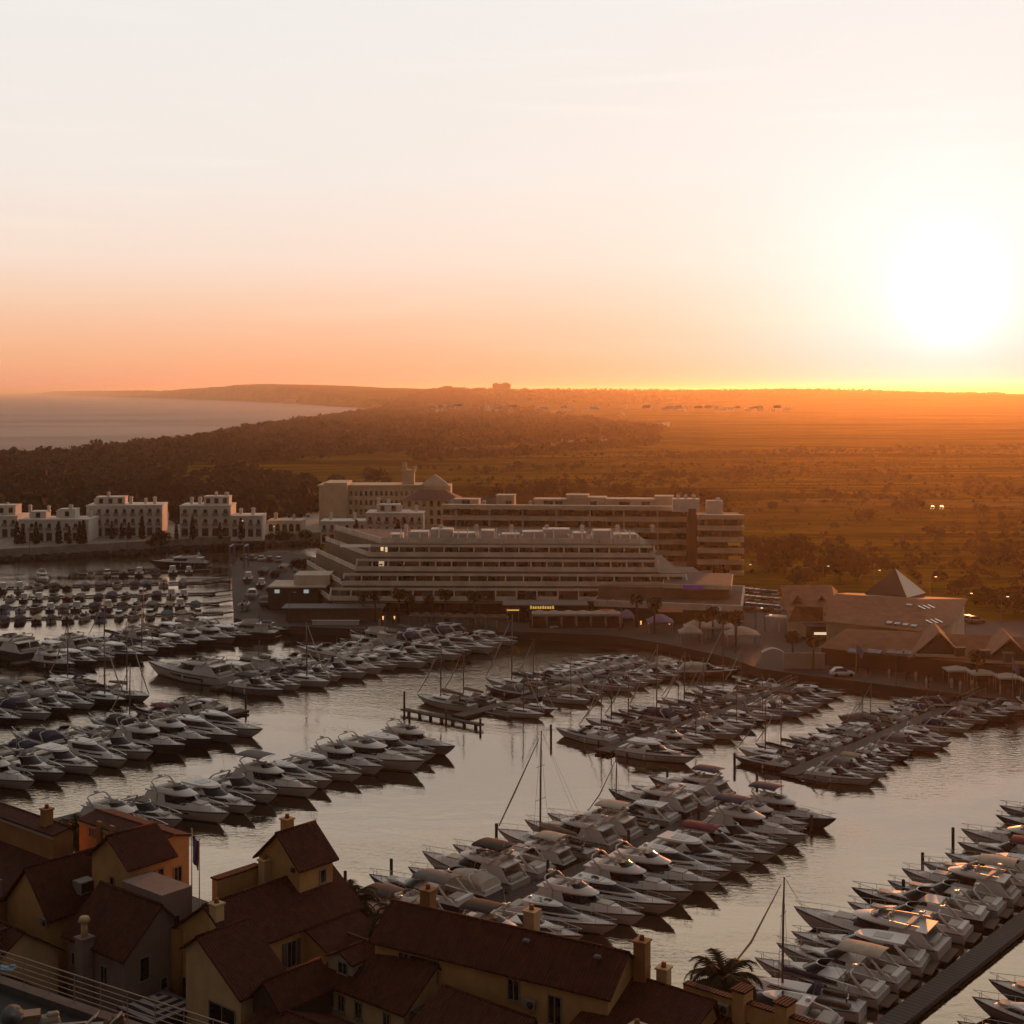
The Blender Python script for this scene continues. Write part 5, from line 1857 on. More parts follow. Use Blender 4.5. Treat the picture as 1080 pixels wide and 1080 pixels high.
# F: long row below the terraced hotel
pontoon(-191, 150, 217, 'far pontoon reaching towards the stepped hotel, yachts on both sides', fingers=fset(0, urange(156, 214, 9), 1, 6))
row(-191, 151, 217, 1, (11.5, 13.6), 4.5, [('fly', 2), ('open', 2.4), ('hard', 2), ('tent', 1), ('bim', 1), ('coup', 1.6), ('sail', .5)], hw, 'bow right long far pontoon', canvases=cvs)
row(-191, 151, 217, -1, (11.5, 13.4), 4.6, [('fly', 2), ('open', 2), ('hard', 2), ('tentg', 1), ('traw', .8)], [('white', 6), ('navy', 2), ('grey', 1)], 'bow left long far pontoon', fixed={0: {'k': 'big', 'L': 19.5, 'h': 'white', 'p': 6.0}}, canvases=cvs)
# J: left edge
pontoon(-205, 104, 140, 'pontoon at the left edge with sailing boats at its end')
row(-205, 104, 140, 1, (10, 12), 4.3, mix_small + [('sail', 3)], hw_d, 'bow right left edge pontoon', fixed={6: {'k': 'sail', 'L': 12}, 7: {'k': 'sailb', 'L': 12}}, canvases=cvs)
row(-205, 104, 140, -1, (10, 13), 4.3, mix_small + [('sail', 1)], hw_d, 'bow left left edge pontoon', fixed={7: {'k': 'sail', 'L': 12}}, canvases=cvs)
# K: behind it
pontoon(-236, 140, 190, 'short far left pontoon with dark hulled yachts')
row(-236, 142, 190, 1, (10.5, 12.5), 4.5, [('hard', 2), ('fly', 2), ('tent', 1), ('sail', 1)], [('white', 3), ('navy', 2), ('grey', 1.4), ('black', 1)], 'bow right dark hull pontoon', canvases=cvs)
row(-236, 142, 190, -1, (10.5, 13), 4.6, [('hard', 2), ('fly', 2), ('traw', 1), ('sail', 1)], [('white', 2), ('navy', 2), ('grey', 1), ('black', 2)], 'bow left dark hull pontoon', fixed={0: {'k': 'big', 'L': 20, 'h': 'black', 'p': 6.5}}, canvases=cvs)

# small craft berths at the upper left
ROWN = ['back', 'second', 'middle', 'fourth', 'front']
for r, (py0, py1, xa, xb, step) in enumerate(((609, 604, 72, 212, 17), (623, 617, -4, 208, 17), (634, 629, 2, 218, 15.5), (645, 640, -2, 222, 15.5), (657, 650, -4, 226, 17))):
    n = int((xb - xa) / step)
    pa, pb = at(xa - 4, py0), at(xb + 6, py1)
    dr = (pb - pa).normalized()
    ang0 = math.atan2(dr.y, dr.x)
    t = thing('small_craft_pontoon', f'narrow pontoon of the {ROWN[r]} row of small boats at the upper left', 'pontoon', (pa.x, pa.y + 3.6, 0), ang0, 'floating pontoons')
    LL = (pb - pa).length
    MB().box((LL / 2, 0, .3), (LL, 1.5, .3)).build('deck', planks, t)
    for i in range(n):
        px_ = xa + (i + .5) * step + brg.uniform(-2, 2)
        py_ = py0 + (py1 - py0) * (i + .5) / n
        p = at(px_, py_)
        k = wchoice([('run', 2), ('runc', 3.4), ('runt', .7), ('cab', 2.4)])
        L = brg.uniform(5.6, 7.2)
        j = n - 1 - i
        where = f'{ORD[min(i, j)]} from {"left" if i <= j else "right"}, {ROWN[r]} small boat row'
        boat(k, (p.x, p.y, 0), ang0 + (math.pi / 2 if brg.random() < .55 else -math.pi / 2) + brg.uniform(-.06, .06), L, wchoice([('white', 4), ('cream', 1), ('navy', 2.5), ('blue', .8), ('black', 1.5), ('maroon', .6)]), where, brg.choice((None, 'black', 'grey', 'navy', 'beige')) if k == 'runc' else None, 'small boats at the upper left berths')

# boats on their own
def lone(kind, px, py, deg, L, hull, where, canvas=None):
    p = at(px, py)
    return boat(kind, (p.x, p.y, 0), R(deg), L, hull, where, canvas, None)


lone('big', 188, 598, 178, 17, 'black', 'lying alone below the promenade wall')
lone('fly', 46, 613, -62, 10, 'white', 'catching the sun alone, left of the small boats')
lone('traw', 262, 672, 172, 12, 'black', 'against the dark boatyard wall', None)
lone('tent', 283, 668, -12, 10, 'navy', 'right below the boatyard shed', 'black')
lone('sail', 655, 672, 80, 8, 'white', 'alone under the restaurant canopies')
lone('run', 630, 669, 10, 5.5, 'white', 'left of the small yacht by the canopies')
lone('runc', 612, 668, 170, 5.5, 'cream', 'second left of the small yacht by the canopies')
lone('cab', 585, 670, 5, 6, 'white', 'beside the quay below the dark restaurant')
lone('tentg', 748, 713, -4, 11, 'black', 'lying across the far end of the middle rows')
lone('hard', 862, 735, -8, 9, 'white', 'between the gangway and the clay roofed shops')
lone('open', 1052, 752, 176, 11, 'grey', 'moored along the right quay wall')
lone('tent', 972, 747, 175, 9, 'navy', 'near the quay wall at the far right pontoon end')
lone('runc', 905, 762, 170, 6, 'grey', 'by itself left of the far right berths', 'grey')

# piles and the T shaped jetty in the middle of the picture
for (u, v, hgt, lab) in ((158.6, -155, 3.4, 'tall dark pile at the left end of the cross jetty'), (158.3, -139, 1.6, 'dark pile at the right end of the cross jetty'), (158.4, -146, 1.8, 'stubby pile in the middle of the cross jetty'),
                         (152, -88.6, 3.6, 'tall pile at the far tip of the central pontoon'), (152.5, -102, 1.8, 'pile off the left corner of the central row'), (151.5, -147, 2.6, 'pile with lamp bracket at the far tip of the left centre row'),
                         (146, -78, 1.8, 'short pile among the bows of the central row'), (120, -103, 2.0, 'pile beside the bow of a sailing yacht'), (104, -103.5, 2.0, 'pile near the dark blue bow, central row'),
                         (98, -104, 2.2, 'pile behind the palms of the near quay'), (112, -89.3, 2.9, 'thick pile in the middle of the central pontoon'), (132, -60.5, 2.0, 'pile by the bow of the big yacht, bottom right'), (141, -62.5, 2.0, 'pile between two bows, bottom right row'),
                         (126, -89.3, 2.6, 'second thick pile along the central pontoon'), (140, -89.3, 2.4, 'third thick pile along the central pontoon'), (160, -127, 2.2, 'pile at the near left corner of the masts pontoon'),
                         (164, -99, 1.9, 'pile at the near left corner of the shop side pontoon'), (144.5, -176, 2.4, 'pile at the far tip of the second left row'), (150, -63, 2.4, 'tall pile at the far bow of the bottom right row')):
    p = uv(u, v)
    pile((p.x, p.y), hgt, lab)
t = thing('cross_jetty', 'narrow dark jetty with slatted deck crossing the open water in the centre', 'jetty', uv(158.4, -155), math.atan2(VD.y, VD.x), 'floating pontoons')
MB().box((8, 0, .62), (16.4, 1.0, .2)).build('deck', planks, t)
for k in range(7):
    MB().box((1.2 + k * 2.3, 0, .1), (.16, .6, .9)).build('leg', pile_m, t)
rl = MB()
for sd in (-1, 1):
    rl.tube([(0, sd * .46, .78), (16.2, sd * .46, .78)], .03, 4)
rl.build('rail', pile_m, t)
# finger walkways off the boatyard quay, and the gangways down from the shops
for i, (xa, ya, xb, yb_, lab) in enumerate(((214, 612, 243, 608, 'uppermost short walkway off the boatyard quay'), (214, 626, 244, 622, 'second short walkway off the boatyard quay'), (216, 637, 244, 633, 'third short walkway off the boatyard quay'), (218, 649, 245, 645, 'lowest short walkway off the boatyard quay'),
                                           (786, 742, 838, 718, 'sloping gangway to the right of the tall palms'), (1012, 742, 1036, 731, 'dark gangway rising to the quay of clay roofed shops'))):
    a, b_ = at(xa, ya, .6), at(xb, yb_, 1.5 if i > 3 else .8)
    dr = b_ - a
    t = thing('gangway', lab, 'gangway', tuple(a), math.atan2(dr.y, dr.x), 'gangways and walkways')
    LL = math.hypot(dr.x, dr.y)
    w_ = MB()
    w_.add([(0, -.6, 0), (LL, -.6, dr.z), (LL, .6, dr.z), (0, .6, 0), (0, -.6, -.2), (LL, -.6, dr.z - .2), (LL, .6, dr.z - .2), (0, .6, -.2)], [(0, 1, 2, 3), (7, 6, 5, 4), (0, 4, 5, 1), (3, 2, 6, 7), (0, 3, 7, 4), (1, 5, 6, 2)])
    w_.build('deck', planks, t)
    rl = MB()
    for sd in (-1, 1):
        rl.tube([(0, sd * .6, .9), (LL, sd * .6, dr.z + .9)], .04, 4)
        for k in range(5):
            rl.tube([(LL * k / 4, sd * .6, dr.z * k / 4), (LL * k / 4, sd * .6, dr.z * k / 4 + .9)], .03, 4)
    rl.build('rail', metal_pole, t)
print('boats', n_boats[0])
# ------------------------------------------------------------------ houses on the near quay
ochre = mat('ochre render', (.58, .315, .115), .92, var=.25, scale=.6, bump=.15, bscale=14)
ochre2 = mat('orange render', (.36, .165, .055), .92, var=.25, scale=.6, bump=.15, bscale=14)
rose = mat('rose grey render', (.26, .175, .145), .92, var=.22, scale=.6, bump=.15, bscale=14)
sand = mat('sand render', (.60, .40, .20), .92, var=.22, scale=.6, bump=.15, bscale=14)
trimw = mat('cream eaves', (.36, .28, .20), .85)
frame_w = mat('white window frame', (.24, .21, .18), .6)
shutter = mat('grey shutter', (.10, .095, .09), .7)
pane_d = mat('dusky pane', (.010, .012, .014), .08, spec=.6)


def tile_mat(name, axis):
    m = bpy.data.materials.new(name)
    m.use_nodes = True
    q = G(m.node_tree)
    b = m.node_tree.nodes['Principled BSDF']
    b.inputs['Roughness'].default_value = .9
    b.inputs['Specular IOR Level'].default_value = .25
    t = q.new('ShaderNodeTexCoord')
    s_ = q.new('ShaderNodeSeparateXYZ')
    q.put(s_.inputs[0], t.outputs['Object'])
    a, c = (s_.outputs[0], s_.outputs[1]) if axis == 'u' else (s_.outputs[1], s_.outputs[0])
    w1 = q.m('ABSOLUTE', q.m('SINE', q.m('MULTIPLY', a, math.pi / .24)))
    w2 = q.m('FRACT', q.m('MULTIPLY', c, 2.6))
    n = q.noise(t.outputs['Object'], 1.3, 5, .7)
    n2 = q.noise(t.outputs['Object'], 9, 2, .6)
    col = q.ramp(n, [(.28, (.042, .0105, .0060)), (.5, (.074, .0180, .0095)), (.72, (.100, .0270, .014))])
    col = q.mix(q.m('MULTIPLY', q.m('SUBTRACT', n2, .5, clamp=True), 1.6, clamp=True), col, (.022, .014, .011))
    q.put(b.inputs['Base Color'], col)
    bn = q.new('ShaderNodeBump')
    bn.inputs['Strength'].default_value = .9
    bn.inputs['Distance'].default_value = .06
    q.put(bn.inputs['Height'], q.m('ADD', w1, q.m('MULTIPLY', w2, .5)))
    q.put(b.inputs['Normal'], bn.outputs[0])
    return m


tile_u, tile_v = tile_mat('clay roof tiles', 'u'), tile_mat('clay roof tiles across', 'v')


class House:
    """local frame: x runs along the pontoons (u), y to the left of that (-v), z up from the water"""
    def __init__(s, name, label, u, v, rz=0.0, group='houses on the near quay', cat='house'):
        s.u, s.v = u, v
        s.t = thing(name, label, cat, uv(u, v, QZ), UANG + rz, group)

    def L(s, u, v, z):
        return (u - s.u, -(v - s.v), z - QZ)

    def gable(s, u0, u1, v0, v1, eave, ridge, along, wallm, pos=.5, z0=QZ, over=.38, roof=True, eave2=None):
        """box with a two-pitch roof; along = 'u' or 'v' is the ridge direction; pos = where the ridge sits across"""
        e2 = eave if eave2 is None else eave2
        w = MB()
        if along == 'u':
            vr = v0 + (v1 - v0) * pos
            prof = [(v0, z0), (v1, z0), (v1, e2), (vr, ridge), (v0, eave)]
            A_, B_ = [s.L(u0, v, z) for v, z in prof], [s.L(u1, v, z) for v, z in prof]
        else:
            ur = u0 + (u1 - u0) * pos
            prof = [(u0, z0), (u1, z0), (u1, e2), (ur, ridge), (u0, eave)]
            A_, B_ = [s.L(u, v0, z) for u, z in prof], [s.L(u, v1, z) for u, z in prof]
        n = len(prof)
        f = [tuple(range(n)), tuple(reversed(range(n, 2 * n)))] + [(k, n + k, n + (k + 1) % n, (k + 1) % n) for k in range(n)]
        w.add(A_ + B_, f)
        bm_fix = w.build('wall', wallm, s.t)
        fix_normals(bm_fix)
        if roof:
            r = MB()
            th = .16
            if along == 'u':
                dl, dr = (ridge - eave) / max(.1, abs(vr - v0)), (ridge - e2) / max(.1, abs(v1 - vr))
                for (ve, ze, dd, sg) in ((v0, eave, dl, -1), (v1, e2, dr, 1)):
                    vo, zo = ve + sg * over, ze - dd * over
                    a = [s.L(u0 - over, vo, zo + .03), s.L(u1 + over, vo, zo + .03), s.L(u1 + over, vr, ridge + .03), s.L(u0 - over, vr, ridge + .03)]
                    r.add(a + [(p[0], p[1], p[2] + th) for p in a], [(0, 1, 2, 3), (4, 5, 6, 7), (0, 1, 5, 4), (1, 2, 6, 5), (2, 3, 7, 6), (3, 0, 4, 7)])
                r.tube([s.L(u0 - over, vr, ridge + th), s.L(u1 + over, vr, ridge + th)], .13, 6)
            else:
                dl, dr = (ridge - eave) / max(.1, abs(ur - u0)), (ridge - e2) / max(.1, abs(u1 - ur))
                for (ue, ze, dd, sg) in ((u0, eave, dl, -1), (u1, e2, dr, 1)):
                    uo, zo = ue + sg * over, ze - dd * over
                    a = [s.L(uo, v0 - over, zo + .03), s.L(uo, v1 + over, zo + .03), s.L(ur, v1 + over, ridge + .03), s.L(ur, v0 - over, ridge + .03)]
                    r.add(a + [(p[0], p[1], p[2] + th) for p in a], [(0, 1, 2, 3), (4, 5, 6, 7), (0, 1, 5, 4), (1, 2, 6, 5), (2, 3, 7, 6), (3, 0, 4, 7)])
                r.tube([s.L(ur, v0 - over, ridge + th), s.L(ur, v1 + over, ridge + th)], .13, 6)
            ro = r.build('roof', tile_u if along == 'u' else tile_v, s.t)
            fix_normals(ro)
            # pale eaves board under the camera-side eave
            e = MB()
            if along == 'u':
                e.box(s.L((u0 + u1) / 2, v1 + .06, e2 - .12), (u1 - u0 + .1, .14, .22))
            else:
                e.box(s.L(u0 - .06, (v0 + v1) / 2, eave - .12), (.14, abs(v1 - v0) + .1, .22))
            e.build('eaves', trimw, s.t)

    def box(s, name, u0, u1, v0, v1, z0, z1, m, bevel=0):
        c = s.L((u0 + u1) / 2, (v0 + v1) / 2, (z0 + z1) / 2)
        return MB().box(c, (abs(u1 - u0), abs(v1 - v0), z1 - z0), 0, bevel).build(name, m, s.t)

    def lean(s, u0, u1, v0, v1, zs, side, m=None, wallm=None, over=.3):
        """mono-pitch roof; zs = (low, high); side = which edge is low: 'u-','v+'"""
        lo, hi = zs
        if side == 'u-':
            c = [(u0 - over, v0 - .2, lo), (u0 - over, v1 + .2, lo), (u1, v1 + .2, hi), (u1, v0 - .2, hi)]
            tm = tile_v
        elif side == 'v+':
            c = [(u0 - .2, v1 + over, lo), (u1 + .2, v1 + over, lo), (u1 + .2, v0, hi), (u0 - .2, v0, hi)]
            tm = tile_u
        a = [s.L(*p) for p in c]
        r = MB().add(a + [(p[0], p[1], p[2] + .16) for p in a], [(0, 1, 2, 3), (4, 5, 6, 7), (0, 1, 5, 4), (1, 2, 6, 5), (2, 3, 7, 6), (3, 0, 4, 7)])
        fix_normals(r.build('roof', m or tm, s.t))
        if wallm:
            if side == 'u-':
                cs = [(u0, lo + .05), (u1, hi - .05)]
                A_ = [s.L(u, v, z) for v in (v0, v1) for u, z in ((u0, QZ), (u1, QZ), (u1, hi - .03), (u0, lo))]
            else:
                A_ = [s.L(u, v, z) for u in (u0, u1) for v, z in ((v1, QZ), (v0, QZ), (v0, hi - .03), (v1, lo))]
            w = MB().add(A_, [(0, 1, 2, 3), (7, 6, 5, 4), (0, 4, 5, 1), (1, 5, 6, 2), (2, 6, 7, 3), (3, 7, 4, 0)])
            fix_normals(w.build('wall', wallm, s.t))

    def win(s, face, a, z, at_, w=.9, h=1.25, shut=False, name='window', panes=2):
        """window on a wall: face '-u' (at u=at_, a=v) or '+v' (at v=at_, a=u)"""
        rz = -math.pi / 2 if face == '-u' else math.pi
        p = s.L(at_, a, z) if face == '-u' else s.L(a, at_, z)
        fr = MB()
        for sx in (-1, 1):
            fr.box((sx * (w / 2 + .05), 0, 0), (.1, .14, h + .2))
        fr.box((0, 0, h / 2 + .05), (w, .14, .1)).box((0, 0, -h / 2 - .07), (w + .3, .26, .1))
        if panes == 2:
            fr.box((0, 0, 0), (.07, .11, h))
        o = fr.build(name, frame_w, s.t, p, rz)
        MB().box((0, 0, 0), (w, .05, h)).build('pane', pane_d, o, (0, 0, 0))
        if shut:
            for sx in (-1, 1):
                MB().box((0, 0, 0), (w * .52, .07, h + .1)).build('shutter', shutter, o, (sx * (w * .76 + .1), .04, 0))
        return o

    def chimney(s, u, v, z0, z1, w=.75, m=None, pot=True):
        c = MB()
        x, y, _ = s.L(u, v, 0)
        c.box((x, y, (z0 + z1) / 2 - QZ), (w, w, z1 - z0))
        c.box((x, y, z1 - QZ + .06), (w + .18, w + .18, .12))
        o = c.build('chimney', m or sand, s.t)
        if pot:
            MB().tube([(x, y, z1 - QZ + .1), (x, y, z1 - QZ + .45)], [.2, .17], 8).build('chimney_pot', tile_far, o)
        return o

    def aircon(s, face, a, z, at_):
        rz = -math.pi / 2 if face == '-u' else math.pi
        p = s.L(at_ - .2, a, z) if face == '-u' else s.L(a, at_ + .2, z)
        o = MB().box((0, 0, 0), (.95, .38, .68), 0, .04).build('air_conditioner', frame_w, s.t, p, rz)
        sg = -1 if face == '-u' else -1
        MB().tube([(.15, .18, 0), (.15, .205, 0)], .26, 12).tube([(.15, -.18, 0), (.15, -.205, 0)], .26, 12).build('fan', rubber, o)


def fix_normals(o):
    import bmesh
    bm = bmesh.new()
    bm.from_mesh(o.data)
    bmesh.ops.recalc_face_normals(bm, faces=bm.faces)
    bm.to_mesh(o.data)
    bm.free()


# tower house in the middle left
h = House('tower_house', 'ochre house with a square gabled tower, left wall catching the orange sun', 74.5, -88)
h.gable(68.5, 81, -91.8, -84.4, 8.0, 10.5, 'u', ochre)
h.gable(76.6, 80.2, -91.6, -86.6, 11.7, 13.9, 'u', ochre, z0=9)
h.gable(66.2, 70.5, -87.6, -81.2, 8.2, 9.3, 'u', sand, pos=.26, eave2=6.2)
h.lean(75.2, 80.6, -84.4, -80.8, (6.0, 7.7), 'v+', wallm=ochre)
h.box('parapet', 72.0, 76.5, -91.9, -91.2, 8, 10.9, ochre)
h.box('parapet_cap', 71.9, 76.5, -92.0, -91.1, 10.9, 11.02, tile_u)
h.chimney(79.3, -91.2, 10, 14.1, .8, ochre)
h.chimney(76.2, -90.4, 8.5, 11.6, .75, sand)
h.chimney(68.6, -87.0, 8.5, 10.9, .8, sand)
# rounded corner pillar on the sunny side
x, y, _ = h.L(68.7, -91.7, 0)
MB().tube([(x, y, 0), (x, y, 8.0 - QZ)], .75, 18).build('round_corner', ochre2, h.t)
h.win('-u', -90.6, 3.2, 68.5, 1.9, 2.3, name='garage_window')
h.win('-u', -88.2, 4.1, 68.5, .9, 1.3)
h.win('-u', -83.3, 4.0, 66.2, 2.9, 1.9, name='large_window')
h.win('+v', 73.8, 6.2, -84.4, .8, 1.9, True)
h.win('+v', 79.1, 10.4, -86.6, .55, 1.0, panes=1)
h.win('+v', 79.4, 5.2, -80.8, .5, 1.2, panes=1)
MB().box(h.L(76.5, -87.3, 11.4), (.3, .35, .35), 0, .05).build('lamp', rubber, h.t)

# long house
h = House('long_house', 'long ochre house with unbroken clay roof, two roof vents and four chimneys', 78.6, -67, R(9.5))
LHu0, LHu1 = 76.3, 82.0
h.gable(76.3, 82.0, -76.6, -57.2, 9.1, 11.0, 'v', ochre, pos=.46)
for v_, wd in ((-74.0, .8), (-71.4, .8), (-64.6, .85)):
    h.win('-u', v_, 7.9, 76.3, wd, 1.35, True)
h.win('-u', -61.3, 7.2, 76.3, .95, 1.9, False, 'balcony_door')
h.chimney(80.4, -74.6, 9.5, 11.9, .9, ochre2)
h.chimney(80.6, -65.6, 9.5, 11.9, .9, sand)
h.chimney(80.2, -56.5, 7, 11.6, .9, ochre2)
h.chimney(81.0, -55.2, 7, 9.7, .8, sand)
h.aircon('-u', -63.2, 7.3, 76.3)
h.aircon('-u', -72.6, 6.9, 76.3)
for v_ in (-64.6, -58.9):
    MB().box(h.L(78.1, v_, 10.75), (.35, .55, .28), 0, .08).build('roof_vent', mat('roof vent', (.13, .14, .14), .5), h.t)
h.box('balcony', 74.8, 76.28, -63.8, -59.4, 5.6, 5.85, sand)
h.box('balcony_rail', 74.75, 74.85, -63.8, -59.4, 5.85, 6.75, sand)

h = House('dormer_house', 'house with low clay roof and small dormer between the tower and the long roof', 74.5, -75)
h.gable(72.2, 77.5, -79.3, -70.6, 6.1, 8.3, 'v', sand, pos=.6)
for v_ in (-78.2, -77.0, -75.2, -72.3):
    h.win('-u', v_, 4.9, 72.2, .6, 1.1)
h.gable(72.9, 75.4, -79.2, -76.6, 7.6, 8.2, 'u', trimw, z0=6.4, over=.2)
h.win('-u', -77.6, 7.15, 72.9, .9, .75)
h = House('porch_house', 'small front house with clay hip below the dormer house', 66, -76.5)
h.gable(64, 71, -79.5, -74, 4.3, 5.6, 'v', sand)
h.win('-u', -76.5, 3.1, 64, .8, 1.1)
h = House('dark_passage_house', 'narrow dark fronted house squeezed against the tower house', 66, -78.5)
h.gable(67.2, 72, -81.0, -78.0, 6.0, 7.4, 'u', mat('dark render', (.06, .045, .035), .9))
h = House('pergola_house', 'small clay roofed house with a wooden pergola in front of the long house', 73, -66)
h.gable(70.8, 76.0, -68.8, -61.0, 5.6, 7.4, 'v', sand, pos=.75)
for v_ in (-67.0, -63.2):
    h.win('-u', v_, 4.5, 70.8, .75, 1.1)
pg = MB()
for k in range(9):
    pg.box(h.L(73.6, -70.2 + k * .16 * 1.2, 6.1), (2.2, .09, .14))
for uu, vv in ((72.6, -70.2), (74.6, -70.2), (72.6, -68.9), (74.6, -68.9)):
    pg.box(h.L(uu, vv, 4.6), (.12, .12, 3.0))
pg.build('pergola', mat('grey pergola timber', (.10, .08, .06), .9), h.t)
h = House('end_house', 'house with broad clay roof joined to the right end of the long house', 78, -54.5)
h.gable(74.0, 83.2, -58.6, -51.2, 6.2, 8.9, 'v', ochre, pos=.86)
h.chimney(76.3, -53.4, 5.5, 8.6, .85, sand)
h = House('parapet_house', 'low house with long ochre parapet wall and two square piers beside the palm', 80, -46)
h.lean(77.0, 83.0, -51.8, -36.0, (5.6, 7.6), 'u-', wallm=ochre)
h.box('parapet', 83.0, 83.5, -54.2, -34, 5, 9.0, ochre)
h.box('parapet_cap', 82.92, 83.58, -54.2, -34, 9.0, 9.1, tile_v)
for v_ in (-49.6, -46.4):
    h.box('pier', 82.6, 83.8, v_ - .45, v_ + .45, 5, 9.8, ochre)
    h.box('pier_cap', 82.5, 83.9, v_ - .55, v_ + .55, 9.8, 9.95, tile_v)
h.aircon('-u', -50.9, 8.3, 83.0)

# left group
h = House('square_tower_house', 'ochre house with gabled tower and twin narrow windows at the lower left', 71.5, -101)
h.gable(68.4, 72.6, -103.2, -98.0, 11.4, 13.3, 'u', ochre)
h.gable(72.6, 76.2, -111.5, -100.4, 11.6, 12.0, 'v', ochre, over=.15)
h.win('-u', -100.3, 9.8, 68.4, .45, .55, panes=1)
h.win('+v', 70.4, 9.9, -98.0, .45, 1.15, True, panes=1)
h.win('+v', 71.5, 9.9, -98.0, .45, 1.15, panes=1)
h.win('+v', 75.0, 8.6, -100.4, .7, 1.2)
h.win('-u', -109.5, 11.0, 72.6, .7, .6)
for v_ in (-108.2, -106.3):
    h.box('buttress', 72.35, 72.6, v_ - .3, v_ + .3, 9, 12.2, ochre2)
MB().tube([h.L(68.3, -99.2, 8.3), h.L(68.3, -99.2, 8.9)], [.35, .3], 12).build('satellite_dish', frame_w, h.t)
h = House('rose_house', 'rose grey house with big clay roof and tall plain gable facing right', 66.5, -95.5)
h.gable(63.8, 70.0, -99.6, -92.0, 7.0, 10.0, 'v', rose, pos=.52)
h.box('high_wall', 67.2, 70.1, -97.2, -91.97, 6.5, 10.8, rose)
h.chimney(63.2, -96.4, 2, 7.6, 1.0, rose)
MB().tube([h.L(63.2, -96.4, 7.6), h.L(63.2, -96.4, 8.9)], [.28, .24], 10).tube([h.L(63.2, -96.4, 8.9), h.L(63.2, -96.4, 9.25)], [.5, .34], 10).build('flue', sand, h.t)
h.win('+v', 65.6, 5.6, -92.0, .8, 1.7, panes=1)
h.win('+v', 68.6, 8.4, -91.97, .5, .9, panes=1)
h.win('+v', 67.4, 3.9, -92.0, .5, .8, panes=1)
h.win('-u', -94.6, 5.0, 63.8, .8, 1.3, True)
h.win('-u', -98.6, 5.2, 63.8, .7, .9)
h = House('steep_roof_house', 'house with steep dark clay roof and white roof window between two ochre walls', 68, -106)
h.gable(64.2, 72.4, -109.2, -102.9, 7.4, 10.6, 'u', ochre)
o = h.box('roof_window', 67.2, 68.6, -104.2, -103.0, 8.3, 9.3, frame_w)
h.box('roof_window_pane', 67.3, 68.5, -103.02, -102.94, 8.4, 9.2, pane_d)
h.aircon('-u', -103.2, 7.0, 64.2)
h = House('corner_house', 'brown orange house with sloping parapet and chimney at the left edge', 71, -114)
h.gable(68.5, 70.5, -124, -109.2, 11.6, 11.9, 'v', ochre2, pos=.8, over=.12)
h.lean(63.2, 68.5, -122, -109.4, (7.0, 9.4), 'u-', wallm=ochre2)
h.chimney(69.4, -111.6, 10, 13.3, .8, ochre2)
h = House('front_row_house', 'low clay roofed house with two gabled dormers behind the roof railing', 60, -105)
h.gable(56.8, 63.2, -116, -100.0, 5.8, 8.0, 'v', sand)
h.box('parapet', 63.3, 64.0, -118, -109.6, 5, 9.0, rose)
h.win('-u', -112.6, 8.2, 63.3, .55, .5)
for v_ in (-106.2, -101.6):
    h.gable(57.6, 60, v_ - .9, v_ + .9, 7.0, 7.9, 'u', sand, z0=6, over=.15)
    h.win('-u', v_, 6.7, 57.6, .7, .7, panes=1)
h = House('hip_roof_house', 'small clay roofed house just beyond the roof railing, left of the rose house', 56, -98)
h.gable(52.8, 59.4, -103, -95.6, 4.6, 6.3, 'v', sand)
h.win('-u', -97.4, 3.4, 52.8, .8, 1.1)
h.win('-u', -100.4, 3.4, 52.8, .8, 1.1)

# roof terrace in the lower left corner
A_, B_ = Vector((-31.6, 59.3, 0)), Vector((-6.0, 43.0, 0))
dr = (B_ - A_).normalized()
pr = Vector((dr.y, -dr.x, 0))
t = thing('roof_terrace', 'dark flat roof of a tall building with thin pale railing, lower left corner', 'roof terrace', (A_.x, A_.y, 0), math.atan2(dr.y, dr.x))
LL = (B_ - A_).length
TZ = 28.9
MB().box((LL / 2, -8, TZ / 2), (LL, 16, TZ)).build('floor', mat('dark roofing felt', (.030, .029, .026), .9, var=.3, scale=.6, bump=.3, bscale=6), t)
MB().box((LL / 2, -.22, TZ + .12), (LL, .44, .24)).build('kerb', mat('grey roof kerb', (.10, .09, .08), .9, var=.3, scale=2), t)
for k in range(5):
    MB().tube([(0, -.1, TZ + .42 + k * .19), (LL, -.1, TZ + .42 + k * .19)], .016 if k < 4 else .024, 5).build('rail', frame_w, t)
for k in range(int(LL / 1.3)):
    MB().tube([(.3 + k * 1.3, -.1, TZ + .2), (.3 + k * 1.3, -.1, TZ + 1.2)], .018, 5).build('post', frame_w, t)
a_ = at(28, 1080, TZ)


def roof_item(px, py):
    return at(px, py, TZ)


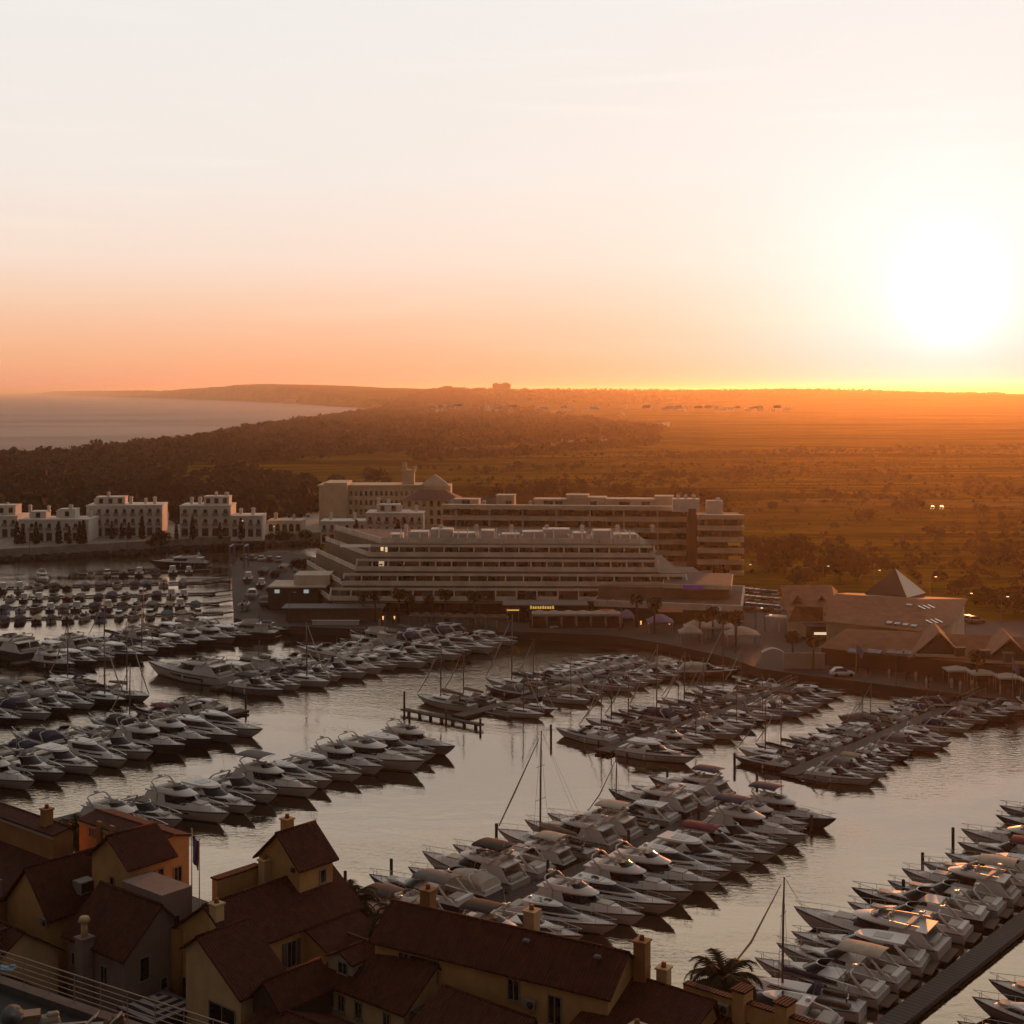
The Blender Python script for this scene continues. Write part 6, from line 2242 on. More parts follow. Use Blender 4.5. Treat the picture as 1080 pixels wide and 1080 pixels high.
p = roof_item(30, 1086)
o = tag(MB().box((0, 0, .25), (.7, .5, .5), .3, .04).box((0, 0, .53), (.75, .55, .06), .3).build('cable_box', mat('buff plastic box', (.26, .17, .09), .7), None, p), 'buff box on the dark roof terrace', 'box')
p = roof_item(14, 1090)
o = tag(MB().tube([(0, 0, .1), (0, .02, .62)], [.05, .05], 6).tube([(0, -.1, .62), (.02, -.16, .66)], [.10, .36], 14).build('satellite_dish', mat('grey dish', (.20, .20, .20), .5), None, p), 'grey round dish beside the buff box on the roof', 'dish')
for i, (px, py, lab, c) in enumerate(((52, 1086, 'pale rock shaped cover right of the buff box on the roof', (.30, .24, .17)), (72, 1092, 'pale lounge chair lying flat on the dark roof terrace', (.36, .31, .25)), (96, 1092, 'second pale lounge chair, nearer the railing corner', (.38, .34, .29)), (121, 1089, 'brown crate on the roof terrace, right of the lounge chairs', (.16, .085, .04)))):
    p = roof_item(px, py)
    m_ = mat('roof item %s' % 'abcd'[i], c, .8, var=.3, scale=2)
    if i in (1, 2):
        mb = MB()
        mb.box((0, 0, .28), (1.2, .55, .08), .2, .03)
        mb.add([(.5, -.27, .3), (.5, .27, .3), (.95, .27, .72), (.95, -.27, .72), (.5, -.27, .24), (.5, .27, .24), (.95, .27, .66), (.95, -.27, .66)], [(0, 1, 2, 3), (7, 6, 5, 4), (0, 4, 5, 1), (2, 6, 7, 3), (0, 3, 7, 4), (1, 5, 6, 2)])
        for sx in (-.5, .4):
            for sy in (-.22, .22):
                mb.box((sx, sy, .13), (.06, .06, .26), .2)
        o = tag(mb.build('lounge_chair', m_, None, p), lab, 'chair', 'lounge chairs on the roof')
    else:
        o = tag(MB().box((0, 0, .24), (.8, .6, .48), .5, .10, .8).box((.1, .05, .5), (.4, .3, .12), .4, .05).build('roof_crate', m_, None, p), lab, 'crate')
p = at(5, 1022, TZ + .3)
o = tag(MB().box((0, 0, .03), (.75, .42, .05), -.3, .02).box((.25, .1, .07), (.2, .2, .06), -.3, .02).build('blue_towel', mat('blue towel', (.12, .26, .42), .9, var=.2, scale=4), None, p), 'bright blue towel folded on the roof kerb', 'towel')

# striped parasol in front of the tower house
t = thing('striped_parasol', 'navy and white striped square parasol in front of the tower house', 'parasol', uv(65.2, -89.6, QZ))
MB().tube([(0, 0, 0), (0, 0, 2.9)], .04, 6).build('pole', metal_pole, t)
sm = bpy.data.materials.new('striped canvas')
sm.use_nodes = True
q = G(sm.node_tree)
b = sm.node_tree.nodes['Principled BSDF']
b.inputs['Roughness'].default_value = .9
tcn = q.new('ShaderNodeTexCoord')
ss = q.new('ShaderNodeSeparateXYZ')
q.put(ss.inputs[0], tcn.outputs['Object'])
mx = q.m('MAXIMUM', q.m('ABSOLUTE', ss.outputs[0]), q.m('ABSOLUTE', ss.outputs[1]))
q.put(b.inputs['Base Color'], q.mix(q.m('GREATER_THAN', q.m('FRACT', q.m('MULTIPLY', mx, 1.9)), .5), (.022, .024, .035), (.36, .33, .30)))
cn = MB()
R_ = 2.2
cs = [(-R_, -R_, 2.0), (R_, -R_, 2.0), (R_, R_, 2.0), (-R_, R_, 2.0)]
cn.add(cs + [(0, 0, 3.0)], [(0, 1, 4), (1, 2, 4), (2, 3, 4), (3, 0, 4)])
cn.add([(p[0], p[1], p[2] - .04) for p in cs] + [(0, 0, 2.96)], [(1, 0, 4), (2, 1, 4), (3, 2, 4), (0, 3, 4)])
for i in range(4):
    a, c = cs[i], cs[(i + 1) % 4]
    cn.add([a, c, (c[0], c[1], 1.78), (a[0], a[1], 1.78)], [(0, 1, 2, 3)])
cn.build('canopy', sm, t, (0, 0, 0), UANG)
# ------------------------------------------------------------------ palms, lamps, parasols, flags, cars, rocks
palm_leaf = leaf_mat('palm fronds', (.022, .022, .010), (.040, .036, .014))


def make_palm(name, trunk_h, fr, nf, droop):
    t = thing(name, 'x', 'palm')
    MB().tube([(0, 0, -.3), (.05, 0, trunk_h * .5), (.12, .05, trunk_h)], [.26, .21, .24], 8).build('trunk', bark, t)
    mb = MB()
    for k in range(nf):
        a = k * 2.399 + rng.uniform(-.2, .2)
        el = 1.25 - 1.5 * (k / nf) ** .9 + rng.uniform(-.12, .12)
        n = 7
        p = Vector((.12, .05, trunk_h))
        pts = [p.copy()]
        e = el
        for i in range(n):
            p = p + Vector((math.cos(a) * math.cos(e), math.sin(a) * math.cos(e), math.sin(e))) * (fr / n)
            e -= droop / n * (1 + i * .35)
            pts.append(p.copy())
        side = Vector((-math.sin(a), math.cos(a), 0))
        for i in range(n):
            # leaflets either side of the midrib
            for sd in (-1, 1):
                for h in range(3):
                    q = pts[i].lerp(pts[i + 1], h * .33 + .06)
                    ln = fr * .26 * math.sin(math.pi * min(.97, (i + h * .33 + .9) / (n + .8))) ** .7
                    tip = q + side * sd * ln * .8 + (pts[i + 1] - pts[i]).normalized() * ln * .55 - Vector((0, 0, ln * .28))
                    w = (pts[i + 1] - pts[i]) * .42
                    mb.add([q - w * .5, q + w * .5, tip], [(0, 1, 2)])
    mb.build('fronds', palm_leaf, t)
    return t


pk = {'tall': make_palm('palm_tree', 6.5, 2.6, 26, 1.7), 'low': make_palm('palm_tree', 5.0, 3.0, 34, 1.3)}
pused = set()


def palm(kind, p, s, lab, group):
    o = pk[kind] if kind not in pused else copy_tree(pk[kind])
    pused.add(kind)
    o.location = p
    o.scale = (s, s, s)
    o.rotation_euler.z = rng.uniform(0, 6)
    tag(o, lab, 'palm', group)


palm('low', (15.2, 101.6, QZ), 1.25, 'bushy palm behind the ochre parapet wall and its square piers', 'palms on the near quay')
palm('low', (-41.8, 137, QZ), 1.15, 'dark palm standing before the water behind the steep roof house', 'palms on the near quay')
palm('low', (-13.6, 118.5, QZ), 1.15, 'palm behind the right end of the tower house roof', 'palms on the near quay')
palm('low', (-8.8, 113.5, QZ), 1.2, 'palm tucked behind the left chimney of the long house', 'palms on the near quay')
for px_, py_, lab in ((396, 655, 'palm in front of the stepped terraces, left of a pair'), (383, 654, 'leftmost slim palm before the brown cafe'), (421, 657, 'taller palm of the pair before the stepped terraces'), (432, 656, 'small palm just right of the pair before the terraces'),
                      (452, 656, 'palm before the middle of the left terraces'), (470, 657, 'palm left of the kiosk with the yellow canopy edge'), (500, 658, 'palm just before the kiosk with the yellow canopy'), (672, 662, 'palm between the purple umbrellas'),
                      (738, 676, 'palm beside the large cream tents'), (763, 682, 'tall palm right of the cream tents'), (776, 684, 'palm nearest the sloping gangway'), (752, 674, 'palm hidden half behind the tall one by the tents'),
                      (836, 704, 'palm beside the white wall panel on the right quay'), (858, 706, 'palm at the right end of the white wall panel'), (690, 668, 'palm in front of the right purple umbrella'), (1030, 726, 'palm on the right quay before the white pavilions')):
    p = at(px_, py_, QZ)
    palm('tall', (p.x, p.y, QZ), rng.uniform(.72, .98), lab, 'palms along the far quay')

# cypresses before the white houses
cq = []
for k in range(220):
    z = rng.uniform(.2, 6.2)
    r = .75 * (1 - (z / 6.6) ** 2.2) * rng.uniform(.6, 1.05)
    a = rng.uniform(0, 6.28)
    cq.append((r * math.cos(a), r * math.sin(a), z))
t = thing('cypress', 'x', 'tree')
MB().tube([(0, 0, -.3), (0, 0, 4)], [.14, .06], 6).build('trunk', bark, t)
mb = MB()
for (x, y, z) in cq:
    a = Vector((rng.uniform(-1, 1), rng.uniform(-1, 1), rng.uniform(.4, 1.5))).normalized() * .42
    b_ = Vector((rng.uniform(-1, 1), rng.uniform(-1, 1), rng.uniform(-.3, .3))).normalized() * .28
    c = Vector((x, y, z))
    mb.add([c - a, c - b_, c + a, c + b_], [(0, 1, 2, 3)])
mb.build('crown', leaf_dark, t)
first = True
CYP = [(18, 'cypress at the gap between the two leftmost white houses'), (24, 'second cypress at the left corner of the arcade house'), (38, 'cypress before the left arches of the arcade house'), (62, 'cypress before the middle arches of the arcade house'), (73, 'cypress before the right arches of the arcade house'), (84, 'cypress at the right corner of the arcade house'), (88, 'cypress touching the last one at the arcade house corner'),
       (118, 'cypress before the left balconies of the three storey white house'), (128, 'cypress before the middle balconies of the three storey white house'), (136, 'slim cypress next to the middle balconies'), (150, 'cypress before the right balconies of the three storey house'), (186, 'dark cypress left of the plain walled loggia house'), (203, 'cypress against the plain left wall of the loggia house'), (232, 'cypress before the right side of the loggia house'), (254, 'cypress before the small low white house')]
for px_, lab in CYP:
    Y = 433 if px_ < 100 else 447
    o = t if first else copy_tree(t)
    first = False
    o.location = (X(px_, Y), Y, 3.6)
    s = rng.uniform(.8, 1.15)
    o.scale = (s * 1.1, s * 1.1, s)
    tag(o, lab, 'tree', 'cypresses before the white houses')
for px_, lab in ((376, 'tall cypress before the low wing of the arched villa'), (420, 'tallest cypress before the arched villa'), (427, 'cypress at the right corner of the arched villa')):
    o = copy_tree(t)
    o.location = (X(px_, 436), 436, 2.2)
    o.scale = (1.3, 1.3, 1.35)
    tag(o, lab, 'tree', 'cypresses before the villas')
o = copy_tree(t)
o.location = (X(741, 318), 318, 5)
o.scale = (.8, .8, .6)
tag(o, 'slim dark cypress standing on the shop roof before the tall hotel end', 'tree')

# low hedges on the near quay and by the parasol
Q = crown_quads(900, [(x_, rng.uniform(-.3, .3), .7, .9, .7, .8) for x_ in range(-4, 5)], .22)
o = np_mesh('hedge', Q.reshape(-1, 3), np.arange(900 * 4).reshape(-1, 4), leaf_mid)
o.location = uv(63.8, -85.5, QZ)
o.rotation_euler.z = UANG + math.pi / 2
tag(o, 'dark leafy hedge below the large window of the tower house', 'hedge')
Q = crown_quads(800, [(x_, rng.uniform(-.3, .3), .9, .9, .8, 1.0) for x_ in range(-3, 4)], .24)
o = np_mesh('hedge', Q.reshape(-1, 3), np.arange(800 * 4).reshape(-1, 4), leaf_mid)
o.location = uv(64.5, -71.5, QZ)
o.rotation_euler.z = UANG + math.pi / 2
tag(o, 'dark shrubbery hedge in front of the dormer house arches', 'hedge')
Q = crown_quads(700, [(x_, rng.uniform(-.3, .3), .9, .9, .8, 1.2) for x_ in range(-3, 4)], .24)
o = np_mesh('hedge', Q.reshape(-1, 3), np.arange(700 * 4).reshape(-1, 4), leaf_mid)
o.location = uv(83.0, -94.5, QZ)
o.rotation_euler.z = UANG + math.pi / 2
tag(o, 'hedge at the water edge beside the flagpoles', 'hedge')

# street lamps
lamp_glow = mat('lit lamp head', (.9, .8, .6), .4, emit=(1.0, .80, .52), estr=1.3)
lamp_off = mat('unlit lamp head', (.30, .27, .24), .4)


def lamp(px, py, hgt, lab, lit, base=QZ):
    p = at(px, py, base)
    t = thing('street_lamp', lab, 'street lamp', p, 0, 'street lamps round the marina')
    MB().tube([(0, 0, 0), (0, 0, hgt * .6), (0, 0, hgt)], [.075, .06, .045], 6).tube([(0, 0, hgt - .1), (.5, -.1, hgt + .15), (1.1, -.2, hgt + .15)], .045, 5).build('pole', MATS['dark pole'] if 'dark pole' in MATS else mat('dark pole', (.09, .075, .06), .6), t)
    MB().box((1.2, -.22, hgt + .12), (.5, .25, .14), -.18, .04).build('lamp_head', lamp_glow if lit else lamp_off, t)


for a in ((252, 570, 6.0, 'lit street lamp behind the promenade wall right of the loggia house', True, 3.6), (285, 571, 4.5, 'lit lamp near the low brown house on the promenade', True, 3.6), (134, 578, 7, 'slim lamp post on the promenade before the three storey white house', False, 3.6), (31, 583, 7, 'slim lamp post on the promenade before the arcade house', False, 3.6),
          (868, 630, 7.2, 'lit street lamp behind the gabled shop roof', True, 2), (922, 632, 6.6, 'small lit lamp left of the glass pyramid', True, 2), (981, 640, 6.6, 'lit lamp above the pyramid tip', True, 2), (1056, 668, 7.2, 'tall lit lamp behind the last shop gable', True, 2), (1018, 664, 7.2, 'tall lit lamp over the cars behind the shops', True, 2),
          (786, 622, 6, 'lit lamp in the car park near the hotel end', True, 2), (797, 668, 5, 'bright lamp over the quay steps right of the cream tents', True, QZ), (806, 676, 5, 'second bright lamp over the quay steps, lower one', True, QZ), (775, 690, 6, 'lamp beside the tall palm near the gangway', False, QZ), (640, 667, 6.5, 'lamp post on the quay right of the restaurant canopies', False, QZ), (506, 664, 6.5, 'lamp post on the quay below the kiosk', False, QZ), (305, 658, 6.5, 'lamp post at the corner of the boatyard', False, QZ), (945, 724, 6, 'thin lamp post on the right quay before the shop row', False, QZ)):
    lamp(*a)
# tiny lit lights in front of restaurants
for i, (px_, py_, lab) in enumerate(((404, 652, 'small warm wall light left of the cafe door, upright'), (416, 652, 'small warm wall light right of the cafe door, upright'), (676, 657, 'orange glow lamp under the left purple umbrella'), (684, 656, 'orange glow lamp between the purple umbrellas'), (706, 657, 'orange lamp at the right purple umbrella'), (640, 652, 'dot like lamp by the last canopy'), (563, 641, 'pale lamp above the restaurant letters'))):
    p = at(px_, py_, 2.6)
    tag(MB().tube([(0, 0, -.35), (0, 0, .35)], [.10, .16], 8).tube([(0, 0, .35), (0, 0, .45)], [.2, .05], 8).build('wall_light', mat('amber light', (.9, .5, .2), .5, emit=(1.0, .48, .14), estr=1.3), None, p), lab, 'lamp', 'small lamps along the far quay')

# raised restaurant deck with scalloped canopies
t = thing('restaurant_deck', 'dark raised deck under the row of scalloped canopies', 'restaurant', at(608, 661, QZ))
MB().box((0, 2.2, .75), (19.5, 6.5, 1.5)).build('platform', dark_void, t)
MB().box((0, -1.0, 1.9), (19.5, .06, .8)).build('glass_rail', dark_glass, t)
canopy_m = mat('buff canopy', (.40, .31, .24), .85, var=.2, scale=1)
mauve_m = mat('mauve canopy', (.26, .19, .30), .85)
cream_m = mat('cream tent', (.46, .37, .29), .85, var=.2, scale=.6)


def tent(name, p, w, d_, h0, h1, m, lab, group, posts=True, scallop=True):
    t = thing(name, lab, 'canopy', p, 0, group)
    n = 8
    rows = []
    for j in range(n + 1):
        v = j / n
        row = []
        for i in range(n + 1):
            u = i / n
            z = h0 + (h1 - h0) * (1 - abs(2 * u - 1) ** 1.6) * (1 - abs(2 * v - 1) ** 1.6)
            row.append(((u - .5) * w, (v - .5) * d_, z))
        rows.append(row)
    mb = MB().grid(rows)
    # hanging edge
    edge_ = rows[0] + [r[-1] for r in rows[1:]] + list(reversed(rows[-1]))[1:] + [r[0] for r in reversed(rows)][1:]
    mb.grid([edge_, [(q_[0], q_[1], q_[2] - .28 - (.12 if (k % 2 and scallop) else 0)) for k, q_ in enumerate(edge_)]], smooth=False)
    mb.build('canopy', m, t)
    if posts:
        for sx in (-1, 1):
            for sy in (-1, 1):
                MB().tube([(sx * w * .46, sy * d_ * .46, 0), (sx * w * .46, sy * d_ * .46, h0)], .06, 5).build('post', metal_pole, t)
    return t


for k in range(6):
    p = at(569 + k * 15.6, 660.5, QZ + 1.5)
    tent('scalloped_canopy', (p.x, p.y + 1.5, QZ + 1.5), 3.05, 4.0, 2.5, 3.0, canopy_m, f'buff canopy, {ORD[k]} from the left in the scalloped row', 'scalloped canopies on the restaurant deck')
for px_, py_, w, m, lab in ((661, 661, 3.2, mauve_m, 'narrow mauve umbrella right of the scalloped row'), (696, 666, 5.2, mauve_m, 'broad mauve umbrella lit from below'), (735, 672, 5.0, cream_m, 'small cream tent at the left of the big tents'), (758, 672, 6.0, cream_m, 'tall cream tent, middle of the big tents'), (782, 680, 6.5, cream_m, 'longest cream tent nearest the car park'), (728, 678, 4.4, cream_m, 'low cream parasol at the water edge below the tents')):
    p = at(px_, py_, QZ)
    tent('quay_tent', (p.x, p.y, QZ), w, w * .8, 2.3, 3.6, m, lab, 'tents and umbrellas on the far quay')
brown_m = mat('brown parasol', (.11, .075, .05), .9)
for k in range(9):
    p = at(438 + k * 11.5, 660 + k * .25, QZ)
    tent('brown_parasol', (p.x, p.y, QZ), 2.5, 2.5, 2.2, 2.9, brown_m, f'brown parasol, {ORD[k]} from the left before the terraces', 'brown parasols before the terraces')
# pavilions on the right quay
pav_m = mat('white pavilion fabric', (.50, .43, .36), .85)
for k, (px_, py_) in enumerate(((1009, 721), (1035, 725), (1063, 729), (1092, 734))):
    p = at(px_, py_, QZ)
    tent('white_pavilion', (p.x, p.y, QZ), 3.9, 3.4, 2.5, 3.0, pav_m, f'white square pavilion, {ORD[k]} from the left on the right quay', 'white pavilions on the right quay', scallop=False)
t = thing('wall_panel', 'plain pale wall panel standing between two palms on the right quay', 'wall', at(848, 705, QZ))
MB().box((0, 0, 1.3), (7.2, .3, 2.6)).box((0, 0, 2.66), (7.4, .42, .12)).build('panel', mat('pale board', (.40, .33, .27), .85, var=.2, scale=.6), t)
t = thing('arched_awning', 'small white arched awning left of the wall panel', 'awning', at(815, 700, QZ))
MB().grid([[(-2 + 4 * i / 10, y_, 2.1 + .7 * math.sin(math.pi * i / 10)) for i in range(11)] for y_ in (-.8, .8)]).build('canopy', pav_m, t)
for sx in (-1.95, 1.95):
    MB().tube([(sx, 0, 0), (sx, 0, 2.1)], .05, 5).build('post', metal_pole, t)
t = thing('covered_walk', 'long light roofed covered walk left of the gabled shop', 'walkway', at(842, 668, QZ), -.5)
MB().box((0, 0, 3.1), (13, 3.2, .2)).build('roof', beige_wall, t)
for k in range(6):
    MB().box((-6 + k * 2.4, -1.3, 1.5), (.25, .25, 3.0)).build('post', beige_wall, t)
t = thing('quay_kiosk', 'dark blue roofed kiosk with a bright counter behind the flag', 'kiosk', at(868, 676, QZ))
MB().box((0, 1.2, 1.4), (5.5, 3, 2.8)).build('wall', dark_void, t)
MB().box((0, .8, 2.95), (6.6, 4.4, .2)).build('roof', canv['navy'], t)
MB().box((0, -.35, 1.5), (3.6, .1, .45)).build('lamp_strip', lamp_warm, t)

# flags
def flag(p, hgt, col, lab, w=1.6, h_=2.4, poles=1):
    t = thing('flagpole', lab, 'flagpole', p, 0, 'flagpoles on the quays')
    MB().tube([(0, 0, 0), (0, 0, hgt)], [.07, .04], 6).tube([(0, 0, hgt), (0, 0, hgt + .12)], [.09, .03], 6).build('pole', metal_pole, t)
    if col:
        rows = []
        for i in range(9):
            z = hgt - .5 - h_ * i / 8
            rows.append([(.06 + w * .45 * (k / 6) ** .8 * (1 - .25 * i / 8) , .18 * math.sin(k * 1.7 + i * .3), z - .5 * (k / 6) * w) for k in range(7)])
        MB().grid(rows).build('flag', mat('%s flag' % ('royal blue' if col[2] > .3 else 'violet blue'), col, .8), t)


flag((-28.6, 127.0, QZ), 9.4, (.03, .07, .32), 'flagpole with hanging blue flag at the near quay edge')
flag((-27.7, 126.0, QZ), 8.8, None, 'bare pole beside the blue flag on the near quay')
p = at(903, 711, QZ)
flag(p, 5.6, (.18, .15, .30), 'pole with a violet flag on the right quay before the shop row', 2.6, 1.3)
p = at(1068, 735, QZ)
flag(p, 6.2, (.18, .15, .30), 'pole with a violet flag beside the white pavilions', 2.4, 1.4)

# cars
def make_car():
    t = thing('parked_car', 'x', 'car')
    rows = []
    for (x, w, zt, zb) in ((-2.05, .72, .62, .35), (-1.95, .80, .88, .24), (-1.0, .84, .94, .2), (.6, .84, .92, .2), (1.6, .80, .80, .22), (2.0, .70, .62, .34)):
        rows.append([(x, -w, zb), (x, -w * 1.03, (zb + zt) / 2), (x, -w * .92, zt), (x, w * .92, zt), (x, w * 1.03, (zb + zt) / 2), (x, w, zb)])
    mb = MB().grid(rows, closed=True)
    mb.add(rows[0], [tuple(range(6))]).add(rows[-1], [tuple(reversed(range(6)))])
    mb.build('body', mat('silver car paint', (.32, .30, .29), .25, metal=.3), t)
    cb = MB()
    rows = []
    for (x, w, z) in ((-1.75, .74, .93), (-1.2, .62, 1.42), (.1, .62, 1.46), (.95, .74, .93)):
        rows.append([(x, -w, z), (x, w, z)])
    lo = [[(x, s_ * .78, .9) for s_ in (-1, 1)] for x in (-1.75, -1.2, .1, .95)]
    cb.grid(rows)
    for s_ in (0, 1):
        cb.add([lo[0][s_], rows[1][s_], rows[2][s_], lo[3][s_]], [(0, 1, 2, 3)])
    cb.build('windows', tinted, t)
    MB().box((-.55, 0, 1.47), (1.3, 1.2, .05), 0, .02).build('roof_panel', MATS['silver car paint'], t)
    for sx in (-1.3, 1.3):
        for sy in (-1, 1):
            MB().tube([(sx, sy * .70, .33), (sx, sy * .88, .33)], .33, 12).build('wheel', rubber, t)
    for sy in (-1, 1):
        MB().box((2.0, sy * .52, .66), (.1, .34, .14)).build('headlight', lamp_off, t)
    return t


car0 = make_car()
cfirst = True
paints = [None, mat('white car paint', (.58, .55, .52), .3), mat('black car paint', (.02, .02, .022), .25), mat('dark red car paint', (.16, .02, .02), .3), mat('grey car paint', (.10, .10, .105), .3)]
pn = ['silver', 'white', 'black', 'dark red', 'grey']


def car(px, py, ang, c, lab, group='cars in the car park', z=None, lit=False):
    global cfirst
    zz = QZ if z is None else z
    p = at(px, py, zz)
    if z == 'land':
        pass
    o = car0 if cfirst else copy_tree(car0)
    cfirst = False
    o.location = (p.x, p.y, zz)
    o.rotation_euler.z = ang
    if c:
        for ch in KIDS(o):
            if ch.name.split('.')[0] in ('body', 'roof_panel'):
                paint(ch, paints[c])
    if lit:
        for ch in KIDS(o):
            if ch.name.split('.')[0] == 'headlight':
                paint(ch, lamp_glow)
    tag(o, lab, 'car', group)


for r in range(3):
    for k in range(6):
        c = (r * 5 + k * 3) % 5
        car(786 + k * 6.4 + r * 1.5, 626 + r * 8 + k * .6, 1.3 + rng.uniform(-.05, .05), c, f'{pn[c]} car, {ORD[k]} from the left in the {["back", "middle", "front"][r]} row by the hotel end')
for k in range(5):
    c = (k * 2 + 1) % 5
    car(1003 + k * 6.5, 653 + k * 1.0, .2 + rng.uniform(-.1, .1), c, f'{pn[c]} car, {ORD[k]} from the left behind the clay roofed shops', 'cars behind the shops')
car(888, 713, .1, 1, 'white car parked on the quay left of the violet flag', None)
for k, px_ in enumerate((983.5, 993)):
    Y = (H - 3) * F / (536.3 - HOR)
    zz = float(ground_z(X(px_, Y), Y)) + .3
    car(px_, 413 + (H - zz) * F / Y, -1.9, 4, ['left of two cars with headlights on the far country road', 'right of two cars with headlights on the far country road'][k], 'cars on the country road', zz, True)
# two beacons in the car park and the red light
p = at(769, 617, 7.6)
tag(MB().tube([(0, 0, -.6), (0, 0, 0)], .08, 6).tube([(0, 0, 0), (0, 0, .5), (0, 0, .7)], [.32, .32, .1], 10).build('red_beacon', mat('red light', (.8, .1, .05), .5, emit=(1.0, .10, .05), estr=3.0), None, p), 'bright red light at the right end of the shop roof', 'light')

# rocks along the promenade foot
V, Fq = [], []
rr = np.random.RandomState(5)
cube = np.array([(x, y, z) for x in (-1, 1) for y in (-1, 1) for z in (-1, 1)], float)
cf = [(0, 1, 3, 2), (4, 6, 7, 5), (0, 4, 5, 1), (2, 3, 7, 6), (0, 2, 6, 4), (1, 5, 7, 3)]
for a, b_ in zip(prom, prom[1:]):
    n = int((b_ - a).length / .9)
    for k in range(n):
        q = a.lerp(b_, k / n)
        for j in range(2):
            s = rr.uniform(.5, 1.1, 3)
            pts = cube * s * rr.uniform(.7, 1.1, (8, 3)) + np.array([q.x + rr.uniform(-.5, .5), q.y - rr.uniform(.2, 2.6), rr.uniform(-.2, .8)])
            o0 = len(V)
            V.extend(pts)
            Fq.extend([tuple(i + o0 for i in f) for f in cf])
o = np_mesh('harbour_rocks', np.array(V), np.array(Fq), mat('dark harbour rock', (.035, .028, .023), .9))
o['kind'] = 'stuff'

# boatyard: boat lift and hulls laid up ashore
t = thing('boat_lift', 'tall blue grey boat lift frame at the head of the boatyard quay', 'boat lift', at(252, 598, 1.2))
lm = mat('boat lift paint', (.12, .13, .17), .5)
for sx in (-1, 1):
    for sy in (-1, 1):
        MB().box((sx * 2, sy * 3, 2.9), (.35, .35, 5.8)).build('leg', lm, t)
    MB().box((sx * 2, 0, 5.9), (.4, 6.6, .4)).build('side_beam', lm, t)
MB().box((0, 3, 5.9), (4.2, .4, .4)).build('cross_beam', lm, t)
MB().tube([(2, -3, 6), (1.2, -3, 8.6)], [.2, .08], 6).build('jib', lm, t)
for i, (k, px_, py_, dg, L, hl, lab) in enumerate((('cab', 262, 612, 95, 7, 'white', 'laid up ashore, farthest on the boatyard quay'), ('hard', 266, 628, 98, 8.5, 'white', 'laid up ashore in the middle of the boatyard quay'), ('run', 258, 640, 92, 6.5, 'cream', 'laid up ashore, nearest the boatyard corner'))):
    p = at(px_, py_, 1.7)
    boat(k, (p.x, p.y, 1.75), R(dg), L, hl, lab, None, 'boats laid up in the boatyard')
for i, (k, px_, py_, dg, L, hl, cv) in enumerate((('runc', 280, 604, 80, 6, 'white', 'grey'), ('runc', 292, 606, 84, 6.4, 'navy', 'black'), ('cab', 276, 618, 90, 6.2, 'white', None), ('runt', 288, 622, 86, 5.8, 'white', None), ('runc', 300, 600, 82, 6.0, 'cream', 'beige'), ('tentg', 281, 636, 92, 8.4, 'white', 'grey'))):
    p = at(px_, py_, 1.7)
    boat(k, (p.x, p.y, 1.75), R(dg), L, hl, f'{ORD[i]} of the hulls stored ashore beside the boat shed', cv, 'boats laid up in the boatyard')
for k in range(5):
    c = (k * 2 + 2) % 5
    p = at(258 + k * 9, 590 + k * .6, 1.2)
    o = copy_tree(car0)
    o.location = p
    o.rotation_euler.z = 1.4 + k * .06
    if c:
        for ch in KIDS(o):
            if ch.name.split('.')[0] in ('body', 'roof_panel'):
                paint(ch, paints[c])
    tag(o, f'{pn[c]} car, {ORD[k]} from the left at the back of the boatyard', 'car', 'cars in the boatyard')

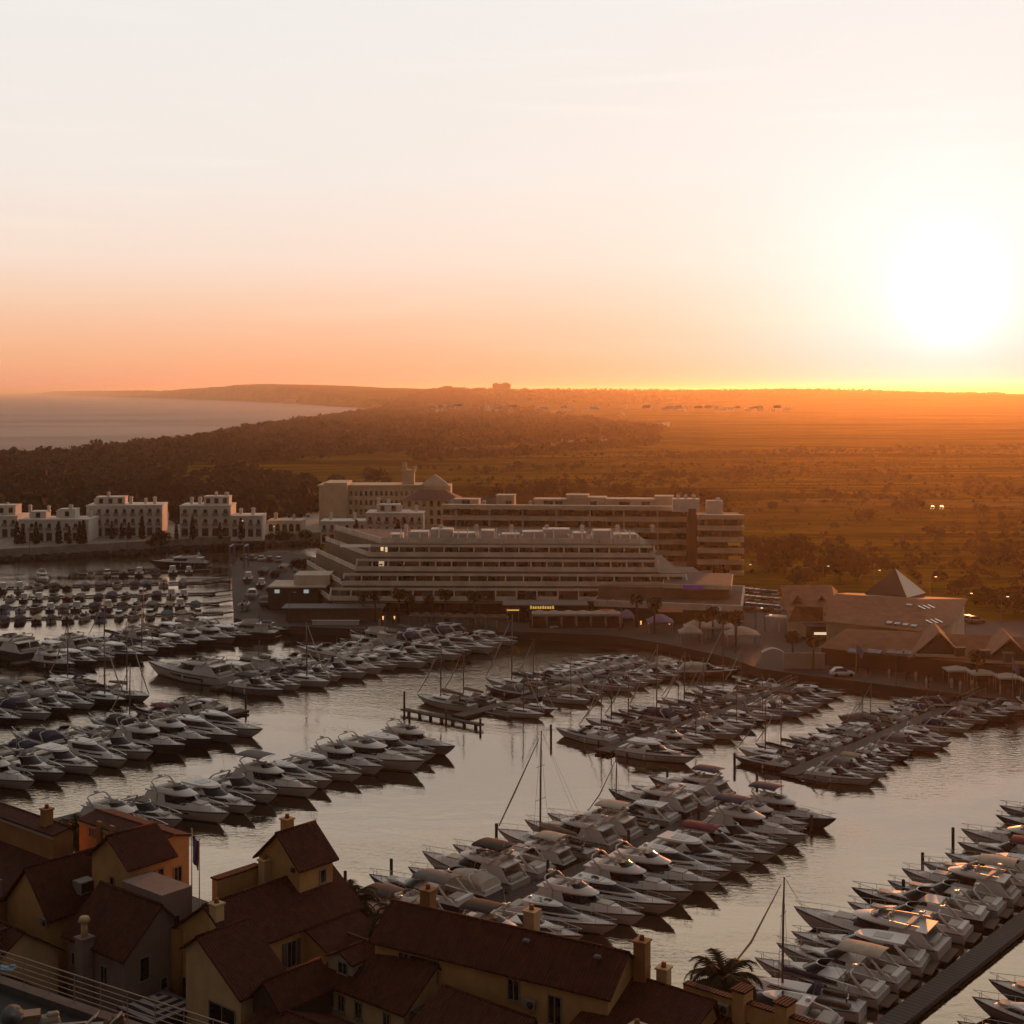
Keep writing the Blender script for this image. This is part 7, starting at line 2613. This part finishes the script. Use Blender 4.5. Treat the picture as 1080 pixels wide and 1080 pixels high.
# people strolling on the quays: one continuous skinned body each
def make_person(name, step):
    me = bpy.data.meshes.new(name)
    vs = [(0, 0, .95), (0, 0, 1.18), (0, 0, 1.42), (0, .01, 1.52), (0, .02, 1.66), (.10, 0, .88), (.11, step, .48), (.11, step * .4, .06), (.11, step * .4 + .13, .03), (-.10, 0, .88), (-.11, -step, .48), (-.11, -step * 1.8, .08), (-.11, -step * 1.8 + .13, .04), (.19, 0, 1.40), (.24, -.04, 1.13), (.23, .06, .88), (-.19, 0, 1.40), (-.24, .04, 1.13), (-.23, .10, .88)]
    es = [(0, 1), (1, 2), (2, 3), (3, 4), (0, 5), (5, 6), (6, 7), (7, 8), (0, 9), (9, 10), (10, 11), (11, 12), (2, 13), (13, 14), (14, 15), (2, 16), (16, 17), (17, 18)]
    rd = [.13, .13, .14, .06, .105, .10, .07, .05, .045, .10, .07, .05, .045, .065, .05, .04, .065, .05, .04]
    me.from_pydata(vs, es, [])
    o = bpy.data.objects.new(name, me)
    COL.objects.link(o)
    o.modifiers.new('skin', 'SKIN')
    if not me.skin_vertices:
        raise RuntimeError('no skin layer')
    for i, r in enumerate(rd):
        me.skin_vertices[0].data[i].radius = (r, r)
    me.skin_vertices[0].data[0].use_root = True
    sub = o.modifiers.new('smooth', 'SUBSURF')
    sub.levels = sub.render_levels = 1
    return o


cl_m = [mat('dark clothes', (.03, .028, .032), .9), mat('pale clothes', (.42, .38, .34), .9), mat('tan clothes', (.20, .13, .08), .9)]
try:
    pp = [make_person('person', .10), make_person('person', .02), make_person('person', .15)]
except Exception:
    pp = []
if pp:
    for o, m_ in zip(pp, cl_m):
        o.data.materials.append(m_)
    spots = []
    for k in range(26):
        spots.append((rng.uniform(915, 1075), None, 0))
    for k in range(16):
        spots.append((rng.uniform(400, 700), None, 1))
    seen_p = set()
    for i, (px_, _, side) in enumerate(spots):
        py_ = 722 + (px_ - 915) * .118 - rng.uniform(2, 10) if side == 0 else 663.5 - rng.uniform(2, 7)
        p = at(px_, py_, QZ)
        k = i % 3
        o = pp[k] if k not in seen_p else pp[k].copy()
        if k in seen_p:
            COL.objects.link(o)
        seen_p.add(k)
        o.location = (p.x, p.y, QZ)
        o.rotation_euler.z = rng.uniform(0, 6.28)
        kind_ = ['dark', 'pale', 'tan'][k]
        tag(o, f'tiny distant person in {kind_} clothes strolling on the ' + ('right quay before the clay roofed shops' if side == 0 else 'far quay below the terraced hotel'), 'person', f'people in {kind_} clothes on the ' + ('right quay' if side == 0 else 'far quay'))

# quay edge coping along the far quay and bollards
mb = MB()
for a, b_ in zip(edge, edge[1:]):
    d2 = b_ - a
    mb.box(((a.x + b_.x) / 2, (a.y + b_.y) / 2 + .3, QZ + .06), (d2.length, .6, .12), math.atan2(d2.y, d2.x))
o = mb.build('quay_coping', mat('quay coping', (.06, .048, .038), .9, var=.3, scale=.6))
o['kind'] = 'structure'
